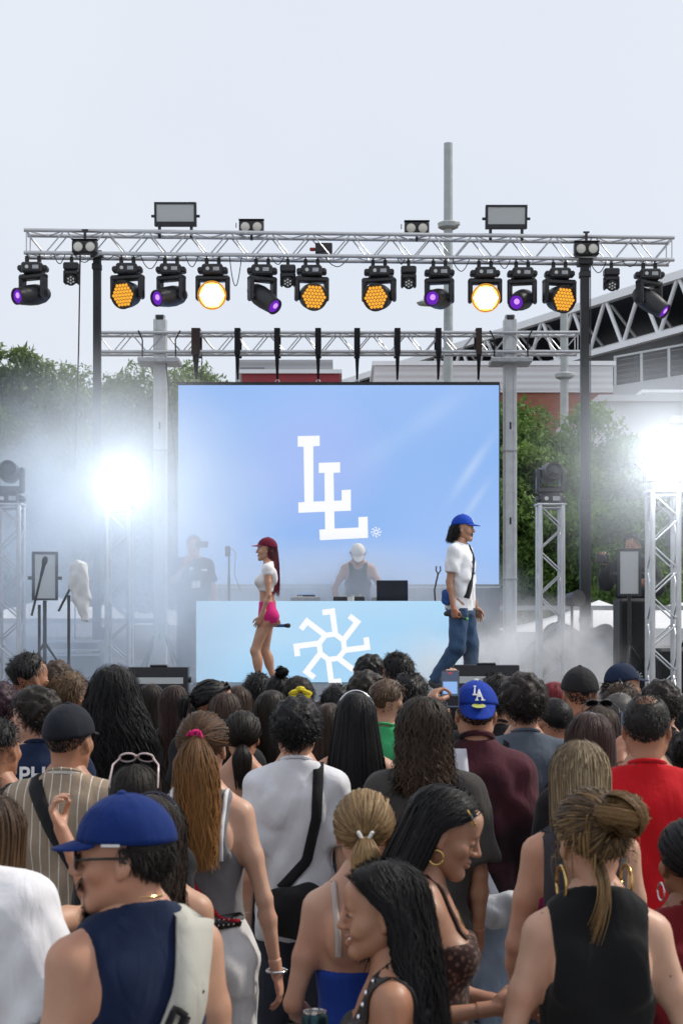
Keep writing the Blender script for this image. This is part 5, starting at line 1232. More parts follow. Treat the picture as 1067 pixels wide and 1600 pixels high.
m = MB(); m.tube([(0.03, 0, 0.08), (0.06, 0.0, 0.085), (0.09, 0.01, 0.04), (0.085, 0.01, -0.10), (0.075, 0.02, -0.20), (0.11, 0.02, -0.30), (0.15, 0.02, -0.40)], 0.004, 5); m.build('charging_cable', BLACK, cb)
gk = thing('clip_stand', 'slim bent clip stand at the right end of the DJ table', 'stand', (ax(680, YB + .3), YB + .3, BTZ + 0.001))
zz = az(897, YB + .3) - BTZ
m = MB(); m.tube([(0, 0, 0.01), (-0.01, 0, zz * .5), (0.03, 0, zz)], 0.010, 6); m.build('gooseneck', BLACK_M, gk); m = MB(); m.tube([(0.03, 0, zz), (0.008, 0, zz + 0.04), (0.012, 0, zz + 0.09)], 0.008, 6); m.tube([(0.03, 0, zz), (0.06, 0, zz + 0.04), (0.055, 0, zz + 0.09)], 0.008, 6); m.build('clip', BLACK_M, gk)
MB().lathe([(0.06, 0), (0.06, 0.01), (0.015, 0.016)], 16).build('base', BLACK_M, gk)

# ------------------------------------------------------------------ stage lights
AMBER = mat_emit('amber_leds', (1.0, 0.45, 0.05), 1.1); AMBER_HOT = mat_emit('amber_leds_full', (1.0, 0.68, 0.32), 9.0); PURPLE = mat_emit('violet_lens', (0.20, 0.03, 0.62), 0.8); PURPLE_HOT = mat_emit('violet_core', (0.60, 0.30, 1.0), 1.3)
def aim_m(d):
    d = Vector(d).normalized(); return d.to_track_quat('Z', 'Y').to_matrix().to_4x4()
def light_base(t, sgn, w=0.33, hgt=0.13):
    """clamps, base box with display and knob; sgn -1 hangs below, +1 stands on top"""
    if sgn < 0:
        for sx in (-0.075, 0.075):
            m = MB(); m.cbox((sx, 0, -0.035), (0.045, 0.06, 0.09), bevel=0.008); m.tube([(sx, 0.035 * math.cos(a), 0.035 + 0.036 * math.sin(a)) for a in np.linspace(-0.6, PI + .6, 9)], 0.010, 6); m.build('clamp', BLACK, t)
        z = -0.08 - hgt / 2
    else: z = hgt / 2
    m = MB(); m.cbox((0, 0, z), (w * .78, 0.24, hgt), bevel=0.02); m.cbox((0, 0, z), (w * 1.12, 0.15, hgt * .55), bevel=0.018); m.build('base', BLACK, t)
    MB().cyl((-0.055, -0.121, z), (-0.055, -0.132, z), 0.022, n=16).build('knob', LENS_OFF, t); MB().cbox((0.05, -0.122, z), (0.075, 0.006, 0.045)).build('display_window', ALU_D, t)
    return z + sgn * hgt / 2
def yoke(t, z, sgn, gap, drop, pan, mat, thick=0.055):
    M = Matrix.Rotation(pan, 4, 'Z'); m = MB()
    for sx in (-1, 1):
        M2 = M @ Matrix.Translation((sx * (gap + thick / 2), 0, z + sgn * drop / 2)); m.cbox((0, 0, 0), (thick, 0.13, drop), M2, bevel=0.018)
    m.cbox((0, 0, 0), (2 * gap + 2 * thick, 0.14, 0.07), M @ Matrix.Translation((0, 0, z + sgn * 0.036)), bevel=0.02)
    for sx in (-1, 1): m.cyl(M @ Vector((sx * (gap - 0.04), 0, z + sgn * (drop - 0.06))), M @ Vector((sx * (gap + thick), 0, z + sgn * (drop - 0.06))), 0.05, n=14)
    return m.build('yoke', mat, t, True)
def pan_of(d): return math.atan2(d[1], d[0]) + PI / 2
def wash_head(px, aim, lit, label, dz=0.0):
    p = tpt(px); p = p + Vector((0, -0.02, -0.1375 - 0.026)); t = thing('wash_light', label, 'stage light', p, 0, 'round moving wash lights on the truss')
    z = light_base(t, -1); yoke(t, z, -1, 0.155, 0.30, pan_of(aim) * .6, BLACK)
    c = Vector((0, 0, z - 0.24)); M = Matrix.Translation(c) @ aim_m(aim)
    MB().lathe([(0.02, -0.155), (0.085, -0.15), (0.14, -0.10), (0.158, -0.02), (0.165, 0.06), (0.172, 0.115), (0.160, 0.125), (0.156, 0.103)], 30, M).build('head_shell', BLACK, t, True)
    if lit: MB().lathe([(0.164, 0.126), (0.170, 0.130), (0.176, 0.122), (0.176, 0.10)], 30, M, cap=False).build('glowing_rim', mat_emit('amber_rim', (1.0, 0.42, 0.06), 0.9), t, True)  # rim and face plate emit in place of lamp light falling on them
    MB().lathe([(0.001, 0.1045), (0.1555, 0.1045), (0.1555, 0.1035), (0.001, 0.1035)], 30, M).build('face_plate', mat_emit('amber_glow', (1.0, 0.45, 0.10), 2.6) if lit else mat_basic('led_face', (0.10, 0.05, 0.02), 0.4), t)
    m = MB(); R0 = 0.044
    for i in range(-3, 4):
        for j in range(-3, 4):
            if abs(i + j) > 3: continue
            x = R0 * (i + j / 2); y = R0 * j * 0.866; m.lathe([(0.0200, 0.1045), (0.0195, 0.110), (0.013, 0.115), (0.002, 0.117)], 8, M @ Matrix.Translation((x, y, 0)))
    m.build('led_lenses', AMBER_HOT if lit else AMBER, t, True)
    if lit:
        l = bpy.data.lights.new('wash_beam', 'SPOT'); l.energy = 60; l.color = (1, 0.62, 0.25); l.spot_size = 1.2; l.spot_blend = 0.7; l.shadow_soft_size = 0.12
        o = link(bpy.data.objects.new('beam', l), t); o.matrix_local = Matrix.Translation(c) @ Vector(aim).to_track_quat('-Z', 'Y').to_matrix().to_4x4() @ Matrix.Translation((0, 0, -0.16))
    return t
def beam_body(t, c, aim, k=1.0, lit=True):
    M = Matrix.Translation(c) @ aim_m(aim)
    MB().lathe([(0.015, -0.24 * k), (0.07 * k, -0.225 * k), (0.108 * k, -0.16 * k), (0.128 * k, -0.05 * k), (0.126 * k, 0.06 * k), (0.110 * k, 0.18 * k), (0.100 * k, 0.25 * k), (0.104 * k, 0.262 * k), (0.088 * k, 0.262 * k), (0.082 * k, 0.235 * k)], 26, M).build('head_shell', BLACK, t, True)
    if lit:
        MB().lathe([(0.082 * k, 0.240 * k), (0.05 * k, 0.250 * k), (0.001, 0.254 * k)], 20, M).build('lens', PURPLE, t, True)
        MB().lathe([(0.036 * k, 0.253 * k), (0.02 * k, 0.258 * k), (0.001, 0.259 * k)], 14, M @ Matrix.Translation((0.012, 0.01, 0.0))).build('lamp_core', PURPLE_HOT, t, True)
    else:
        MB().lathe([(0.082 * k, 0.240 * k), (0.05 * k, 0.256 * k), (0.001, 0.262 * k)], 20, M).build('lens', mat_basic('dark_lens', (0.01, 0.01, 0.014), 0.05), t, True)
def beam_head(px, aim, label):
    p = tpt(px) + Vector((0, -0.02, -0.1375 - 0.026)); t = thing('spot_light', label, 'stage light', p, 0, 'violet moving spot lights on the truss')
    z = light_base(t, -1); yoke(t, z, -1, 0.125, 0.31, pan_of(aim) * .55, BLACK_M); beam_body(t, Vector((0, 0, z - 0.255)), aim); return t
for px, aim, nm in ((53, (-.62, -.75, -.22), 'violet spot light at the far left end of the light truss'), (268, (-.60, -.76, -.25), 'violet spot light between an amber wash and the lit lamp on the left'),
                    (410, (.62, -.55, -.56), 'violet spot light pointing right, right of the glowing left lamp'), (686, (-.42, -.90, -.14), 'violet spot light hanging before the tall lamp post'),
                    (815, (-.40, -.86, -.30), 'violet spot light right of the glowing right lamp'), (1013, (.66, -.45, -.60), 'violet spot light tilted right at the far right end of the truss')):
    beam_head(px, aim, nm)
for px, aim, lit, nm in ((200, (-.42, -.88, -.22), False, 'amber dotted wash light nearest the left mast'), (333, (-.01, -.98, -.18), True, 'glowing warm wash light on the left of the truss'), (487, (.30, -.92, -.22), False, 'amber dotted wash light left of the truss centre'),
                         (592, (-.40, -.89, -.20), False, 'amber dotted wash light right of the truss centre'), (757, (.01, -.98, -.17), True, 'glowing warm wash light on the right of the truss'), (873, (.42, -.88, -.22), False, 'amber dotted wash light nearest the right mast')):
    wash_head(px, aim, lit, nm)
for px, nm in ((113, 'small moving light beside the left mast'), (450, 'small moving light left of the truss centre'), (638, 'small moving light right of the truss centre'), (954, 'small moving light right of the right mast')):
    p = tpt(px) + Vector((0, -0.02, -0.1375 - 0.026)); t = thing('mini_moving_light', nm, 'stage light', p, 0, 'small moving lights on the truss')
    m = MB(); m.cbox((0, 0, -0.03), (0.04, 0.05, 0.08), bevel=0.006); m.tube([(0, 0.035 * math.cos(a), 0.035 + 0.036 * math.sin(a)) for a in np.linspace(-0.6, PI + .6, 9)], 0.010, 6); m.build('clamp', BLACK, t)
    m = MB(); m.cbox((0, 0, -0.115), (0.19, 0.15, 0.09), bevel=0.015); m.build('base', BLACK, t); yoke(t, -0.16, -1, 0.060, 0.17, 0.0, BLACK, 0.035)
    M = Matrix.Translation((0, 0, -0.275)) @ aim_m((0, -.95, -.28)); MB().lathe([(0.01, -0.07), (0.05, -0.06), (0.066, 0.0), (0.068, 0.07), (0.060, 0.075), (0.055, 0.068)], 20, M).build('head_shell', BLACK, t, True)
    m = MB()
    for a in range(6): m.lathe([(0.0135, 0.069), (0.010, 0.076), (0.001, 0.078)], 8, M @ Matrix.Translation((0.036 * math.cos(a * PI / 3 + .5), 0.036 * math.sin(a * PI / 3 + .5), 0)))
    m.lathe([(0.0135, 0.069), (0.010, 0.076), (0.001, 0.078)], 8, M); m.build('led_lenses', LENS_OFF, t, True)
    MB().lathe([(0.056, 0.064), (0.001, 0.066)], 16, M).build('face_plate', BLACK_M, t)
def blinder(px, py, dy, label, above):
    p = tpt(px); zc = az(py, p.y + dy); t = thing('blinder_light', label, 'stage light', (p.x, p.y + dy, zc), 0, 'twin blinder lights on the truss')
    m = MB(); m.cbox((0, 0.02, 0), (0.305, 0.13, 0.165), bevel=0.02); m.build('housing', BLACK, t)
    MB().cbox((0, 0.0, 0.088), (0.315, 0.10, 0.010), bevel=0.003).build('top_flap', BLACK_M, t)
    for sx in (-1, 1):
        M = Matrix.Translation((sx * 0.074, -0.046, -0.005)) @ aim_m((0, -1, 0))
        MB().lathe([(0.066, 0.0), (0.070, 0.014), (0.062, 0.014), (0.058, 0.004)], 22, M, cap=False).build('lamp_ring', BLACK_M, t, True)
        MB().lathe([(0.060, 0.003), (0.045, 0.012), (0.001, 0.016)], 20, M).build('lamp', mat_basic('warm_lens', (0.70, 0.68, 0.60), 0.25), t, True)
    m = MB(); 
    if above: m.cbox((0, 0.03, -0.115), (0.03, 0.05, 0.075)); m.tube([(-0.19, 0.03, 0.0), (-0.19, 0.03, 0.06)], 0.006, 5)
    else: m.cbox((0, 0.02, 0.14), (0.030, 0.04, 0.13)); m.cbox((0, 0.02, 0.21), (0.075, 0.03, 0.018))
    m.build('bracket', BLACK_M, t); return t
blinder(138, 386, -0.24, 'twin blinder on the front of the truss above the left mast', False); blinder(393, 355, 0.0, 'twin blinder on top of the truss left of centre', True)
blinder(651, 357, 0.0, 'twin blinder on top of the truss near the lamp post', True); blinder(911, 389, -0.24, 'twin blinder on the front of the truss above the right mast', False)
PANEL_FACE = mat_basic('led_panel_face', (0.50, 0.53, 0.53), 0.35, noise=0.06, nscale=120)
def panel_light(name, label, c, w, h, rotz=0.0, tilt=0.0, legs=None, group=None, base=None, up=True):
    t = thing(name, label, 'stage light', c, rotz, group); M = Matrix.Translation((0, 0, h / 2)) @ Matrix.Rotation(tilt, 4, 'X')
    m = MB(); m.cbox((0, 0.04, 0), (w, 0.08, h), M, bevel=0.006); m.build('housing', BLACK, t)
    fr = 0.028; bz = 0.055 if up else 0.02
    m = MB(); m.box((-w / 2, -0.012, h / 2 - fr), (w / 2, -0.001, h / 2), M); m.box((-w / 2, -0.012, -h / 2), (w / 2, -0.001, -h / 2 + bz), M); m.box((-w / 2, -0.012, -h / 2 + bz), (-w / 2 + fr, -0.001, h / 2 - fr), M); m.box((w / 2 - fr, -0.012, -h / 2 + bz), (w / 2, -0.001, h / 2 - fr), M); m.build('bezel', BLACK_M, t)
    MB().box((-w / 2 + fr, -0.005, -h / 2 + bz), (w / 2 - fr, -0.0012, h / 2 - fr), M).build('diffuser', PANEL_FACE, t)
    for sx in (-1, 1): MB().cyl(M @ Vector((sx * w / 2, 0.03, -0.02)), M @ Vector((sx * (w / 2 + 0.04), 0.03, -0.02)), 0.018, n=10).build('side_knob', BLACK, t)
    if base: base(t, w, h, M)
    return t
def truss_feet(t, w, h, M):
    for sx in (-1, 1): MB().cbox((sx * w * .38, 0.03, -0.07), (0.035, 0.05, 0.14), bevel=0.006).build('clamp', BLACK_M, t)
for px, py, nm in ((275, 355, 'rectangular LED panel on the truss, on the left'), (790, 359, 'rectangular LED panel on the truss, on the right')):
    p = tpt(px); panel_light('led_panel_light', nm, (p.x, p.y - 0.06, az(py, p.y)), 0.515, 0.29, 0, 0.12, base=truss_feet, group='LED panels on the truss')
# dimmer box and cables on the truss
p = tpt(506); t = thing('dimmer_box', 'black power box with a red plug clamped in the truss centre', 'power box', (p.x, p.y - 0.02, p.z - 0.02)); MB().cbox((0, 0, 0), (0.21, 0.12, 0.12), bevel=0.008).build('case', BLACK, t); MB().cbox((-0.14, 0, -0.01), (0.07, 0.05, 0.04), bevel=0.01).build('plug', mat_basic('red_plug', (0.35, 0.02, 0.015), 0.5), t)
def hang_cable(px0, px1, sag, label, dy=-0.15, r=0.006, z0=-0.15, z1=-0.15):
    a = tpt(px0) + Vector((0, dy, z0)); b = tpt(px1) + Vector((0, dy, z1)); m = MB(); n = 14
    m.tube([a.lerp(b, i / n) + Vector((0, 0.01 * math.sin(i), -sag * 4 * (i / n) * (1 - i / n))) for i in range(n + 1)], r, 5); o = m.build('cable', BLACK, None, True); tag(o, label, 'cable', 'cables drooping from the light truss'); return o
for a, b, s_, nm in ((88, 106, 0.12, 'short black cable loop near the left end of the truss'), (120, 150, 0.10, 'black cable loop left of the left mast head'), (160, 182, 0.06, 'black cable looped right of the left mast head'), (222, 252, 0.17, 'thin black cable sagging between the first wash and spot lights'), (292, 312, 0.14, 'black cable sagging left of the glowing left lamp'), (360, 379, 0.37, 'deep black cable loop right of the glowing left lamp'), (425, 445, 0.10, 'short black cable by the small light left of centre'), (508, 545, 0.12, 'black cable sagging under the power box'), (620, 632, 0.08, 'short black cable by the small light right of centre'), (705, 732, 0.16, 'black cable sagging right of the lamp post'), (776, 795, 0.12, 'black cable loop right of the glowing right lamp'), (918, 944, 0.16, 'black cable sagging right of the right mast head'), (968, 992, 0.08, 'short black cable near the right end of the truss')):
    hang_cable(a, b, s_, nm)
m = MB(); a = tpt(128) + Vector((0, -0.1, -0.15)); m.tube([a, a + Vector((-0.02, 0, -1.2)), a + Vector((-0.07, 0, -2.6)), a + Vector((-0.06, 0.0, -a.z + DECK_Z + 0.05))], 0.010, 6); tag(m.build('power_cable', BLACK, None, True), 'black power cable hanging down beside the left mast', 'cable')
m = MB(); a = Vector((ax(259, YS - .2), YS - 0.2, az(560, YS))); m.tube([a, a + Vector((0.05, 0, -0.6)), a + Vector((0.14, 0, -1.5)), a + Vector((0.17, 0, -3.0)), Vector((a.x + 0.17, a.y, 0.02))], 0.011, 6); tag(m.build('signal_cable', BLACK, None, True), 'black cable hanging between the left tower and the screen', 'cable')

# ------------------------------------------------------------------ truss totems with lights on top
def totem(px, ptop, Y, label, w=0.235, zb=DECK_Z):
    X = ax(px, Y); zt = az(ptop, Y); t = truss('truss_totem', label, 'truss', (X, Y, zb + 0.02), zt - zb - 0.02, 0.235, w, (0, -PI / 2, 0), 'upright truss totems', faces=(0, 1, 2, 3))
    MB().cbox((0, 0, 0), (0.018, 0.6, 0.6)).build('base_plate', BLACK_M, t); MB().cbox((zt - zb - 0.01, 0, 0), (0.016, w + .07, w + .07)).build('top_plate', ALU, t)
    return X, zt
def floor_head(px, ptop, Y, aim, label, lit=False):
    X, zt = ax(px, Y), az(ptop, Y); t = thing('moving_head_light', label, 'stage light', (X, Y, zt + 0.002), 0, 'moving heads on totems')
    z = light_base(t, 1, 0.28, 0.12); yoke(t, z, 1, 0.105, 0.27, pan_of(aim) * .5, BLACK_M, 0.045); beam_body(t, Vector((0, 0, z + 0.215)), aim, 0.85, lit); return t
totem(859, 790, 16.3, 'upright truss totem right of the screen carrying a dark moving head'); floor_head(859, 789, 16.3, (0.05, -.93, 0.05), 'dark moving head light on the totem right of the screen')
totem(16, 790, 16.0, 'upright truss totem in smoke at the left edge of the picture'); floor_head(16, 789, 16.0, (0.1, -.93, 0.10), 'moving head light on the leftmost totem in violet haze')
totem(187, 800, 16.6, 'upright truss totem in thick smoke under the bright white lamp'); totem(1035, 770, 14.0, 'upright truss totem at the right edge under the white flare lamp')
def flare_lamp(px, ptop, Y, watts, label, R_=0.13, es=60.0):
    X, zt = ax(px, Y), az(ptop, Y); t = thing('strobe_lamp', label, 'stage light', (X, Y, zt + 0.002), 0, 'blazing white lamps on totems')
    MB().cbox((0, 0, 0.04), (0.26, 0.22, 0.08), bevel=0.015).build('base', BLACK, t); yoke(t, 0.08, 1, 0.155, 0.25, 0, BLACK, 0.018)
    M = Matrix.Translation((0, 0, 0.29)) @ aim_m((-X * 0.3, -Y, -1.3)); MB().lathe([(0.02, -0.15), (0.10, -0.14), (0.14, -0.02), (0.15, 0.05), (0.14, 0.055)], 26, M).build('head_shell', BLACK, t, True)
    MB().lathe([(R_, 0.045), (R_ * .6, 0.06), (0.001, 0.064)], 24, M).build('lamp_face', mat_emit('flare_white', (0.93, 0.97, 1.0), es), t, True)
    l = bpy.data.lights.new('flare', 'POINT'); l.energy = watts; l.color = (0.88, 0.95, 1.0); l.shadow_soft_size = 0.12; o = link(bpy.data.objects.new('flare', l), t); o.location = M @ Vector((0, 0, 0.30)); return t
flare_lamp(190, 800, 16.6, 38, 'blazing white lamp glowing in the smoke on the left totem'); flare_lamp(1035, 769, 14.0, 75, 'blazing white lamp with a wide flare on the right totem')

# panels on the floor and on stands
def strut(t, w, h, M):
    MB().cbox((0, 0.07, 0.04), (w * .5, 0.12, 0.05), bevel=0.01).build('foot', BLACK_M, t)
def floor_panel(px0, px1, ptop, Y, label):
    X0, X1 = ax(px0, Y), ax(px1, Y); w = X1 - X0; h = az(ptop, Y) - DECK_Z; t = thing('floor_light', label, 'stage light', ((X0 + X1) / 2, Y, DECK_Z + 0.002), 0, 'LED floor lights along the stage edge')
    m = MB(); m.prism([(-w / 2, 0.02), (w / 2, 0.02), (w / 2, h), (-w / 2, h)], 0, 0.16); m.build('housing', BLACK, t)
    MB().cbox((0, -0.004, h * .58), (w * .84, 0.006, h * .20)).build('diffuser', PANEL_FACE, t); MB().cbox((0, 0.05, h + 0.012), (w * .3, 0.05, 0.022), bevel=0.008).build('handle', BLACK_M, t)
    MB().cyl((w / 2, 0.06, h * .6), (w / 2 + 0.025, 0.06, h * .6), 0.028, n=12).build('side_knob', BLACK, t); MB().cyl((-w / 2, 0.06, h * .6), (-w / 2 - 0.025, 0.06, h * .6), 0.028, n=12).build('side_knob', BLACK, t)
    MB().box((-w * .4, 0.0, 0.0), (w * .4, 0.2, 0.019)).build('bracket', BLACK_M, t)
floor_panel(201, 294, 1043, 14.3, 'dark LED floor light on the stage edge, left of the booth'); floor_panel(709, 811, 1040, 14.2, 'dark LED floor light on the stage edge at the walking man')
def panel_stand(px0, px1, p0, p1, Y, label, rot=0.0):
    X0, X1 = ax(px0, Y), ax(px1, Y); zb, zt = az(p1, Y), az(p0, Y); w, h = X1 - X0, zt - zb
    def base(t, w, h, M):
        H0 = zb - DECK_Z; MB().cyl((0, 0.05, -0.002), (0, 0.05, -H0 + 0.25), 0.020, n=10).build('pole', BLACK_M, t)
        for a in range(3):
            u = Vector((math.cos(a * 2.094 + .4), math.sin(a * 2.094 + .4), 0)); MB().tube([Vector((0, 0.05, -H0 + 0.5)), Vector((0, 0.05, -H0)) + u * 0.36], 0.013, 6).build('tripod_leg', BLACK_M, t)
    return panel_light('panel_light', label, ((X0 + X1) / 2, Y, zb), w, h, rot, 0.0, base=base, group='LED panels on stands', up=False)
panel_stand(51, 91, 862, 938, 15.6, 'upright LED panel on a stand beside the left totem, in smoke', 0.25); panel_stand(964, 1001, 857, 931, 14.8, 'upright LED panel on a stand before the cameraman', -0.2)

# microphone stands at the left, one with a white towel
def mic_stand(px, Y, ptop, boom, label, mic=True):
    X = ax(px, Y); zt = az(ptop, Y) - DECK_Z; t = thing('microphone_stand', label, 'stand', (X, Y, DECK_Z), 0, 'microphone stands in the smoke')
    MB().cyl((0, 0, 0.01), (0, 0, zt), 0.015, n=8).build('pole', BLACK_M, t)
    for a in range(3):
        u = Vector((math.cos(a * 2.094 + .2), math.sin(a * 2.094 + .2), 0)); MB().tube([(0, 0, 0.25), tuple(u * 0.33 + Vector((0, 0, 0.012)))], 0.012, 6).build('tripod_leg', BLACK_M, t)
    a, b = boom; m = MB(); m.tube([(ax(a[0], Y) - X, 0, az(a[1], Y) - DECK_Z), (ax(b[0], Y) - X, -0.02, az(b[1], Y) - DECK_Z)], 0.013, 6); m.build('boom', BLACK_M, t)
    if mic:
        e = Vector((ax(b[0], Y) - X, -0.02, az(b[1], Y) - DECK_Z)); d = (e - Vector((ax(a[0], Y) - X, 0, az(a[1], Y) - DECK_Z))).normalized(); M = Matrix.Translation(e) @ aim_m(d)
        MB().lathe([(0.014, -0.02), (0.02, 0.10), (0.028, 0.12), (0.030, 0.15), (0.018, 0.18), (0.002, 0.185)], 14, M).build('microphone', BLACK, t, True)
    return t
mic_stand(62, 15.0, 945, ((50, 962), (66, 898)), 'microphone stand with a tilted boom before the left LED panel'); mic_stand(108, 15.0, 930, ((92, 955), (122, 897)), 'microphone stand whose boom carries a white towel', False)
g = Grid((-0.16, -0.09, -0.62), (0.16, 0.09, 0.06), 0.010); g.add(ell((0.0, 0, -0.10), (0.085, 0.05, 0.13)), 0); g.add(loft([(-0.56, 0.03, 0.02, 0.055, 0), (-0.40, 0.075, 0.035, 0.035, 0), (-0.20, 0.10, 0.045, 0.0, 0), (-0.02, 0.05, 0.03, -0.005, 0)]), 0.04); g.disp(wob(5, 0.012, 24)); V, Fq = g.mesh()
V = V + np.array(at(121, 880, 15.0)) + A3((0.02, -0.02, 0.0)); tag(np_obj('towel', V, Fq, mat_cloth((0.72, 0.72, 0.72))), 'crumpled white towel hung over a microphone boom', 'towel')

# loudspeakers and covered gear at the right
def speaker(name, label, px0, px1, p0, p1, Y, depth=0.5, group=None, stand=False, logo=None):
    X0, X1 = ax(px0, Y), ax(px1, Y); zt, zb = az(p0, Y), az(p1, Y); w, h = X1 - X0, zt - zb; t = thing(name, label, 'loudspeaker', ((X0 + X1) / 2, Y, zb), 0, group)
    MB().cbox((0, depth / 2, h / 2), (w, depth, h), bevel=0.025).build('cabinet', mat_basic('speaker_black', (0.014, 0.014, 0.016), 0.6, bump=0.3, bscale=220), t)
    MB().cbox((0, -0.004, h / 2), (w * .9, 0.012, h * .93), bevel=0.004).build('grille', mat_basic('speaker_grille', (0.010, 0.010, 0.011), 0.7, bump=0.6, bscale=400), t)
    if logo: logo(t, w, h)
    if stand:
        MB().cyl((0, depth / 2, -zb + DECK_Z + .02), (0, depth / 2, -0.001), 0.02, n=10).build('pole', BLACK_M, t)
        for a in range(3):
            u = Vector((math.cos(a * 2.094), math.sin(a * 2.094), 0)); MB().tube([(0, depth / 2, -zb + DECK_Z + .6), tuple(u * 0.45 + Vector((0, depth / 2, -zb + DECK_Z + 0.012)))], 0.014, 6).build('tripod_leg', BLACK_M, t)
    return t
def round_logo(t, w, h):
    m = MB()
    for i in range(8): m.cbox((0, 0, 0), (0.014, 0.004, 0.05), Matrix.Translation((w * .12, -0.013, h * .16)) @ Matrix.Rotation(i * PI / 4, 4, 'Y') @ Matrix.Translation((0, 0, 0.024)))
    m.build('sun_emblem', LENS_OFF, t)
speaker('speaker_column', 'tall black loudspeaker column with a small round white emblem', 968, 1012, 935, 1080, 14.9, 0.4, logo=round_logo)
speaker('subwoofer', 'black subwoofer at the right edge beside the truss totem', 1029, 1120, 1015, 1083, 14.3, 0.6)
speaker('loudspeaker', 'dark loudspeaker on a stand cut by the right edge', 1050, 1112, 806, 855, 14.6, 0.35, stand=True)
g = Grid((-0.75, -0.5, 0), (0.75, 0.5, 0.95), 0.03); g.add(ell((-0.15, 0, 0.22), (0.50, 0.38, 0.42)), 0); g.add(ell((0.26, 0.05, 0.25), (0.30, 0.3, 0.38)), 0.1); g.disp(wob(12, 0.07, 9)); g.clip(lambda X, Y, Z: 0.004 - Z + 0 * X + 0 * Y); V, Fq = g.mesh()
o = np_obj('covered_gear', V, Fq, mat_cloth((0.016, 0.018, 0.028))); o.location = (ax(905, 17.2), 17.2, DECK_Z); tag(o, 'heap of gear under a black cover at the foot of the right mast', 'gear')
t = thing('small_spotlight', 'small black spotlight on a stand left of the right mast', 'stage light', (ax(893, 16.8), 16.8, DECK_Z)); zs = az(945, 16.8) - DECK_Z
MB().cyl((0, 0, 0.01), (0, 0, zs), 0.016, n=8).build('pole', BLACK_M, t); MB().lathe([(0.03, -0.10), (0.07, -0.08), (0.08, 0.04), (0.095, 0.10), (0.08, 0.10)], 18, Matrix.Translation((0.01, 0, zs + 0.06)) @ aim_m((0.5, -.8, 0.1))).build('can', BLACK, t, True)
for a in range(3): u = Vector((math.cos(a * 2.094), math.sin(a * 2.094), 0)); MB().tube([(0, 0, 0.3), tuple(u * 0.35 + Vector((0, 0, 0.012)))], 0.012, 6).build('tripod_leg', BLACK_M, t)
# cases at the left of the stage
for px, Y, w, h, nm in ((118, 18.5, 0.62, 0.14, 'flat grey flight case stacked at the left of the stage'), (112, 18.2, 0.75, 0.32, 'wide flight case under the flat one at the left of the stage')):
    t = thing('flight_case', nm, 'case', (ax(px, Y), Y, DECK_Z + (0.0 if h > .2 else 0.33)), 0); MB().cbox((0, 0, h / 2), (w, 0.5, h - .012), bevel=0.01).build('shell', mat_basic('case_grey', (0.12, 0.125, 0.13), 0.5, noise=.2), t)
    for z in (0.02, h - 0.02): MB().cbox((0, -0.252, z), (w * 1.01, 0.012, 0.024)).build('edge_strip', ALU, t)
# ------------------------------------------------------------------ buildings behind
STEEL = mat_basic('white_steel', (0.85, 0.87, 0.89), 0.45, 0.1, noise=0.06, nscale=0.4)
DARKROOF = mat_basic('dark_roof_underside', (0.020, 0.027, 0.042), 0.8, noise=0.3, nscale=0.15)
def ribbed(name, col, col2, per, axis='Z', duty=0.5):
    m, nt, b = new_mat(name); tc = nt.nodes.new('ShaderNodeTexCoord'); sp = nt.nodes.new('ShaderNodeSeparateXYZ'); nt.links.new(tc.outputs['Object'], sp.inputs[0])
    mu = nt.nodes.new('ShaderNodeMath'); mu.operation = 'MULTIPLY'; mu.inputs[1].default_value = 6.283 / per; si = nt.nodes.new('ShaderNodeMath'); si.operation = 'SINE'
    nt.links.new(sp.outputs[axis], mu.inputs[0]); nt.links.new(mu.outputs[0], si.inputs[0])
    n = nt.nodes.new('ShaderNodeTexNoise'); n.inputs['Scale'].default_value = 0.6; n.inputs['Detail'].default_value = 5; nt.links.new(tc.outputs['Object'], n.inputs['Vector'])
    mx = nt.nodes.new('ShaderNodeMix'); mx.data_type = 'RGBA'; mx.inputs['A'].default_value = rgba(col); mx.inputs['B'].default_value = rgba(col2); nt.links.new(n.outputs['Fac'], mx.inputs['Factor']); nt.links.new(mx.outputs['Result'], b.inputs['Base Color'])
    bp = nt.nodes.new('ShaderNodeBump'); bp.inputs['Strength'].default_value = 0.28; bp.inputs['Distance'].default_value = 0.05; nt.links.new(si.outputs[0], bp.inputs['Height']); nt.links.new(bp.outputs['Normal'], b.inputs['Normal']); b.inputs['Roughness'].default_value = 0.6; return m
def brickmat(name, c1, c2, scale=3.0):
    m, nt, b = new_mat(name); tc = nt.nodes.new('ShaderNodeTexCoord'); mp = nt.nodes.new('ShaderNodeMapping'); mp.inputs['Rotation'].default_value = (PI / 2, 0, 0); br = nt.nodes.new('ShaderNodeTexBrick'); br.inputs['Scale'].default_value = scale
    br.inputs['Color1'].default_value = rgba(c1); br.inputs['Color2'].default_value = rgba(c2); br.inputs['Mortar'].default_value = rgba([q * .7 + .05 for q in c1]); br.inputs['Mortar Size'].default_value = 0.012
    nt.links.new(tc.outputs['Object'], mp.inputs[0]); nt.links.new(mp.outputs[0], br.inputs['Vector']); nt.links.new(br.outputs['Color'], b.inputs['Base Color']); b.inputs['Roughness'].default_value = 0.85; return m
BRICK = brickmat('red_brick', (0.33, 0.12, 0.075), (0.27, 0.10, 0.065))

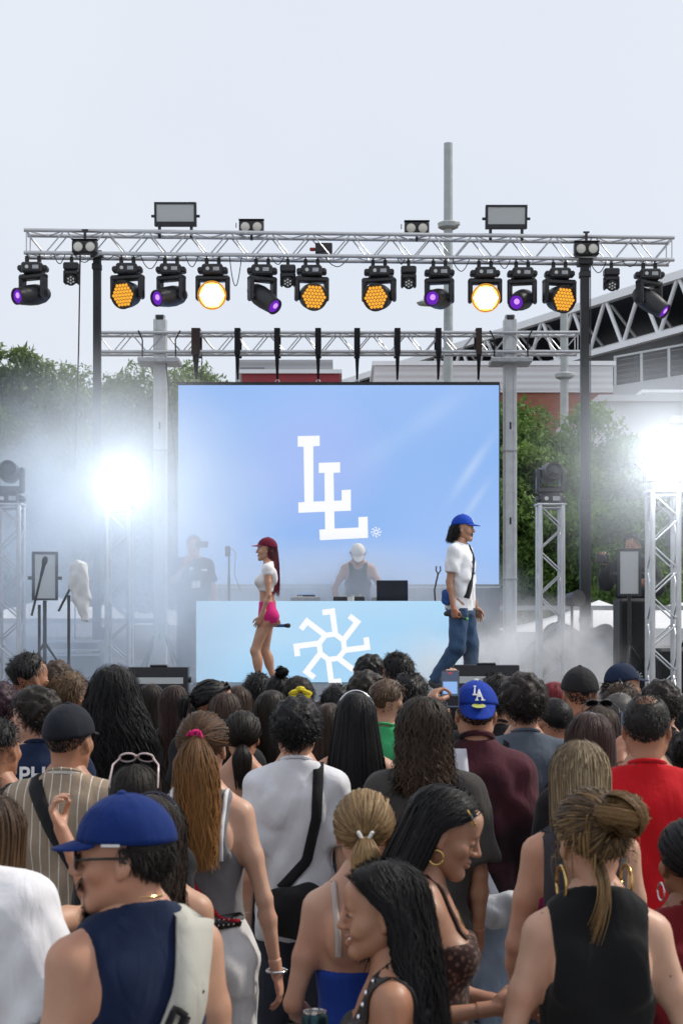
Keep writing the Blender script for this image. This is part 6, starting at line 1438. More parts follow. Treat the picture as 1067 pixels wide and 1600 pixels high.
# the big roof with its white triangulated girder
G0 = Vector((19.0, 85.0, 0)); GD = Vector((-0.4148, 0.9099, 0)); GN = Vector((0.9099, 0.4148, 0))     # girder direction and the way into the hall
hall = thing('sports_hall', 'large roofed hall with a white triangulated steel girder and dark underside', 'building', G0)
zt, zb = 20.6, 17.55
def gp(s, z, n=0.0): return GD * s + GN * n + Vector((0, 0, z))
S0, S1 = -26.0, 46.0
def beam(name, a, b, w, h, mat):
    d = (b - a); M = Matrix.Translation(a) @ d.to_track_quat('X', 'Z').to_matrix().to_4x4(); return MB().box((0, -w / 2, -h / 2), (d.length, w / 2, h / 2), M).build(name, mat, hall)
beam('top_chord', gp(S0, zt), gp(S1, zt), 0.45, 0.46, STEEL); beam('bottom_chord', gp(S0, zb), gp(S1, zb), 0.4, 0.34, STEEL)
beam('back_chord', gp(S0, 18.6, 3.2), gp(S1, 18.6, 3.2), 0.3, 0.3, STEEL)
pitch = 3.55; DG = cyl_mesh('web_tube', 0.125, STEEL, 8); DG2 = cyl_mesh('rear_web_tube', 0.085, STEEL, 8)
n = int((S1 - S0) / pitch)
for i in range(n):
    s0 = S0 + i * pitch; rod(DG, gp(s0, zb), gp(s0 + pitch * .5, zt), hall, 'web_tube'); rod(DG, gp(s0 + pitch * .5, zt), gp(s0 + pitch, zb), hall, 'web_tube')
    rod(DG2, gp(s0 + pitch * .5, zt, .1), gp(s0 + pitch * .85, 18.6, 3.2), hall, 'rear_web_tube'); rod(DG2, gp(s0 + pitch, zb, .1), gp(s0 + pitch * .85, 18.6, 3.2), hall, 'rear_web_tube')
def slab(name, s0, s1, n0, n1, z0, z1, mat, z0b=None):
    v = [gp(s, z, n_) for s in (s0, s1) for n_ in (n0, n1) for z in (z0, z1)]
    o = MB().add(v, [(0, 1, 3, 2), (4, 6, 7, 5), (0, 4, 5, 1), (2, 3, 7, 6), (0, 2, 6, 4), (1, 5, 7, 3)]).build(name, mat, hall); return o
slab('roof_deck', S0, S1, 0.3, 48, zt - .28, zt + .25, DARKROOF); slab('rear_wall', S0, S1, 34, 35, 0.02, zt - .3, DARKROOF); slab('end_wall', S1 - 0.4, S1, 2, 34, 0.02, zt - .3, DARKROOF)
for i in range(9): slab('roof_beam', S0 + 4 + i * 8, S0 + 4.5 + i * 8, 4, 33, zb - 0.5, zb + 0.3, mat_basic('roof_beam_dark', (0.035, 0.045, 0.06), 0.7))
# stand tier with its railing and panelled front, behind the right-hand trees
YT = 74.0; gcon = mat_basic('pale_concrete', (0.40, 0.43, 0.46), 0.8, noise=0.12, nscale=0.5)
tier = thing('spectator_terrace', 'grey concrete terrace with mesh railing and pale blue panels under the big roof', 'terrace', (ax(957, YT), YT, 0))
TA, TB = Vector((0, 0, 0)), Vector((16.0, -22.0, 0)); td = (TB - TA).normalized(); tn = Vector((td.y, -td.x, 0)) * -1; TLn = (TB - TA).length
def tq(s, z, n_=0.0): return td * s + tn * n_ + Vector((0, 0, z))
def tslab(name, s0, s1, n0, n1, z0, z1, mat):
    v = [tq(s, z, q) for s in (s0, s1) for q in (n0, n1) for z in (z0, z1)]; return MB().add(v, [(0, 1, 3, 2), (4, 6, 7, 5), (0, 4, 5, 1), (2, 3, 7, 6), (0, 2, 6, 4), (1, 5, 7, 3)]).build(name, mat, tier)
zr0 = az(603, YT); tslab('edge_beam', 0, TLn, 0, 0.5, zr0 - 0.62, zr0, gcon)
meshm = mat_basic('rail_mesh', (0.10, 0.12, 0.15), 0.6, 0.3); 
for i in range(17): tslab('rail_post', i * TLn / 16, i * TLn / 16 + 0.09, 0.06, 0.15, zr0 + 0.002, zr0 + 1.35, gcon)
tslab('top_rail', 0, TLn, 0.05, 0.14, zr0 + 1.352, zr0 + 1.44, gcon)
for i in range(16):
    for j in range(5): tslab('mesh_wire', i * TLn / 16 + 0.1, (i + 1) * TLn / 16 - .01, 0.10, 0.115, zr0 + 0.2 + j * 0.25, zr0 + 0.225 + j * 0.25, meshm)
pm = mat_basic('blue_panel', (0.42, 0.52, 0.66), 0.5, noise=.1, nscale=.7); pm2 = mat_basic('white_panel', (0.58, 0.62, 0.68), 0.5)
for i in range(40): tslab('wall_panel', i * TLn / 40 + 0.03, (i + 1) * TLn / 40 - 0.03, 0.25, 0.32, 0.02, zr0 - 0.63, pm if i % 3 else pm2)
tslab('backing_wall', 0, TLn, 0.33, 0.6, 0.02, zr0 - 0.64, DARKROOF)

def house(name, label, px0, px1, p0, Y, depth, parts, cat='building'):
    t = thing(name, label, cat, (ax(px0, Y), Y, 0)); W = ax(px1, Y) - ax(px0, Y); parts(t, W, Y, az(p0, Y)); return t
CORR = ribbed('corrugated_white', (0.64, 0.66, 0.67), (0.70, 0.71, 0.72), 0.28)
def shed(t, W, Y, zt):
    zb = az(613, Y); MB().box((0, 0, zb), (W, 9, zt)).build('clad_wall', CORR, t); MB().box((0.02, 0.12, 0.02), (W - .02, 8.9, zb - 0.01)).build('brick_base', BRICK, t); MB().box((-0.1, -0.1, zt + 0.002), (W + .1, 9.1, zt + 0.18)).build('coping', STEEL, t); MB().box((W * .30, -0.04, zb), (W * .305, -0.002, zt)).build('joint', STEEL, t)
house('clad_shed', 'long white corrugated building on a brick base behind the screen', 585, 957, 571, 66.0, 9, shed)
REDW = mat_basic('red_wall', (0.33, 0.035, 0.05), 0.6, noise=0.1, nscale=0.6)
def redhouse(t, W, Y, zt): MB().box((0, 0, 0.02), (W, 8, zt)).build('red_wall', REDW, t); MB().box((-0.1, -0.12, zt + 0.002), (W + .1, 8.1, zt + .15)).build('coping', STEEL, t)
house('red_building', 'low red walled building behind the top of the screen', 378, 530, 584, 58.0, 8, redhouse)
def greyhouse(t, W, Y, zt):
    MB().box((0, 0, 0.02), (W, 10, zt)).build('wall', ribbed('corrugated_grey', (0.42, 0.43, 0.45), (0.46, 0.47, 0.49), 0.4), t); MB().box((W * .05, -0.05, zt - 2.3), (W * .30, -0.003, zt - .4)).build('louvre', mat_basic('louvre_grey', (0.25, 0.26, 0.28), .6), t)
house('grey_building', 'flat grey building peeping out between screen straps', 368, 520, 562, 80.0, 10, greyhouse)
PLASTER = mat_basic('white_plaster', (0.60, 0.61, 0.62), 0.8, noise=0.05, nscale=.5)
def whitehouse(t, W, Y, zt):
    MB().box((0, 0, 0.02), (W, 10, zt)).build('wall', PLASTER, t); MB().box((-0.15, -0.2, zt + .002), (W + .1, 10.1, zt + .22)).build('parapet', PLASTER, t); MB().box((W * .32, 1.5, zt + .222), (W, 8, zt + 0.52)).build('roof_block', PLASTER, t); MB().box((W * .32 - .1, 1.4, zt + 0.522), (W + .1, 8.1, zt + 0.62)).build('roof_coping', STEEL, t); MB().box((W * .42, -0.35, zt - .75), (W * .52, -0.002, zt - .5)).build('lamp_box', STEEL, t)
house('white_building', 'white plastered building beyond the trees at the right edge', 940, 1190, 628, 52.0, 10, whitehouse)
# low brick wall, rail and white tents behind the stage
YW = 33.0
wl = thing('brick_wall', 'low reddish brick wall behind the stage on the right', 'wall', (ax(700, YW), YW, 0)); MB().box((0, 0, 0.0), (ax(1090, YW) - ax(700, YW), 0.35, az(928, YW))).build('wall', BRICK, wl); MB().box((-.05, -.05, az(928, YW) + .001), (ax(1090, YW) - ax(700, YW) + .05, 0.4, az(928, YW) + .09)).build('coping', gcon, wl)
def rail(px0, px1, py, Y, label):
    X0, X1 = ax(px0, Y), ax(px1, Y); z = az(py, Y); t = thing('metal_barrier', label, 'fence', (X0, Y, 0)); L_ = X1 - X0; n = max(2, int(L_ / 1.6))
    MB().box((0, -.03, z - .05), (L_, .03, z + .03)).build('top_rail', ALU_D, t); MB().box((0, -.02, z - .75), (L_, .02, z - .69)).build('mid_rail', ALU_D, t)
    for i in range(n + 1): MB().box((i * L_ / n - .03, -.028, 0.0), (i * L_ / n + .03, .028, z - .051)).build('post', ALU_D, t)
rail(-40, 262, 969, 26.0, 'grey metal barrier behind the left side of the stage'); rail(735, 1110, 949, 26.5, 'grey metal barrier behind the right side of the stage')
TENT = mat_basic('tent_canvas', (0.72, 0.73, 0.75), 0.7, noise=0.05, nscale=1.5)
def tent(px, Y, w, zeave, zpeak, label, legs=True):
    X = ax(px, Y); t = thing('white_tent', label, 'tent', (X, Y, 0), 0, 'white tents behind the stage'); h = w / 2; n = 6; V = []; Fq = []
    for s_ in range(4):
        a = PI / 4 + s_ * PI / 2; b = a + PI / 2; A_ = Vector((math.cos(a) * h * 1.414, math.sin(a) * h * 1.414, 0)); B_ = Vector((math.cos(b) * h * 1.414, math.sin(b) * h * 1.414, 0)); base = len(V)
        for i in range(n + 1):
            q = i / n; e = (1 - q) ** 1.0; z = zeave + (zpeak - zeave) * (q ** 1.35); V += [tuple(A_ * e + Vector((0, 0, z))), tuple(B_ * e + Vector((0, 0, z)))]
        Fq += [(base + 2 * i, base + 2 * i + 1, base + 2 * i + 3, base + 2 * i + 2) for i in range(n)]
    me = MB().add(V, Fq).build('roof', TENT, t); 
    for s_ in range(4):
        a = PI / 4 + s_ * PI / 2; p_ = Vector((math.cos(a) * h * 1.4, math.sin(a) * h * 1.4, 0)); MB().cyl(p_, p_ + Vector((0, 0, zeave)), 0.04, n=8).build('pole', ALU, t)
    MB().box((-h, -h - .02, zeave - .30), (h, -h + .01, zeave)).build('valance', TENT, t); MB().box((-h + .05, h - .05, 0.02), (h - .05, h - .02, zeave - .31)).build('back_wall', TENT, t)
tent(935, 29.5, 3.6, az(985, 29.5), az(962, 29.5) + .3, 'white pointed tent behind the right mast'); tent(1060, 28.5, 3.2, az(980, 28.5), az(940, 28.5), 'white pointed tent at the right edge behind the totem')
tent(85, 30.0, 3.4, az(968, 30.0), az(932, 30.0), 'white pointed tent veiled by smoke behind the left totem'); tent(165, 31.5, 3.4, az(972, 31.5), az(945, 31.5), 'white pointed tent veiled by smoke behind the towel'); tent(262, 31.0, 3.0, az(975, 31.0), az(952, 31.0), 'white pointed tent veiled by smoke behind the left tower')

# lamp posts
def lamp_post(px, ptop, Y, r, label, collar, arm=None):
    X = ax(px, Y); H = az(ptop, Y); t = thing('lamp_post', label, 'lamp post', (X, Y, 0), 0, 'grey lamp posts behind the stage'); gm_ = mat_basic('galvanised', (0.40, 0.43, 0.43), 0.5, 0.4, noise=.12, nscale=5)
    MB().cyl((0, 0, 0), (0, 0, H), r * 1.15, r, 18).build('post', gm_, t, True); zc = az(collar, Y)
    m = MB(); m.lathe([(r * 1.6, -0.10), (r * 2.3, -0.06), (r * 2.4, 0.05), (r * 1.6, 0.09), (r * 1.0, 0.12)], 20, Matrix.Translation((0, 0, zc))); m.build('collar', gm_, t, True)
    MB().cbox((r * 1.2, -r * 1.2, zc + .01), (r * 2.8, r * 1.2, 0.10), bevel=0.02).build('luminaire', LENS_OFF, t)
    if arm:
        za = az(arm[1], Y); xa = ax(arm[0], Y) - X; m = MB(); m.tube([(0, 0, za + .35), (xa * .5, -0.25, za + .1), (xa, -0.5, za)], 0.045, 8); m.build('arm', gm_, t); m = MB(); m.lathe([(0.02, -.10), (0.26, -.06), (0.30, 0.0), (0.20, .07), (0.02, .10)], 18, Matrix.Translation((xa, -.5, za)) @ Matrix.Diagonal((1.3, .8, 1, 1))); m.build('lamp_head', gm_, t, True)
lamp_post(700, 224, 40.0, 0.115, 'tall grey lamp post rising above the truss', 352, (672, 479)); lamp_post(881, 440, 46.0, 0.115, 'shorter grey lamp post left of the right mast', 587)

# ------------------------------------------------------------------ trees
BARK = mat_basic('bark', (0.06, 0.045, 0.035), 0.9, noise=0.3, nscale=6, bump=0.5, bscale=14)
def mat_leaf(name, c1, c2, c3):
    m, nt, b = new_mat(name); a = nt.nodes.new('ShaderNodeAttribute'); a.attribute_name = 'rnd'; r = nt.nodes.new('ShaderNodeValToRGB'); r.color_ramp.elements[0].color = rgba(c1); r.color_ramp.elements[1].color = rgba(c3); e = r.color_ramp.elements.new(0.55); e.color = rgba(c2)
    nt.links.new(a.outputs['Fac'], r.inputs['Fac']); nt.links.new(r.outputs['Color'], b.inputs['Base Color']); b.inputs['Roughness'].default_value = 0.55; set_in(b, 'Specular IOR Level', 0.3)
    tr = nt.nodes.new('ShaderNodeBsdfTranslucent'); nt.links.new(r.outputs['Color'], tr.inputs['Color']); mx = nt.nodes.new('ShaderNodeMixShader'); mx.inputs[0].default_value = 0.35
    nt.links.new(b.outputs[0], mx.inputs[1]); nt.links.new(tr.outputs[0], mx.inputs[2]); nt.links.new(mx.outputs[0], nt.nodes['Material Output'].inputs['Surface']); return m
LEAF_A = mat_leaf('leaf_feathery', (0.110, 0.165, 0.060), (0.180, 0.250, 0.090), (0.26, 0.32, 0.13)); LEAF_B = mat_leaf('leaf_green', (0.080, 0.160, 0.040), (0.150, 0.260, 0.060), (0.26, 0.36, 0.10))
def tree(px, Y, ptop, rx, zbase, label, mat, seed, ncl=70, nleaf=420, ls=0.13, ry=None):
    """trunk and limbs, and a crown of leaf clumps on twigs spread through its volume"""
    r = np.random.default_rng(seed); X = ax(px, Y); zt = az(ptop, Y); t = thing('tree', label, 'tree', (X, Y, 0), 0, 'trees behind the stage'); ry = ry or rx * .8
    zc = (zt + zbase) / 2; rz = (zt - zbase) / 2; m = MB(); m.tube([(0, 0, 0), (0.06, 0.02, zbase * .5), (-0.03, 0.03, zbase + .2), (0.05, 0, zc)], [0.20, 0.16, 0.13, 0.07], 9)
    C = []
    while len(C) < ncl:
        u = r.normal(size=3); u /= np.linalg.norm(u); q = r.uniform(0.30, 1.0) ** 0.6
        lump = 1 + 0.16 * math.sin(3.1 * u[0] + seed) + 0.14 * math.sin(4.3 * u[2] + 2.1 * u[1] + seed * 1.7)
        C.append(np.array((u[0] * rx, u[1] * ry, u[2] * rz)) * q * lump * .93 + (0, 0, zc))
    C = np.array(C)
    for i in range(0, ncl, 3):
        a = Vector((0, 0, zbase + .3 * r.uniform(0, 1) * rz)); b = Vector(C[i]); mid = a.lerp(b, .5) + Vector((0, 0, .12 * rz)); m.tube([a, mid, b], [0.055, 0.035, 0.012], 5)
    m.build('trunk', BARK, t, True)
    cs = r.uniform(0.55, 1.15, ncl) * rx * .30; cb = r.uniform(0, 1, ncl); N = ncl * nleaf; cid = np.repeat(np.arange(ncl), nleaf)
    d = r.normal(size=(N, 3)); d /= np.linalg.norm(d, axis=1)[:, None]; rad = r.uniform(0, 1, N) ** 0.45
    P_ = C[cid] + d * (rad * cs[cid])[:, None] * np.array((1.15, 1.0, 0.72)); P_[:, 2] -= 0.06 * rad
    e1 = r.normal(size=(N, 3)) + d * .4; e1[:, 2] -= .35; e1 /= np.linalg.norm(e1, axis=1)[:, None]; e2 = np.cross(e1, r.normal(size=(N, 3)) * .5 + (0, 0, 1)); e2 /= np.linalg.norm(e2, axis=1)[:, None] + 1e-6
    L_ = ls * r.uniform(.6, 1.4, N)[:, None]; V = np.stack([P_ + e2 * L_ * .25, P_ - e2 * L_ * .25, P_ + e1 * L_], 1).reshape(-1, 3)
    rv = np.clip(.55 * cb[cid] + .45 * r.uniform(0, 1, N), 0, 1)
    np_obj('crown', V, (np.arange(N)[:, None] * 3 + np.arange(3)[None, :]), mat, t, smooth=False, attrs={'rnd': np.repeat(rv, 3)}); return t
tree(58, 38.0, 520, 2.0, 2.0, 'feathery green tree standing tallest behind the left of the stage', LEAF_A, 11, 150, 330); tree(168, 39.5, 545, 1.8, 1.9, 'feathery green tree behind the left lift mast', LEAF_A, 12, 130, 330)
tree(-22, 37.0, 552, 1.8, 1.5, 'dark green tree at the left edge of the picture', LEAF_A, 13, 110, 400); tree(262, 38.5, 552, 2.0, 1.6, 'feathery green tree behind the left screen tower', LEAF_A, 14, 150, 330); tree(335, 40.0, 566, 1.5, 1.8, 'feathery green tree ending at the top left of the screen', LEAF_A, 15, 90, 400)
tree(112, 36.5, 640, 1.8, 1.3, 'green tree low in the smoke behind the left totem', LEAF_A, 19, 90, 380)
tree(838, 34.0, 630, 1.75, 1.5, 'dense leafy green tree just right of the screen', LEAF_B, 16, 190, 320); tree(930, 34.5, 622, 1.6, 1.4, 'leafy green tree behind the right lift mast', LEAF_B, 17, 170, 320); tree(1040, 33.5, 668, 1.1, 1.9, 'leafy green tree behind the right white flare', LEAF_B, 18, 80, 400)
tree(885, 33.0, 760, 1.7, 1.2, 'low leafy green tree between the right totem and the mast', LEAF_B, 20, 130, 380); tree(758, 35.0, 800, 1.0, 1.2, 'small green tree low behind the right screen tower', LEAF_B, 21, 60, 380); tree(1000, 31.0, 770, 1.2, 1.4, 'low dark green tree behind the cameraman', LEAF_B, 22, 100, 380)
# ------------------------------------------------------------------ stage smoke
def smoke(name, label, c, rad, dens, nscale, seed, lo=0.35, hi=0.75, col=(0.92, 0.95, 1.0), aniso=0.25, power=1.0, zbias=0.0):
    """one soft-edged cloud: noise density fading out towards the sides of its box"""
    o = MB().cbox((0, 0, 0), [2 * q for q in rad]).build(name, None); o.location = c
    m = bpy.data.materials.new('smoke'); m.use_nodes = True; nt = m.node_tree; nt.nodes.clear(); out = nt.nodes.new('ShaderNodeOutputMaterial'); v = nt.nodes.new('ShaderNodeVolumePrincipled')
    v.inputs['Color'].default_value = rgba(col); v.inputs['Anisotropy'].default_value = aniso
    tc = nt.nodes.new('ShaderNodeTexCoord'); mp = nt.nodes.new('ShaderNodeMapping'); mp.inputs['Scale'].default_value = [1 / q for q in rad]; nt.links.new(tc.outputs['Object'], mp.inputs[0])
    ln_ = nt.nodes.new('ShaderNodeVectorMath'); ln_.operation = 'LENGTH'; nt.links.new(mp.outputs[0], ln_.inputs[0])
    f = nt.nodes.new('ShaderNodeMapRange'); f.interpolation_type = 'SMOOTHSTEP'; f.inputs['From Min'].default_value = 1.0; f.inputs['From Max'].default_value = 0.15; nt.links.new(ln_.outputs['Value'], f.inputs['Value'])
    m2 = nt.nodes.new('ShaderNodeMapping'); m2.inputs['Location'].default_value = (seed * 3.1, seed * 1.7, seed); nt.links.new(tc.outputs['Object'], m2.inputs[0])
    n = nt.nodes.new('ShaderNodeTexNoise'); n.inputs['Scale'].default_value = nscale; n.inputs['Detail'].default_value = 3.0; n.inputs['Roughness'].default_value = 0.55; nt.links.new(m2.outputs[0], n.inputs['Vector'])
    r = nt.nodes.new('ShaderNodeMapRange'); r.inputs['From Min'].default_value = lo; r.inputs['From Max'].default_value = hi; nt.links.new(n.outputs['Fac'], r.inputs['Value'])
    a = nt.nodes.new('ShaderNodeMath'); a.operation = 'MULTIPLY'; nt.links.new(f.outputs['Result'], a.inputs[0]); nt.links.new(r.outputs['Result'], a.inputs[1])
    b = nt.nodes.new('ShaderNodeMath'); b.operation = 'MULTIPLY'; b.inputs[1].default_value = dens; nt.links.new(a.outputs[0], b.inputs[0]); nt.links.new(b.outputs[0], v.inputs['Density'])
    nt.links.new(v.outputs[0], out.inputs['Volume']); o.data.materials.append(m); tag(o, label, 'smoke', None, 'stuff'); return o
smoke('smoke', 'drifting pale stage smoke across the left of the stage', (-2.9, 16.6, 2.45), (2.8, 3.0, 2.5), 1.45, 1.2, 3, 0.36, 0.80, aniso=0.1, col=(0.76, 0.86, 1.0))  # bluish scatter colour stands in for screen light on the smoke
smoke('smoke', 'round puff of smoke added for the halo of the left lamp', (-2.37, 16.4, 3.3), (2.0, 1.8, 1.9), 0.45, 0.5, 6, -0.6, 0.8, aniso=0.2, col=(0.92, 0.96, 1.0))  # smooth puff added to give the lamp a round glow
smoke('smoke', 'pale smoke tinted with screen light, veiling the man left of the booth', (-1.75, 17.0, 2.0), (1.5, 1.5, 1.4), 0.50, 1.3, 4, 0.25, 0.8, col=(0.85, 0.92, 1.0))  # blue of the screen light is put into the smoke colour
smoke('smoke', 'thin smoke over the DJ booth, tinted with blue screen light', (0.0, 18.55, 2.15), (2.7, 1.05, 0.95), 2.8, 1.1, 5, 0.1, 0.75, col=(0.82, 0.90, 1.0))  # screen light painted in as a blue tint of the smoke
smoke('smoke', 'low smoke rolling over the right of the stage', (2.1, 16.2, 1.45), (2.0, 2.0, 0.85), 4.6, 2.2, 8, 0.42, 0.78, col=(0.97, 0.98, 1.0))
smoke('smoke', 'faint haze round the right white lamp', (2.9, 13.9, 3.4), (1.4, 1.5, 1.4), 0.34, 0.6, 9, -0.6, 0.8, aniso=0.2)
# ------------------------------------------------------------------ people on and beside the stage
K = {'blk': (0.014, 0.014, 0.016), 'navy': (0.012, 0.022, 0.065), 'wht': (0.74, 0.74, 0.76), 'gry': (0.16, 0.16, 0.165), 'dgry': (0.045, 0.043, 0.042), 'red': (0.48, 0.006, 0.012), 'royal': (0.010, 0.055, 0.38), 'green': (0.05, 0.36, 0.14), 'maroon': (0.085, 0.018, 0.030), 'denim': (0.16, 0.24, 0.38), 'dkdenim': (0.030, 0.062, 0.12), 'tan': (0.33, 0.25, 0.18), 'blue': (0.015, 0.05, 0.30), 'magenta': (0.20, 0.012, 0.08), 'slate': (0.10, 0.125, 0.16)}
GOLD = mat_basic('gold', (0.62, 0.42, 0.16), 0.22, 1.0); SILVER = mat_basic('silver', (0.7, 0.7, 0.72), 0.2, 1.0)
def cable_tie(c, V, F, name, mat): return np_obj(name, V, F, mat, c.root)
def body_tube(c, pts, r, name, mat, parent=None):
    m = MB(); m.tube([tuple(p) for p in pts], r, 6); return m.build(name, mat, parent or c.root, True)
def held(c, name, label, cat, loc, M3, group=None):
    """a top-level thing placed in the figure's own frame"""
    t = thing(name, label, cat, (0, 0, 0), 0, group); Mr = Matrix.Translation(c.root.location) @ Matrix.Rotation(c.root.rotation_euler.z, 4, 'Z'); L_ = Matrix.Translation(Vector(loc)) @ Matrix(np.array(M3).tolist()).to_4x4()
    t.matrix_world = Mr @ L_; return t
def axes(z, y):
    z = unit(z); y = A3(y); y = unit(y - z * (y @ z)); return np.stack([np.cross(y, z), y, z], 1)
def microphone(c, side, label, direction, up=(0, 0, 1)):
    p = c.J['grip' + side]; t = held(c, 'microphone', label, 'microphone', p, axes(direction, up), 'microphones in the performers\' hands')
    MB().lathe([(0.011, -0.10), (0.013, -0.09), (0.015, 0.06), (0.020, 0.08), (0.024, 0.100), (0.020, 0.120), (0.003, 0.128)], 16).build('body', BLACK, t, True); MB().lathe([(0.0115, -0.118), (0.0135, -0.116), (0.0135, -0.100), (0.0115, -0.099)], 14).build('cap_ring', mat_basic('mic_ring', (0.10, 0.45, 0.12), .4), t, True); MB().lathe([(0.0155, 0.0), (0.0165, 0.001), (0.0168, 0.055), (0.0155, 0.056)], 14).build('band', mat_basic('mic_blue', (0.02, 0.12, 0.35), .4), t, True)
def stagewoman(c):
    pm_ = mat_hair((0.16, 0.025, 0.05))
c = person('woman in maroon cap, white crop top and pink shorts walking across the stage', 417, 840, 0, Y=15.2, yaw=90, sex='f', build=0.84, skin='light', face='f', hair=('long', {'len': 0.50, 'vol': 0.012, 'narrow': 0.55, 'amax': 1.1, 'fly': 0.8, 'n': 900}), hcol=(0.045, 0.016, 0.016), htip=(0.20, 0.02, 0.05), hstreak=(0.22, 0.03, 0.06),
           hat=dict(col=(0.14, 0.008, 0.030), vcol=(0.36, 0.07, 0.12), tilt=4), top=('crop', (0.74, 0.73, 0.74), {'hem': 0.665, 'sleeve': 0.22}), bottom=('shorts', (0.55, 0.02, 0.16), {'waist': 0.60, 'len': 0.16, 'loose': 0.9}), ground=DECK_Z, fine=1.35, group='performers on the stage',
           arms={'L': ((-.22, -.05, -1), (.10, .40, -1), 'relax'), 'R': ((.10, -.10, -1), (.05, -.22, -.95), 'grip', (0, 0.5, 1))}, legs={'L': ((-.085, .13, .49), (-.085, .06, .09)), 'R': ((.09, .03, .49), (.085, -.10, .10))})
microphone(c, 'R', 'blue microphone in the hand of the woman in pink shorts', (0, -1, 0.0))
def manwalk(c):
    strap(c, [(-0.085, .842), (0.01, .71), (0.085, .60), (0.12, .545)], 0.045, mat_cloth(K['blk']), 1, 'bag_strap'); strap(c, [(-0.085, .842), (0.0, .735), (0.10, .64), (0.165, .56)], 0.045, mat_cloth(K['blk']), -1, 'bag_strap')
    scr_marks = [[(x * 0.13, y * 0.13) for x, y in q] for q in LL_MARK]; m = MB()
    for q in scr_marks:
        n = len(q); V = []
        for x, z in q:
            X = 0.02 - x; Z = 0.715 * c.H + z; y = c.g.surf_y(X, Z, 1) or 0.12; V.append((X, y + 0.008, Z))
        m.add(V, [tuple(range(n))])
    m.build('printed_mark', mat_cloth((0.05, 0.06, 0.12)), c.top_o)
    beard(c, 0.6)
    V, F = (lambda g: (g.add(ell((0, 0, 0), (0.030, 0.06, 0.075)), 0), g.disp(wob(3, .008, 40)), g.mesh())[2])(Grid((-0.08, -0.15, -0.13), (0.08, 0.15, 0.13), 0.008)); np_obj('shoulder_bag', V + A3((0.19, -0.09, .550 * c.H)), F, mat_cloth((0.03, 0.08, 0.28)), c.root)
def beard(c, amt=1.0, full=False, jaw=True):
    """short facial hair along the jaw, chin and lip"""
    r = c.r; n = int(520 * amt); a = r.uniform(-1.25, 1.25, n); z = -0.100 + 0.055 * np.abs(a) / 1.25 + r.normal(size=n) * 0.007
    x = np.sin(a) * 0.060; y = 0.006 + np.cos(a) * 0.082 - 0.02 * np.abs(np.sin(a))
    if full:
        k = n // 3; x[:k] = r.uniform(-.028, .028, k); z[:k] = r.uniform(-.135, -.078, k); y[:k] = 0.088 - 4 * x[:k] ** 2
    if not jaw: x[k:] = r.normal(size=n - k) * .010; z[k:] = r.uniform(-.135, -.098, n - k); y[k:] = .086 + r.normal(size=n - k) * .006
    k = n // 5; x[-k:] = r.uniform(-.024, .024, k); z[-k:] = -0.046 + r.normal(size=k) * .003; y[-k:] = 0.098 - 8 * x[-k:] ** 2
    p = np.stack([x, y, z], 1); d = np.stack([x * 2, np.full(n, .10), np.full(n, -.9)], 1) + r.normal(size=(n, 3)) * .2; d /= np.linalg.norm(d, axis=1)[:, None]; t = np.linspace(0, 1, 4)[None, :, None]; ln_ = (0.016 if not full else 0.03) * r.uniform(.6, 1.3, n)[:, None, None]
    Pw = c.hm((p[:, None, :] + d[:, None, :] * t * ln_).reshape(-1, 3)).reshape(n, 4, 3); nr = np.repeat((np.stack([x, y, 0 * x], 1) @ c.R.T)[:, None, :], 4, 1); V, F, a1, a2, a3 = ribbons(Pw, 0.004, nr, r); np_obj('beard', V, F, mat_hair(HC['black']), c.root, attrs={'rnd': a1, 'along': a2, 'acr': a3})
c = person('man in royal blue cap, white t-shirt and jeans striding on the stage', 722, 804, 0, Y=14.9, yaw=-114, sex='m', build=0.88, skin='tan', face='m_smile', hair=('long', {'len': 0.17, 'vol': 0.03, 'wave': 0.012, 'wl': 0.045, 'amax': 1.3, 'n': 900, 'narrow': -0.1}), hcol='black', hat=dict(col=(0.008, 0.055, 0.40), emblem=em_polys(LL_MARK, 0.045)),
           top=('tee', K['wht'], {'hem': 0.468, 'sleeve': 0.72, 'wide': 1.05, 'loose': .8}), bottom=('jeans', K['dkdenim'], {'loose': 1.12, 'pat': 'denim', 'col2': (0.05, 0.10, 0.19), 'footL': 0.0, 'footR': -0.55}), ground=DECK_Z, fine=1.4, group='performers on the stage', head=(8, -3, 0), shoe=(0.03, 0.03, 0.035),
           arms={'R': ((.12, -.16, -1), (.05, .18, -1), 'grip', (.3, .9, 0)), 'L': ((-.12, .05, -1), (-.05, .30, -1), 'relax')}, legs={'L': ((-.09, .05, .50), (-.09, .07, .08)), 'R': ((.09, -.02, .47), (.09, -.25, .15))}, det=manwalk)
microphone(c, 'R', 'blue microphone in the hand of the man in the white t-shirt', (.15, -1, .25))
def djdet(c): pass
person('DJ in dark tank top and white cap bent over the decks', 559, 845, 0, Y=18.75, yaw=180, sex='m', skin='light', hair=('short', {'vol': .02, 'k': .8}), hcol='black', hat=dict(col=(0.70, 0.69, 0.66), vdown=.45, tilt=0), top=('tank', (0.022, 0.026, 0.045), {'cut': .72}), head=(0, -42, 0), lean=0.34, ground=DECK_Z, group='crew on the stage', arms={'L': ((-.45, .25, -.9), (.1, .55, -.8), 'relax'), 'R': ((.45, .25, -.9), (-.1, .55, -.8), 'relax')}, fine=1.3)
def opdet(c):
    b = mat_basic('badge_white', (.75, .75, .72), .5)
    for x, z, w, h in ((0.055, .775, .045, .045), (-0.10, .765, .075, .03), (0.0, .665, .105, .085)):
        y = c.g.surf_y(x, z * c.H, 1) or .13; MB().cbox((x, y + .010, z * c.H), (w, .006, h), bevel=.002).build('badge', b, c.top_o)
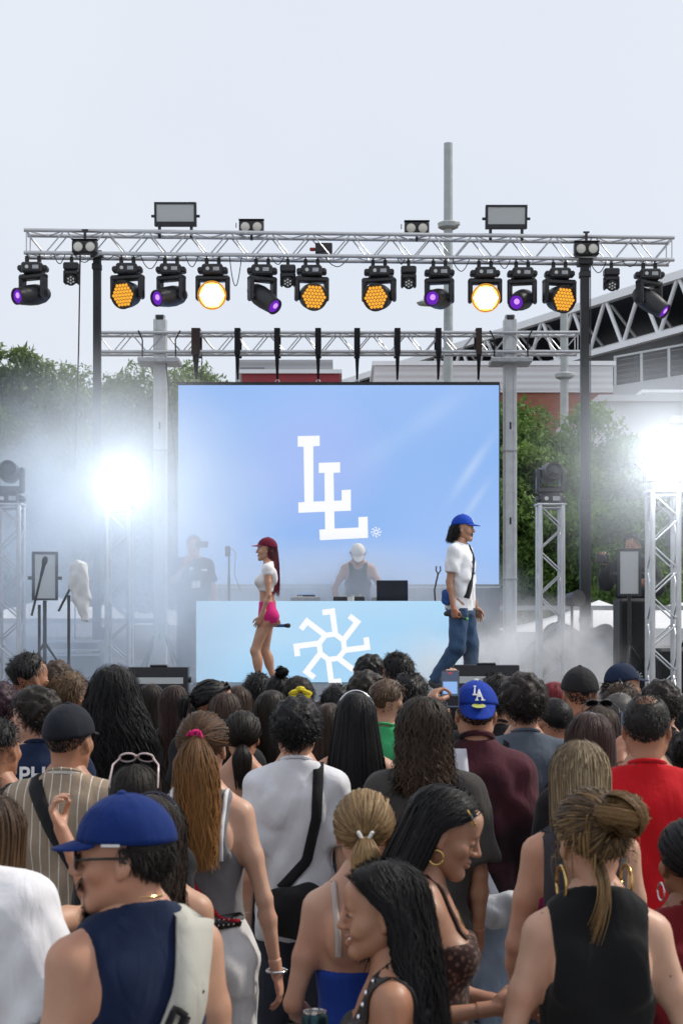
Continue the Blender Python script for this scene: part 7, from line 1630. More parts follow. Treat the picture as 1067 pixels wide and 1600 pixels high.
c = person('man in dark polo filming with a raised phone left of the booth', 303, 836, 0, Y=18.3, yaw=196, sex='m', build=1.08, belly=.15, skin='light', face='m', hair=('fade', {'vol': .015}), hcol='grey', top=('tee', (0.020, 0.026, 0.050), {'sleeve': .7}), bottom=('pants', (0.03, 0.035, 0.06)), ground=DECK_Z, group='crew on the stage', arms={'R': ((.35, .55, -.75), (-.62, .42, .95), 'hold', (0, .3, 1)), 'L': ((-.22, .05, -1), (-.06, .3, -1), 'relax')}, det=opdet, fine=1.3)
def phone_at(c, p, right, upv, label, screen=True, w=0.074, h=0.152, group='phones held up to film'):
    """phone whose screen faces local -y of its own frame"""
    z = unit(upv); x = A3(right); x = unit(x - z * (x @ z)); M3 = np.stack([x, np.cross(z, x), z], 1); t = held(c, 'phone', label, 'phone', p, M3, group); MB().cbox((0, 0, 0), (w, .009, h), bevel=.004).build('case', BLACK, t)
    if screen:
        s_ = MB().box((-w * .46, -.0062, -h * .47), (w * .46, -.0047, h * .47)).build('display', mat_emit('phone_dark', (.10, .13, .20), .8), t); MB().box((-w * .38, -.0082, -h * .12), (w * .38, -.0064, h * .20)).build('stage_image', mat_emit('phone_blue', (.30, .50, .90), .95), s_); MB().box((-w * .44, -.0084, -h * .44), (w * .44, -.0065, -h * .18)).build('crowd_image', mat_emit('phone_crowd', (.03, .03, .04), .7), s_); MB().box((-w * .10, -.0085, h * .41), (w * .10, -.0066, h * .44)).build('red_timer', mat_emit('phone_red', (.8, .05, .04), .9), s_)
    return t
phone_at(c, c.hm([(-.075, .13, .02)])[0], (0, 0, 1), (1, -.3, 0), 'dark phone held sideways by the man filming left of the booth', screen=False)
c = person('dark haired cameraman in black behind the right LED panel', 990, 832, 0, Y=15.7, yaw=168, sex='m', skin='light', face='m', hair=('short', {'vol': .022}), hcol='black', head=(-18, -8, 0), top=('jacket', (0.012, 0.013, 0.018)), bottom=('pants', K['blk']), ground=DECK_Z, group='crew on the stage', arms={'R': ((.40, .5, -.6), (.05, .35, 1), 'hold', (-.5, .5, .5)), 'L': ((-.3, .4, -.9), (.4, .8, .1), 'hold')}, fine=1.3)
t = held(c, 'camera', 'black camera held out by the cameraman on the right', 'camera', c.J['gripR'] + A3((0, .0, -.035)), np.eye(3)); MB().cbox((0, 0, 0), (.14, .07, .10), bevel=.012).build('camera_body', BLACK, t); MB().lathe([(.036, 0), (.040, .02), (.040, .09), (.034, .10)], 18, Matrix.Translation((0, .03, 0)) @ Matrix.Rotation(-PI / 2, 4, 'X')).build('lens_barrel', BLACK_M, t, True); MB().cbox((0, 0, .06), (.05, .05, .03), bevel=.01).build('viewfinder', BLACK, t)

# ------------------------------------------------------------------ the crowd: photo column and crown row, picture scale in px per metre
AR = {'up': ((.25, .75, .1), (-.1, .4, .95), 'hold', (-.6, 0, .8)), 'fold': ((.25, .35, -.9), (-.8, .6, .15), 'relax')}
def mirror(a): return tuple(((-v[0], v[1], v[2]) if isinstance(v, tuple) else v) for v in a)
def q(label, px, yt, s, **kw): return person(label, px, yt, s, **kw)
S_, C_ = ('short', {'vol': .022}), ('curly', {'vol': .035})
LG = lambda L=.45, **k: ('long', dict({'len': L, 'vol': .018}, **k))
# front rows, next to the stage
q('man with black quiff and shaved sides, tallest at the left edge', 45, 1018, 290, yaw=-14, head=(-30, 4, 0), skin='tan', hair=('fade', {'vol': .035, 'k': 1.2}), top=('tee', K['blk']))
q('person with brown curls squeezed behind the man with the quiff', 90, 1031, 245, hair=C_, hcol='brown', top=('tee', K['dgry']))
q('person with tousled light brown hair and one ear showing, left', 107, 1046, 290, yaw=-10, head=(-22, 0, 0), skin='fair', hair=('short', {'vol': .03, 'mess': .7, 'k': 1.2}), hcol=(0.085, .05, .025), top=('tee', K['tan']))
q('woman with a great mass of long black curls and bare shoulder', 178, 1036, 300, sex='f', skin='tan', build=1.05, hair=('long', {'len': .56, 'vol': .065, 'wave': .020, 'wl': .036, 'spread': .07, 'narrow': -.25, 'n': 4200, 'w': .6, 'fly': 3.0}), top=('cami', K['blk']), fine=1.2)
q('person with dark wavy hair at the left edge behind the quiff', 4, 1064, 300, hair=('curly', {'vol': .03}), hcol=(0.03, .012, .02), sex='f', top=('tee', K['blk']))
q('woman with smooth dark hair beside the mass of black curls', 236, 1066, 262, sex='f', hair=LG(.30, vol=.015), hcol='darkbrown', top=('tee', K['blk']))
q('woman with long reddish dark hair between the curls and the braids', 273, 1068, 275, sex='f', hair=LG(.45, vol=.02, wave=.004), hcol=(0.03, .014, .012), top=('tee', K['dgry']))
def braid_glasses(c): sunglasses(c, up=.055, fwd=-.02, tilt=.5)
q('person with tight braids and glasses pushed up, looking right', 326, 1059, 312, yaw=-30, head=(-35, -5, 0), sex='f', skin='brown', hair=('pony', {'vol': .012, 'tie': (0, -.9, .0), 'len': .14, 'w': 1.6, 'n': 700}), top=('tee', K['blk']), det=braid_glasses)
q('woman with brown hair under the feet of the stage woman', 371, 1070, 285, sex='f', hair=LG(.30, vol=.014), hcol='brown', top=('tee', K['blk']))
q('person with short dark hair below the stage woman', 403, 1049, 250, hair=S_, top=('tee', K['navy']))
q('person with black hair in a topknot below the stage woman', 436, 1052, 258, sex='f', hair=('bun', {'vol': .016, 'tie': (0.15, -.35, .93), 'br': .032, 'loose': 0}), top=('tee', K['navy']))
q('person with dark brown hair left of the yellow scrunchie', 466, 1056, 262, hair=('curly', {'vol': .02}), hcol='darkbrown', top=('tee', K['blk']))
q('woman with long dark hair behind the white t-shirt man', 424, 1076, 305, sex='f', hair=LG(.50, vol=.02), hcol='darkbrown', top=('tee', K['blk']))
q('woman with a brown bob in front of the stage floor light', 352, 1080, 320, sex='f', hair=LG(.22, vol=.012), hcol=(0.04, .022, .016), top=('tee', K['blk']))
def scrunch(c):
    ym = mat_cloth((.62, .50, .03)); rr = np.random.default_rng(4); m = MB(); pts = [(.045 * math.cos(a) * (1 + .2 * math.sin(5 * a)), -.075 + .012 * math.sin(7 * a), .128 + .030 * math.sin(a) * (1 + .2 * math.cos(4 * a))) for a in np.linspace(0, 2 * PI, 25)]; m.tube(pts, .017, 7); head_mb(c, m, 'scrunchie', ym)
q('woman with a bright yellow scrunchie in her dark hair', 470, 1082, 300, sex='f', hair=('pony', {'vol': .014, 'tie': (0, -.6, .75), 'len': .25}), hcol='darkbrown', top=('tee', K['blk']), det=scrunch)
q('person with round black hair in front of the booth emblem', 526, 1068, 265, hair=('short', {'vol': .03}), top=('tee', K['blk']))
q('person with springy black curls against the blue booth panel', 578, 1021, 240, skin='brown', hair=('curly', {'vol': .035}), top=('tee', K['blk']))
q('man with thick black hair against the blue booth, ear showing', 621, 1018, 245, yaw=12, head=(20, 0, 0), skin='fair', hair=('short', {'vol': .03, 'k': 1.2}), top=('tee', K['dgry']))
q('person with dark messy curls behind the long straight black hair', 572, 1046, 290, hair=('curly', {'vol': .035}), hcol='darkbrown', top=('tee', K['blk']))
q('man with a big round black head of hair by the raised phone', 640, 1048, 292, hair=('short', {'vol': .032, 'k': 1.1}), top=('tee', K['blk']))
def green_strap(c): strap(c, [(-.09, .845), (-.02, .78), (.10, .66)], .035, mat_cloth(K['blk']))
q('man with short light brown hair in a green t-shirt', 603, 1058, 305, yaw=-14, head=(-12, 0, 0), skin='fair', hair=('fade', {'vol': .02}), hcol=(0.075, .045, .028), top=('tee', K['green']), det=green_strap)
q('woman with long dark brown hair left of the long straight hair', 513, 1096, 325, sex='f', hair=LG(.48, vol=.02), hcol=(0.03, .018, .014), top=('cami', K['blk']))
def headband(c):
    m = MB(); m.tube([(.088 * math.cos(a), .012, .03 + .108 * math.sin(a)) for a in np.linspace(.1, PI - .1, 17)], .006, 6); head_mb(c, m, 'headband', SILVER)
    for x in (-.125, -.105, .105, .125): strap(c, [(x, .835), (x * .95, .74)], .010, mat_cloth(K['blk']), name='shoulder_strap', off=.002)
q('woman with very long straight black hair and a headband', 556, 1079, 352, sex='f', skin='light', hair=('long', {'len': .60, 'vol': .016, 'narrow': -.25, 'spread': .02, 'n': 1500, 'fly': .5}), top=('cami', K['blk']), det=headband)
q('person with black hair holding a phone behind the blue cap', 776, 1052, 305, hair=S_, top=('tee', K['blk']), arms={'L': mirror(AR['up'])})
q('woman with bright cherry red hair', 866, 1063, 300, sex='f', skin='fair', hair=('long', {'len': .22, 'vol': .02}), hcol='red', top=('tee', K['blk']), head=(10, 0, 0))
def stripe_strap(c): strap(c, [(-.08, .845), (.0, .75), (.14, .60)], .04, mat_cloth(K['blk']))
q('man in a plain black cap and white tee with dark stripes', 905, 1043, 322, skin='tan', hair=('fade', {'vol': .01}), hat=dict(col=K['blk'], back=False, low=.05), top=('tee', (.70, .70, .72), {'pat': 'stripe', 'col2': (.015, .018, .035)}), det=stripe_strap)
q('person with short black hair in front of the cherry red hair', 868, 1086, 335, hair=('buzz', {'vol': .012}), head=(15, 0, 0), top=('tee', K['wht']))
q('man in a navy cap turned right, by the covered gear', 972, 1037, 262, yaw=-60, head=(-10, 0, 0), skin='tan', hair=('short', {'vol': .012}), hcol='darkbrown', hat=dict(col=(.010, .020, .050)), top=('tee', K['gry']))
q('person with brown hair below the navy cap', 968, 1064, 300, hair=('short', {'vol': .018}), hcol='brown', top=('tee', K['blk']))
q('person with dark curly hair near the right speaker', 1032, 1060, 312, hair=('curly', {'vol': .03}), hcol='darkbrown', top=('tee', K['blk']))
q('man with grey shaved hair left of the red t-shirt', 966, 1078, 345, skin='tan', hair=('buzz', {'vol': .012, 'n': 1600}), hcol='grey', top=('tee', K['blk']))
def tophead_glasses(c): sunglasses(c, up=.075, fwd=-.045, tilt=.75)
q('person with brown hair and sunglasses on the crown', 937, 1100, 372, sex='f', hair=LG(.30, vol=.02), hcol='brown', top=('tee', K['blk']), det=tophead_glasses)
# middle rows
def phil(c):
    wm = mat_cloth((.72, .72, .72)); text_on_back(c, 'PHIL', -.080, .772 * c.H, .100, wm); text_on_back(c, 'TV A', -.018, .738 * c.H, .050, wm)
q('person with dark bushy hair in a navy shirt lettered PHIL', 62, 1070, 345, yaw=6, head=(52, 0, 0), face='m', skin='fair', hair=('curly', {'vol': .038}), hcol='darkbrown', top=('tee', (0.010, .020, .055), {'sleeve': .5}), det=phil)
q('man with cropped black hair and one ear at the left edge', -3, 1119, 395, yaw=-8, head=(-12, 0, 0), skin='tan', hair=('fade', {'vol': .018}), top=('tank', K['blk']), arms={'R': ((.4, .1, -1), (.1, .5, -.8), 'relax')})
def jersey(c):
    strap(c, [(-.10, .845), (.0, .74), (.17, .58)], .055, mat_cloth(K['blk'])); m = MB(); m.tube([(.070 * c.k * math.cos(a), c.rows[-1][4] + .066 * c.k * math.sin(a), .862 * c.H - .02 * math.sin(a)) for a in np.linspace(0, 2 * PI, 25)], .008, 6); m.build('collar', mat_cloth((.7, .68, .64)), c.top_o, True)
q('man in a black cap and tan pinstriped jersey with a black strap', 107, 1101, 425, yaw=-6, head=(-12, 0, 0), skin='tan', hair=('fade', {'vol': .012}), hat=dict(col=(.011, .013, .020), low=.12), top=('tee', (.31, .24, .175), {'pat': 'pin', 'col2': (.66, .62, .56), 'sleeve': .7}), det=jersey)
q('woman with a low dark ponytail and bare shoulders', 379, 1109, 340, sex='f', skin='light', hair=('pony', {'vol': .02, 'tie': (.05, -.85, -.42), 'len': .22, 'thick': .038, 'n': 1500}), hcol='darkbrown', top=('cami', K['blk'], {'neck': .77}))
def whitebag(c):
    strap(c, [(.092, .845), (.085, .74), (.045, .64), (-.06, .575)], .042, mat_cloth(K['blk'])); V, F = (lambda g: (g.add(ell((0, 0, 0), (.155, .06, .115)), 0), g.disp(wob(6, .012, 22)), g.mesh())[2])(Grid((-.2, -.1, -.16), (.2, .1, .16), .01)); y = c.g.surf_y(0, .545 * c.H, -1) or -.14; np_obj('sling_bag', V + A3((.01, y - .02, .525 * c.H)), F, mat_cloth(K['blk']), c.root)
q('man with thick black hair in a white t-shirt with a black sling bag', 463, 1087, 388, skin='fair', hair=('curly', {'vol': .030}), top=('tee', (.70, .71, .75), {'sleeve': .8, 'wide': 1.1, 'loose': 1.0, 'hem': .45}), build=.80, det=whitebag, fine=1.2)
c = q('man with long brown twisted curls in a dark grey t-shirt', 662, 1085, 418, skin='tan', build=.88, hair=('long', {'len': .24, 'vol': .026, 'wave': .014, 'wl': .055, 'w': 1.2, 'n': 1500, 'narrow': .12, 'fly': 1.5}), hcol=(.016, .011, .008), htip=(.050, .028, .015), hstreak=(.060, .034, .018), top=('tee', (.050, .047, .044), {'sleeve': .85, 'wide': 1.2, 'loose': 1.2}), bottom=('pants', (.13, .13, .135), {'loose': 1.3, 'show': 1}), arms={'L': ((.30, .80, .22), (.30, .42, .72), 'hold', (.5, 0, .8)), 'R': ((.16, .0, -1), (.0, .16, -1), 'relax')})
phone_at(c, c.J['gripL'] + A3((.045, .0, .03)), (1, 0, 0), (0, .1, 1), 'phone filming the stage just left of the blue backward cap')
STICK = mat_basic('gold_sticker', (.42, .44, .10), .35)
def lacap(c):
    T = c.capT; m = MB(); n = 18; ctr = np.array([0.0, .120, .036]); v = [(0 + .028 * math.cos(t), ctr[1] + .030 * math.sin(t), 0) for t in np.linspace(0, 2 * PI, n, endpoint=False)]
    vis = [(x, y, .0525 - .25 * max(0, (y - .098)) + .0015 - .5 * x * x) for x, y, _ in v] + [(0, .120, .0525 - .25 * .022 + .002)]; me = bpy.data.meshes.new('size_sticker'); me.from_pydata([tuple(p) for p in T(np.array(vis))], [], [(n, i, (i + 1) % n) for i in range(n)]); me.materials.append(STICK); link(bpy.data.objects.new('size_sticker', me), c.cap_o)
    strap(c, [(-.070, .86), (-.055, .74), (.0, .60), (.06, .53)], .050, mat_cloth((.66, .68, .74)), name='bag_strap'); V, F = (lambda g: (g.add(ell((0, 0, 0), (.115, .05, .075)), 0), g.disp(wob(9, .012, 26)), g.mesh())[2])(Grid((-.17, -.09, -.13), (.17, .09, .13), .009)); y = c.g.surf_y(.06, .50 * c.H, -1) or -.14; np_obj('waist_bag', V + A3((.09, y - .03, .505 * c.H)), F, mat_cloth((.60, .62, .66), rough=.5), c.root)
q('man in a backward royal blue LA cap and maroon overshirt', 743, 1065, 382, skin='light', build=.90, hair=('fade', {'vol': .01}), hat=dict(col=(.006, .036, .30), back=True, emblem=em_polys(LA_MARK, .060, ph0=.62), button=(.6, .6, .62), vdown=.95, vlen=.06), top=('jacket', (.075, .020, .030), {'hem': .50, 'pat': 'patch', 'col2': (.014, .006, .009)}), bottom=('jeans', (.30, .39, .52), {'loose': 1.3, 'pat': 'denim', 'col2': (.40, .49, .62)}), det=lacap)
def chain(c): strap(c, [(-.09, .845), (-.14, .78)], .022, mat_cloth(K['blk'])); strap(c, [(.15, .80), (.06, .72), (.05, .60)], .022, mat_cloth(K['blk']), name='chain_strap')
q('man with a dark curly crop in a washed slate blue top', 817, 1049, 352, yaw=4, build=.95, skin='light', hair=('curly', {'vol': .035}), hcol=(.014, .009, .008), top=('tee', (.075, .095, .125), {'pat': 'denim', 'col2': (.10, .12, .15)}), det=chain)
q('woman with long smooth brown hair right of the striped tee', 921, 1109, 415, sex='f', hair=LG(.34, vol=.02, fly=.5), hcol=(.045, .024, .020), top=('tee', K['blk']))
def balding(c): pass
q('man in a bright red t-shirt with thinning cropped hair', 1008, 1080, 445, yaw=-6, head=(-8, 0, 0), skin='tan', build=1.02, hair=('buzz', {'vol': .010, 'n': 3500, 'bald': .038, 'k': 1.3}), hcol=(.012, .010, .009), top=('tee', K['red'], {'sleeve': .75, 'loose': 1.3}), bottom=('jeans', K['dkdenim']))
c = q('person with dark hair at the right edge filming with a phone', 1092, 1128, 432, sex='f', hair=('curly', {'vol': .03}), top=('tee', K['blk']), arms={'L': ((-.25, .75, .0), (.05, .45, .62), 'hold', (.6, 0, .8))})
phone_at(c, c.J['gripL'] + A3((.02, .0, .04)), (1, 0, 0), (0, .1, 1), 'phone filming the stage at the right edge beside the red t-shirt')
# near rows
RED_C = mat_cloth((.45, .012, .03)); PINK = mat_cloth((.55, .02, .15))
def greytank(c):
    m = MB(); m.tube([(.016 * math.cos(a), -.128 + .006 * math.sin(2 * a), .055 + .022 * math.sin(a)) for a in np.linspace(0, 2 * PI, 17)], .008, 6); m.tube([(0, -.13, .055), (-.02, -.14, .075), (-.028, -.138, .060)], .006, 5); m.tube([(0, -.13, .055), (.02, -.14, .075), (.026, -.138, .055)], .006, 5); head_mb(c, m, 'hair_tie', PINK)
    for x in (-.098, .098): strap(c, [(x, .87), (x * .92, .72)], .013, mat_cloth((.70, .70, .73)), name='bra_strap', off=.004)
    strap(c, [(-.10, .80), (-.05, .70), (.08, .605), (.14, .595)], .009, RED_C, name='cord', off=.006); b = strap(c, [(-.158, .600), (-.08, .596), (.08, .596), (.158, .600)], .046, mat_basic('belt_black', (.012, .012, .013), .4), name='belt', off=.004)
    m = MB()
    for i in range(17):
        for dz in (-.008, .010):
            x = (-.125 + i * .0156) * c.k; z = .596 * c.H + dz; y = c.g.surf_y(x, z, -1)
            if y is not None: m.lathe([(.0050, 0), (.004, .003), (.001, .004)], 7, Matrix.Translation((x, y - .011, z)) @ Matrix.Rotation(PI / 2, 4, 'X'))
    m.build('stud', SILVER, b, True); tor(c, c.J['wrR'] + A3((0, 0, -.004)), .034, .0045, SILVER, ax='y', name='bracelet', T=lambda v: v @ rotm((PI / 2, 0, 0)).T * 0 + (np.asarray(v) - c.J['wrR']) @ rotm((PI / 2, 0, 0)).T + c.J['wrR'])
q('woman with a long auburn ponytail, grey tank top and white trousers', 318, 1110, 448, yaw=-8, sex='f', build=1.0, skin='fair', hair=('half', {'len': .50, 'vol': .020, 'tie': (-.02, -.90, .28), 'thick': .065, 'wave': .014, 'wl': .16, 'n': 3800, 'w': .7, 'sway': .03}), hcol=(.045, .024, .014), htip=(.40, .19, .058), hstreak=(.17, .075, .028), top=('tank', (.175, .172, .180), {'scoop': .05, 'hem': .585, 'loose': .8, 'cut': .80}), bottom=('pants', (.62, .62, .62), {'waist': .600, 'tuck': 1, 'loose': 1.15, 'show': 1}), arms={'R': ((.30, -.10, -1), (.16, .06, -1), 'relax'), 'L': ((-.25, .1, -1), (.2, .8, -.5), 'relax')}, det=greytank, fine=1.15)
def pinkglasses(c): sunglasses(c, fcol=(.60, .48, .47), lens=(.03, .03, .035), up=.080, fwd=-.050, tilt=.8, big=1.15)
q('person with dark hair and pale rimmed sunglasses on the crown', 213, 1190, 482, sex='f', hair=LG(.30, vol=.016), hcol='darkbrown', top=('tee', K['blk']), det=pinkglasses)
def jewelband(c):
    m = MB(); m.tube([(.086 * math.cos(a), .01, .03 + .108 * math.sin(a)) for a in np.linspace(-.1, PI + .1, 19)], .012, 7); h = head_mb(c, m, 'headband', mat_cloth((.012, .014, .03))); m = MB()
    for a in (.15, .28, .42, .55, .70): m.lathe([(.006, 0), (.004, .004), (.001, .006)], 7, Matrix.Translation((.088 * math.cos(a), -.004, .03 + .112 * math.sin(a))) @ aim_m((math.cos(a), -.3, math.sin(a))))
    head_mb(c, m, 'jewel', SILVER, parent=h); strap(c, [(.04, .845), (.10, .74), (.16, .62)], .06, mat_cloth(K['blk']))
q('woman with long dark wavy hair and a jewelled headband', 240, 1238, 560, sex='f', skin='light', hair=('long', {'len': .50, 'vol': .022, 'wave': .012, 'wl': .08, 'narrow': .1, 'n': 1500, 'fly': 1.6}), hcol=(.020, .015, .013), htip=(.05, .032, .022), top=('cami', (.45, .42, .38), {'neck': .79}), det=jewelband)
BEIGE = mat_cloth((.46, .45, .40))
def capman(c):
    sunglasses(c); beard(c, .9, True, jaw=False); s_ = strap(c, [(.115, .850), (.085, .76), (-.02, .62), (-.12, .53)], .105, BEIGE, off=.010); m = []
    pts = [(.055, .735), (.005, .655), (-.05, .60), (-.035, .63), (.02, .70), (.045, .715)]; strap(c, [(-.075, .585), (-.005, .64), (.038, .70), (.058, .735)], .022, mat_cloth(K['blk']), off=.018, name='strap_mark', parent=s_); strap(c, [(.058, .735), (.030, .748), (.004, .715), (-.05, .60)], .014, mat_cloth(K['blk']), off=.018, name='strap_mark', parent=s_)
    body_tube(c, [(.0615 * c.k * math.cos(a), c.rows[-1][4] + .0635 * c.k * math.sin(a) + .002, .880 * c.H - .008 * math.sin(a)) for a in np.linspace(0, 2 * PI, 25)], .0015, 'necklace', GOLD)
    wrap_polys(c, c.cap_o, c.capT, [bar(-.5, .05, .5, -.05, .16)], mat_cloth((.7, .7, .7)), .030, a0=-1.35, ph0=.10, name='cap_tag')
q('man in royal blue cap and sunglasses looking left, navy tank top with wide pale strap', 208, 1240, 715, yaw=34, head=(58, -3, 0), face='m', skin='light', build=.95, hair=('short', {'vol': .014, 'k': .62, 'n': 3400, 'w': .8, 'mess': .35, 'lift': .22, 'comb': (0, -.25, -1)}), hcol=(.012, .009, .008), hat=dict(col=(.003, .020, .125), tilt=-3, low=.02, vdown=.22, vlen=.060), top=('tank', (.006, .014, .045), {'cut': .80, 'scoop': .0, 'neck': .866, 'hem': .47}), det=capman)
q('person in a plain white t-shirt cut off by the left edge', -62, 1180, 640, yaw=-10, skin='fair', build=1.05, hair=S_, hcol='brown', top=('tee', (.76, .76, .79), {'sleeve': .92, 'wide': 1.25, 'loose': 1.5}), arms={'R': ((.30, -.05, -1), (.1, .1, -1), 'relax')})
def beadstrap(c):
    m = MB()
    for i in range(26):
        t_ = i / 25; x = (.115 - .02 * t_) * c.k; z = (.848 - .10 * t_) * c.H; y = c.g.surf_y(x, z, -1)
        if y is not None: m.lathe([(.001, -.006), (.005, -.004), (.006, 0), (.005, .004), (.001, .006)], 8, Matrix.Translation((x, y - .006, z)))
    m.build('beaded_strap', mat_basic('bead', (.75, .72, .66), .2), c.root, True); strap(c, [(.0, .86), (.03, .80), (.05, .70)], .05, mat_cloth(K['blk']))
q('woman with light brown hair at the left edge raising a tattooed arm', -14, 1236, 602, yaw=-20, sex='f', skin='light', build=1.05, hair=('long', {'len': .30, 'vol': .022, 'narrow': .1}), hcol=(.05, .03, .018), htip=(.16, .09, .045), hstreak=(.13, .075, .036), top=('cami', K['blk'], {'neck': .775}), arms={'R': ((.16, 1, -.04), (-.50, .0, .95), 'hold', (-.4, .6, .2))}, det=beadstrap)
WCLIP = mat_basic('white_clip', (.75, .75, .73), .3)
def blondpony(c):
    for sx in (-1, 1):
        m = MB(); m.cbox((0, 0, 0), (.012, .010, .040), Matrix.Translation((.014 * sx + .016, -.142, .010)) @ Matrix.Rotation(.5 * sx, 4, 'Y'), bevel=.004); head_mb(c, m, 'hair_clip', WCLIP)
    tor(c, (.081, -.012, -.060), .020, .0025, GOLD); 
    for x in (-.100, .100): strap(c, [(x, .87), (x * .9, .73)], .016, mat_cloth((.50, .42, .38)), name='shoulder_strap', off=.003)
q('woman with a blond ponytail held by white clips, royal blue top', 566, 1231, 560, yaw=8, head=(-14, 0, 0), sex='f', skin='fair', hair=('pony', {'vol': .016, 'tie': (.14, -.95, -.18), 'len': .22, 'thick': .034, 'n': 2200}), hcol=(.19, .115, .050), htip=(.40, .255, .12), hstreak=(.46, .31, .15), top=('cami', K['blue'], {'neck': .70}), arms={'L': ((-.26, -.02, -1), (.35, .75, -.5), 'relax')}, bottom=('jeans', K['dkdenim']), det=blondpony)
LACE = mat_cloth((.16, .085, .065), pattern='lace', col2=(.035, .018, .016))
def clipwoman(c):
    m = MB(); m.cbox((0, 0, 0), (.008, .052, .013), Matrix.Translation((.068, .052, .078)) @ Matrix.Rotation(-.75, 4, 'X') @ Matrix.Rotation(.5, 4, 'Y'), bevel=.003); h = head_mb(c, m, 'hair_clip', GOLD); m = MB(); m.cbox((0, 0, 0), (.009, .018, .0135), Matrix.Translation((.0683, .052, .078)) @ Matrix.Rotation(-.75, 4, 'X') @ Matrix.Rotation(.5, 4, 'Y')); head_mb(c, m, 'clip_band', BLACK, parent=h)
    tor(c, (.083, -.002, -.062), .021, .0035, GOLD); k, H = c.k, c.H
    for x in (-.075, .075): strap(c, [(x * 1.15, .842), (x, .76)], .012, mat_cloth((.03, .016, .014)), side=1, name='shoulder_strap', off=.003); strap(c, [(x * 1.15, .842), (x, .74)], .012, mat_cloth((.03, .016, .014)), side=-1, name='shoulder_strap', off=.003)
    body_tube(c, [(x, (c.g.surf_y(x, (.80 - .05 * (1 - (x / .06) ** 2)) * H, 1) or .1) + .004, (.80 - .05 * (1 - (x / .06) ** 2)) * H) for x in np.linspace(-.055, .055, 15)], .0008, 'necklace', GOLD); body_tube(c, [(0, (c.g.surf_y(0, z * H, 1) or .1) + .004, z * H) for z in np.linspace(.752, .705, 7)], .0008, 'pendant_chain', GOLD)
    y = c.g.surf_y(0, .700 * H, 1) or .1; m = MB(); m.lathe([(.010, 0), (.008, .006), (.001, .008)], 12, Matrix.Translation((0, y + .004, .695 * H)) @ Matrix.Rotation(-PI / 2, 4, 'X')); m.build('brooch', SILVER, c.root, True)
c = q('woman with long black hair, hair clip and gold hoop looking down to the right', 674, 1216, 585, yaw=-94, head=(-2, -20, 0), sex='f', face='f_down', skin=(.36, .205, .135), hair=('long', {'len': .42, 'vol': .020, 'amax': 1.05, 'narrow': .1, 'n': 1700, 'fly': .6}), top=('cami', (.1, .06, .05), {'mat': LACE, 'neck': .755, 'hem': .60}), bottom=('jeans', (.10, .105, .115)), arms={'R': ((.16, -.22, -.9), (-.02, 1, .17), 'grip', (0, .1, 1)), 'L': ((-.2, .1, -1), (.2, .9, -.1), 'grip', (0, 0, 1))}, det=clipwoman)
t = held(c, 'vape_pen', 'small dark pen pinched in the fist of the woman with the hair clip', 'pen', c.J['gripR'] + A3((0, .02, .012)), axes((.0, 1, -.15), (0, 0, 1))); MB().lathe([(.004, -.04), (.0055, -.036), (.0055, .045), (.003, .055)], 10).build('barrel', BLACK, t, True); MB().lathe([(.0058, .02), (.0058, .024)], 10).build('ring', SILVER, t)
def smilewoman(c):
    m = MB()
    strap(c, [(-.115, .840), (-.10, .76), (-.085, .70)], .040, mat_basic('leather_strap', (.014, .012, .013), .4), name='studded_strap', off=.004, side=-1); strap(c, [(-.115, .840), (-.10, .76), (-.085, .70)], .040, mat_basic('leather_strap', (.014, .012, .013), .4), name='studded_strap', off=.004, side=1)
    for sd in (-1, 1):
        for i in range(8):
            t_ = i / 7; x = (-.115 + .03 * t_) * c.k; z = (.838 - .135 * t_) * c.H; y = c.g.surf_y(x, z, sd)
            if y is not None: m.lathe([(.007, 0), (.005, .005), (.001, .007)], 8, Matrix.Translation((x, y + sd * .010, z)) @ Matrix.Rotation(PI / 2 if sd < 0 else -PI / 2, 4, 'X'))
    m.build('stud', SILVER, c.root, True)
q('smiling woman with very long black hair in left profile, studded strap', 602, 1336, 665, yaw=88, head=(6, -4, 0), sex='f', face='f_smile', skin='tan', hair=('long', {'len': .58, 'vol': .030, 'wave': .010, 'wl': .10, 'amax': 1.25, 'narrow': -.15, 'n': 3400, 'w': .75, 'fly': 1.3}), top=('cami', K['blk'], {'neck': .765}), arms={'L': ((-.3, .05, -1), (.0, .5, -.9), 'relax')}, det=smilewoman)
t = thing('drink_can', 'silver topped drink can at the bottom beside the smiling woman', 'can', at(492, 1592, 3.72) - Vector((0, 0, .0))); M = Matrix.Translation((0, 0, -.10)); MB().lathe([(.026, 0), (.033, .008), (.033, .105), (.028, .116), (.0275, .1165)], 22, M).build('can_wall', mat_basic('can_dark', (.02, .05, .06), .3, .8), t, True); MB().lathe([(.028, .114), (.028, .119), (.025, .119), (.024, .113), (.001, .113)], 22, M).build('lid', SILVER, t, True); MB().cbox((0, -.004, .0165), (.012, .02, .0015), bevel=.0006).build('ring_pull', SILVER, t); MB().cbox((0, .012, .0145), (.014, .010, .001)).build('opening', BLACK, t)
def blondback(c):
    for x in (-.105, .105): strap(c, [(x, .845), (x * 1.02, .78), (x * 1.0, .62)], .050, mat_cloth((.040, .040, .048)), name='backpack_strap', off=.008)
    m = MB()
    for sx in (-1, 1):
        y = c.g.surf_y(sx * .105 * c.k, .70 * c.H, -1) or -.1
        for dz in (0, .03): m.cbox((sx * .105 * c.k, y - .018, .70 * c.H + dz), (.056, .006, .008))
    m.build('strap_buckle', SILVER, c.root)
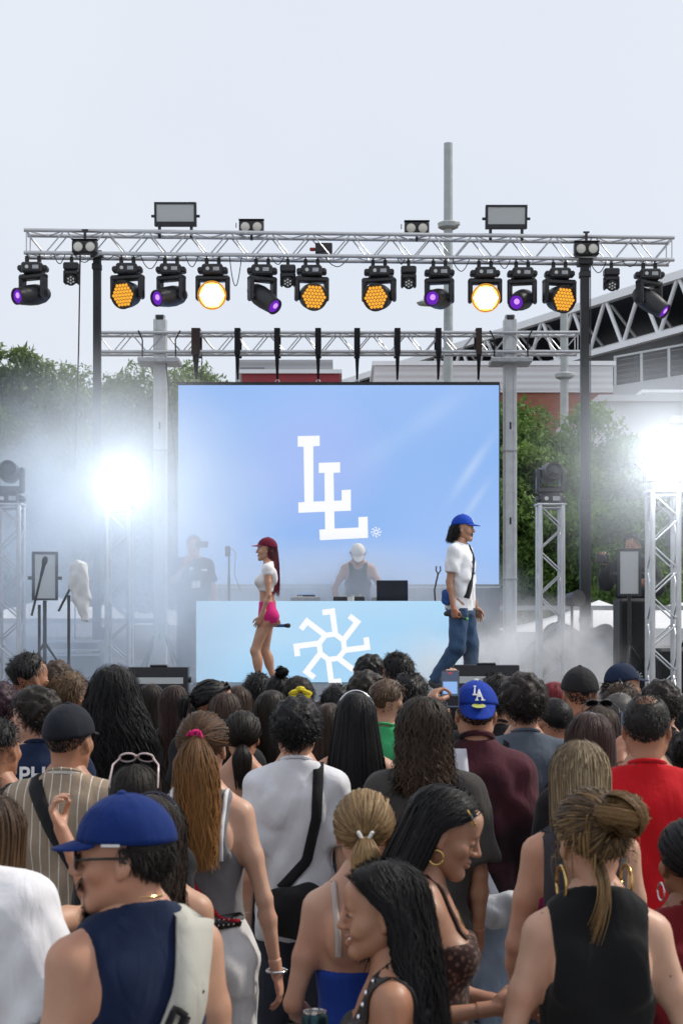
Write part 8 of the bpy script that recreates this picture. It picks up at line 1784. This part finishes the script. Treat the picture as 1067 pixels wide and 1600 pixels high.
q('woman with long streaked blond hair and dark backpack straps', 905, 1153, 505, yaw=4, sex='f', skin='light', build=1.05, hair=('long', {'len': .52, 'vol': .020, 'narrow': .05, 'n': 2400, 'fly': .8}), hcol=(.10, .064, .034), htip=(.42, .31, .17), hstreak=(.74, .59, .36), top=('cami', K['magenta'], {'neck': .73}), arms={'L': ((-.24, -.02, -1), (.1, .4, -.9), 'relax')}, det=blondback)
def bunwoman(c):
    tor(c, (-.088, -.006, -.100), .040, .0045, GOLD, squash=1.15); tor(c, (.088, -.006, -.100), .040, .0045, GOLD, squash=1.15)
    r = c.r; n = 46; t_ = np.linspace(0, 1, 12)[None, :]; x0_ = -.035 + r.normal(size=n)[:, None] * .006; Pth = np.stack([x0_ + .02 * np.sin(t_ * 3 + .5), -.085 - .045 * np.sin(t_ * 2.5) + 0 * x0_, -.03 - .20 * t_ * r.uniform(.8, 1.1, n)[:, None]], 2); Pw = c.hm(Pth.reshape(-1, 3)).reshape(Pth.shape); V, F, a1, a2, a3 = ribbons(Pw, .0032, np.broadcast_to(A3((.3, -1, 0)), Pw.shape), r); np_obj('loose_lock', V, F, c.hmat, c.root, attrs={'rnd': a1, 'along': a2, 'acr': a3})
q('woman with a messy golden brown bun, big hoop earrings and black sleeveless top', 930, 1229, 655, yaw=0, head=(10, -6, 0), sex='f', skin='fair', build=1.0, hair=('bun', {'vol': .024, 'tie': (.22, -.92, .34), 'br': .050, 'w': .65, 'n': 4600, 'fly': 1.3, 'loose': 60}), hcol=(.045, .026, .014), htip=(.24, .135, .052), hstreak=(.38, .23, .09), top=('tank', (.008, .008, .009), {'neck': .870, 'scoop': .0, 'cut': .86}), arms={'L': ((-.30, -.06, -1), (-.02, .1, -1), 'relax'), 'R': ((.34, -.04, -1), (.05, .1, -1), 'relax')}, det=bunwoman, fine=1.1)
def edgehoop(c): tor(c, (-.086, -.004, -.080), .026, .003, SILVER)
q('woman with sleek black hair and a silver hoop at the right edge', 1076, 1275, 600, yaw=10, sex='f', skin='brown', hair=('pony', {'vol': .014, 'tie': (0, -.8, -.3), 'len': .2}), top=('tee', (.16, .01, .015)), det=edgehoop)
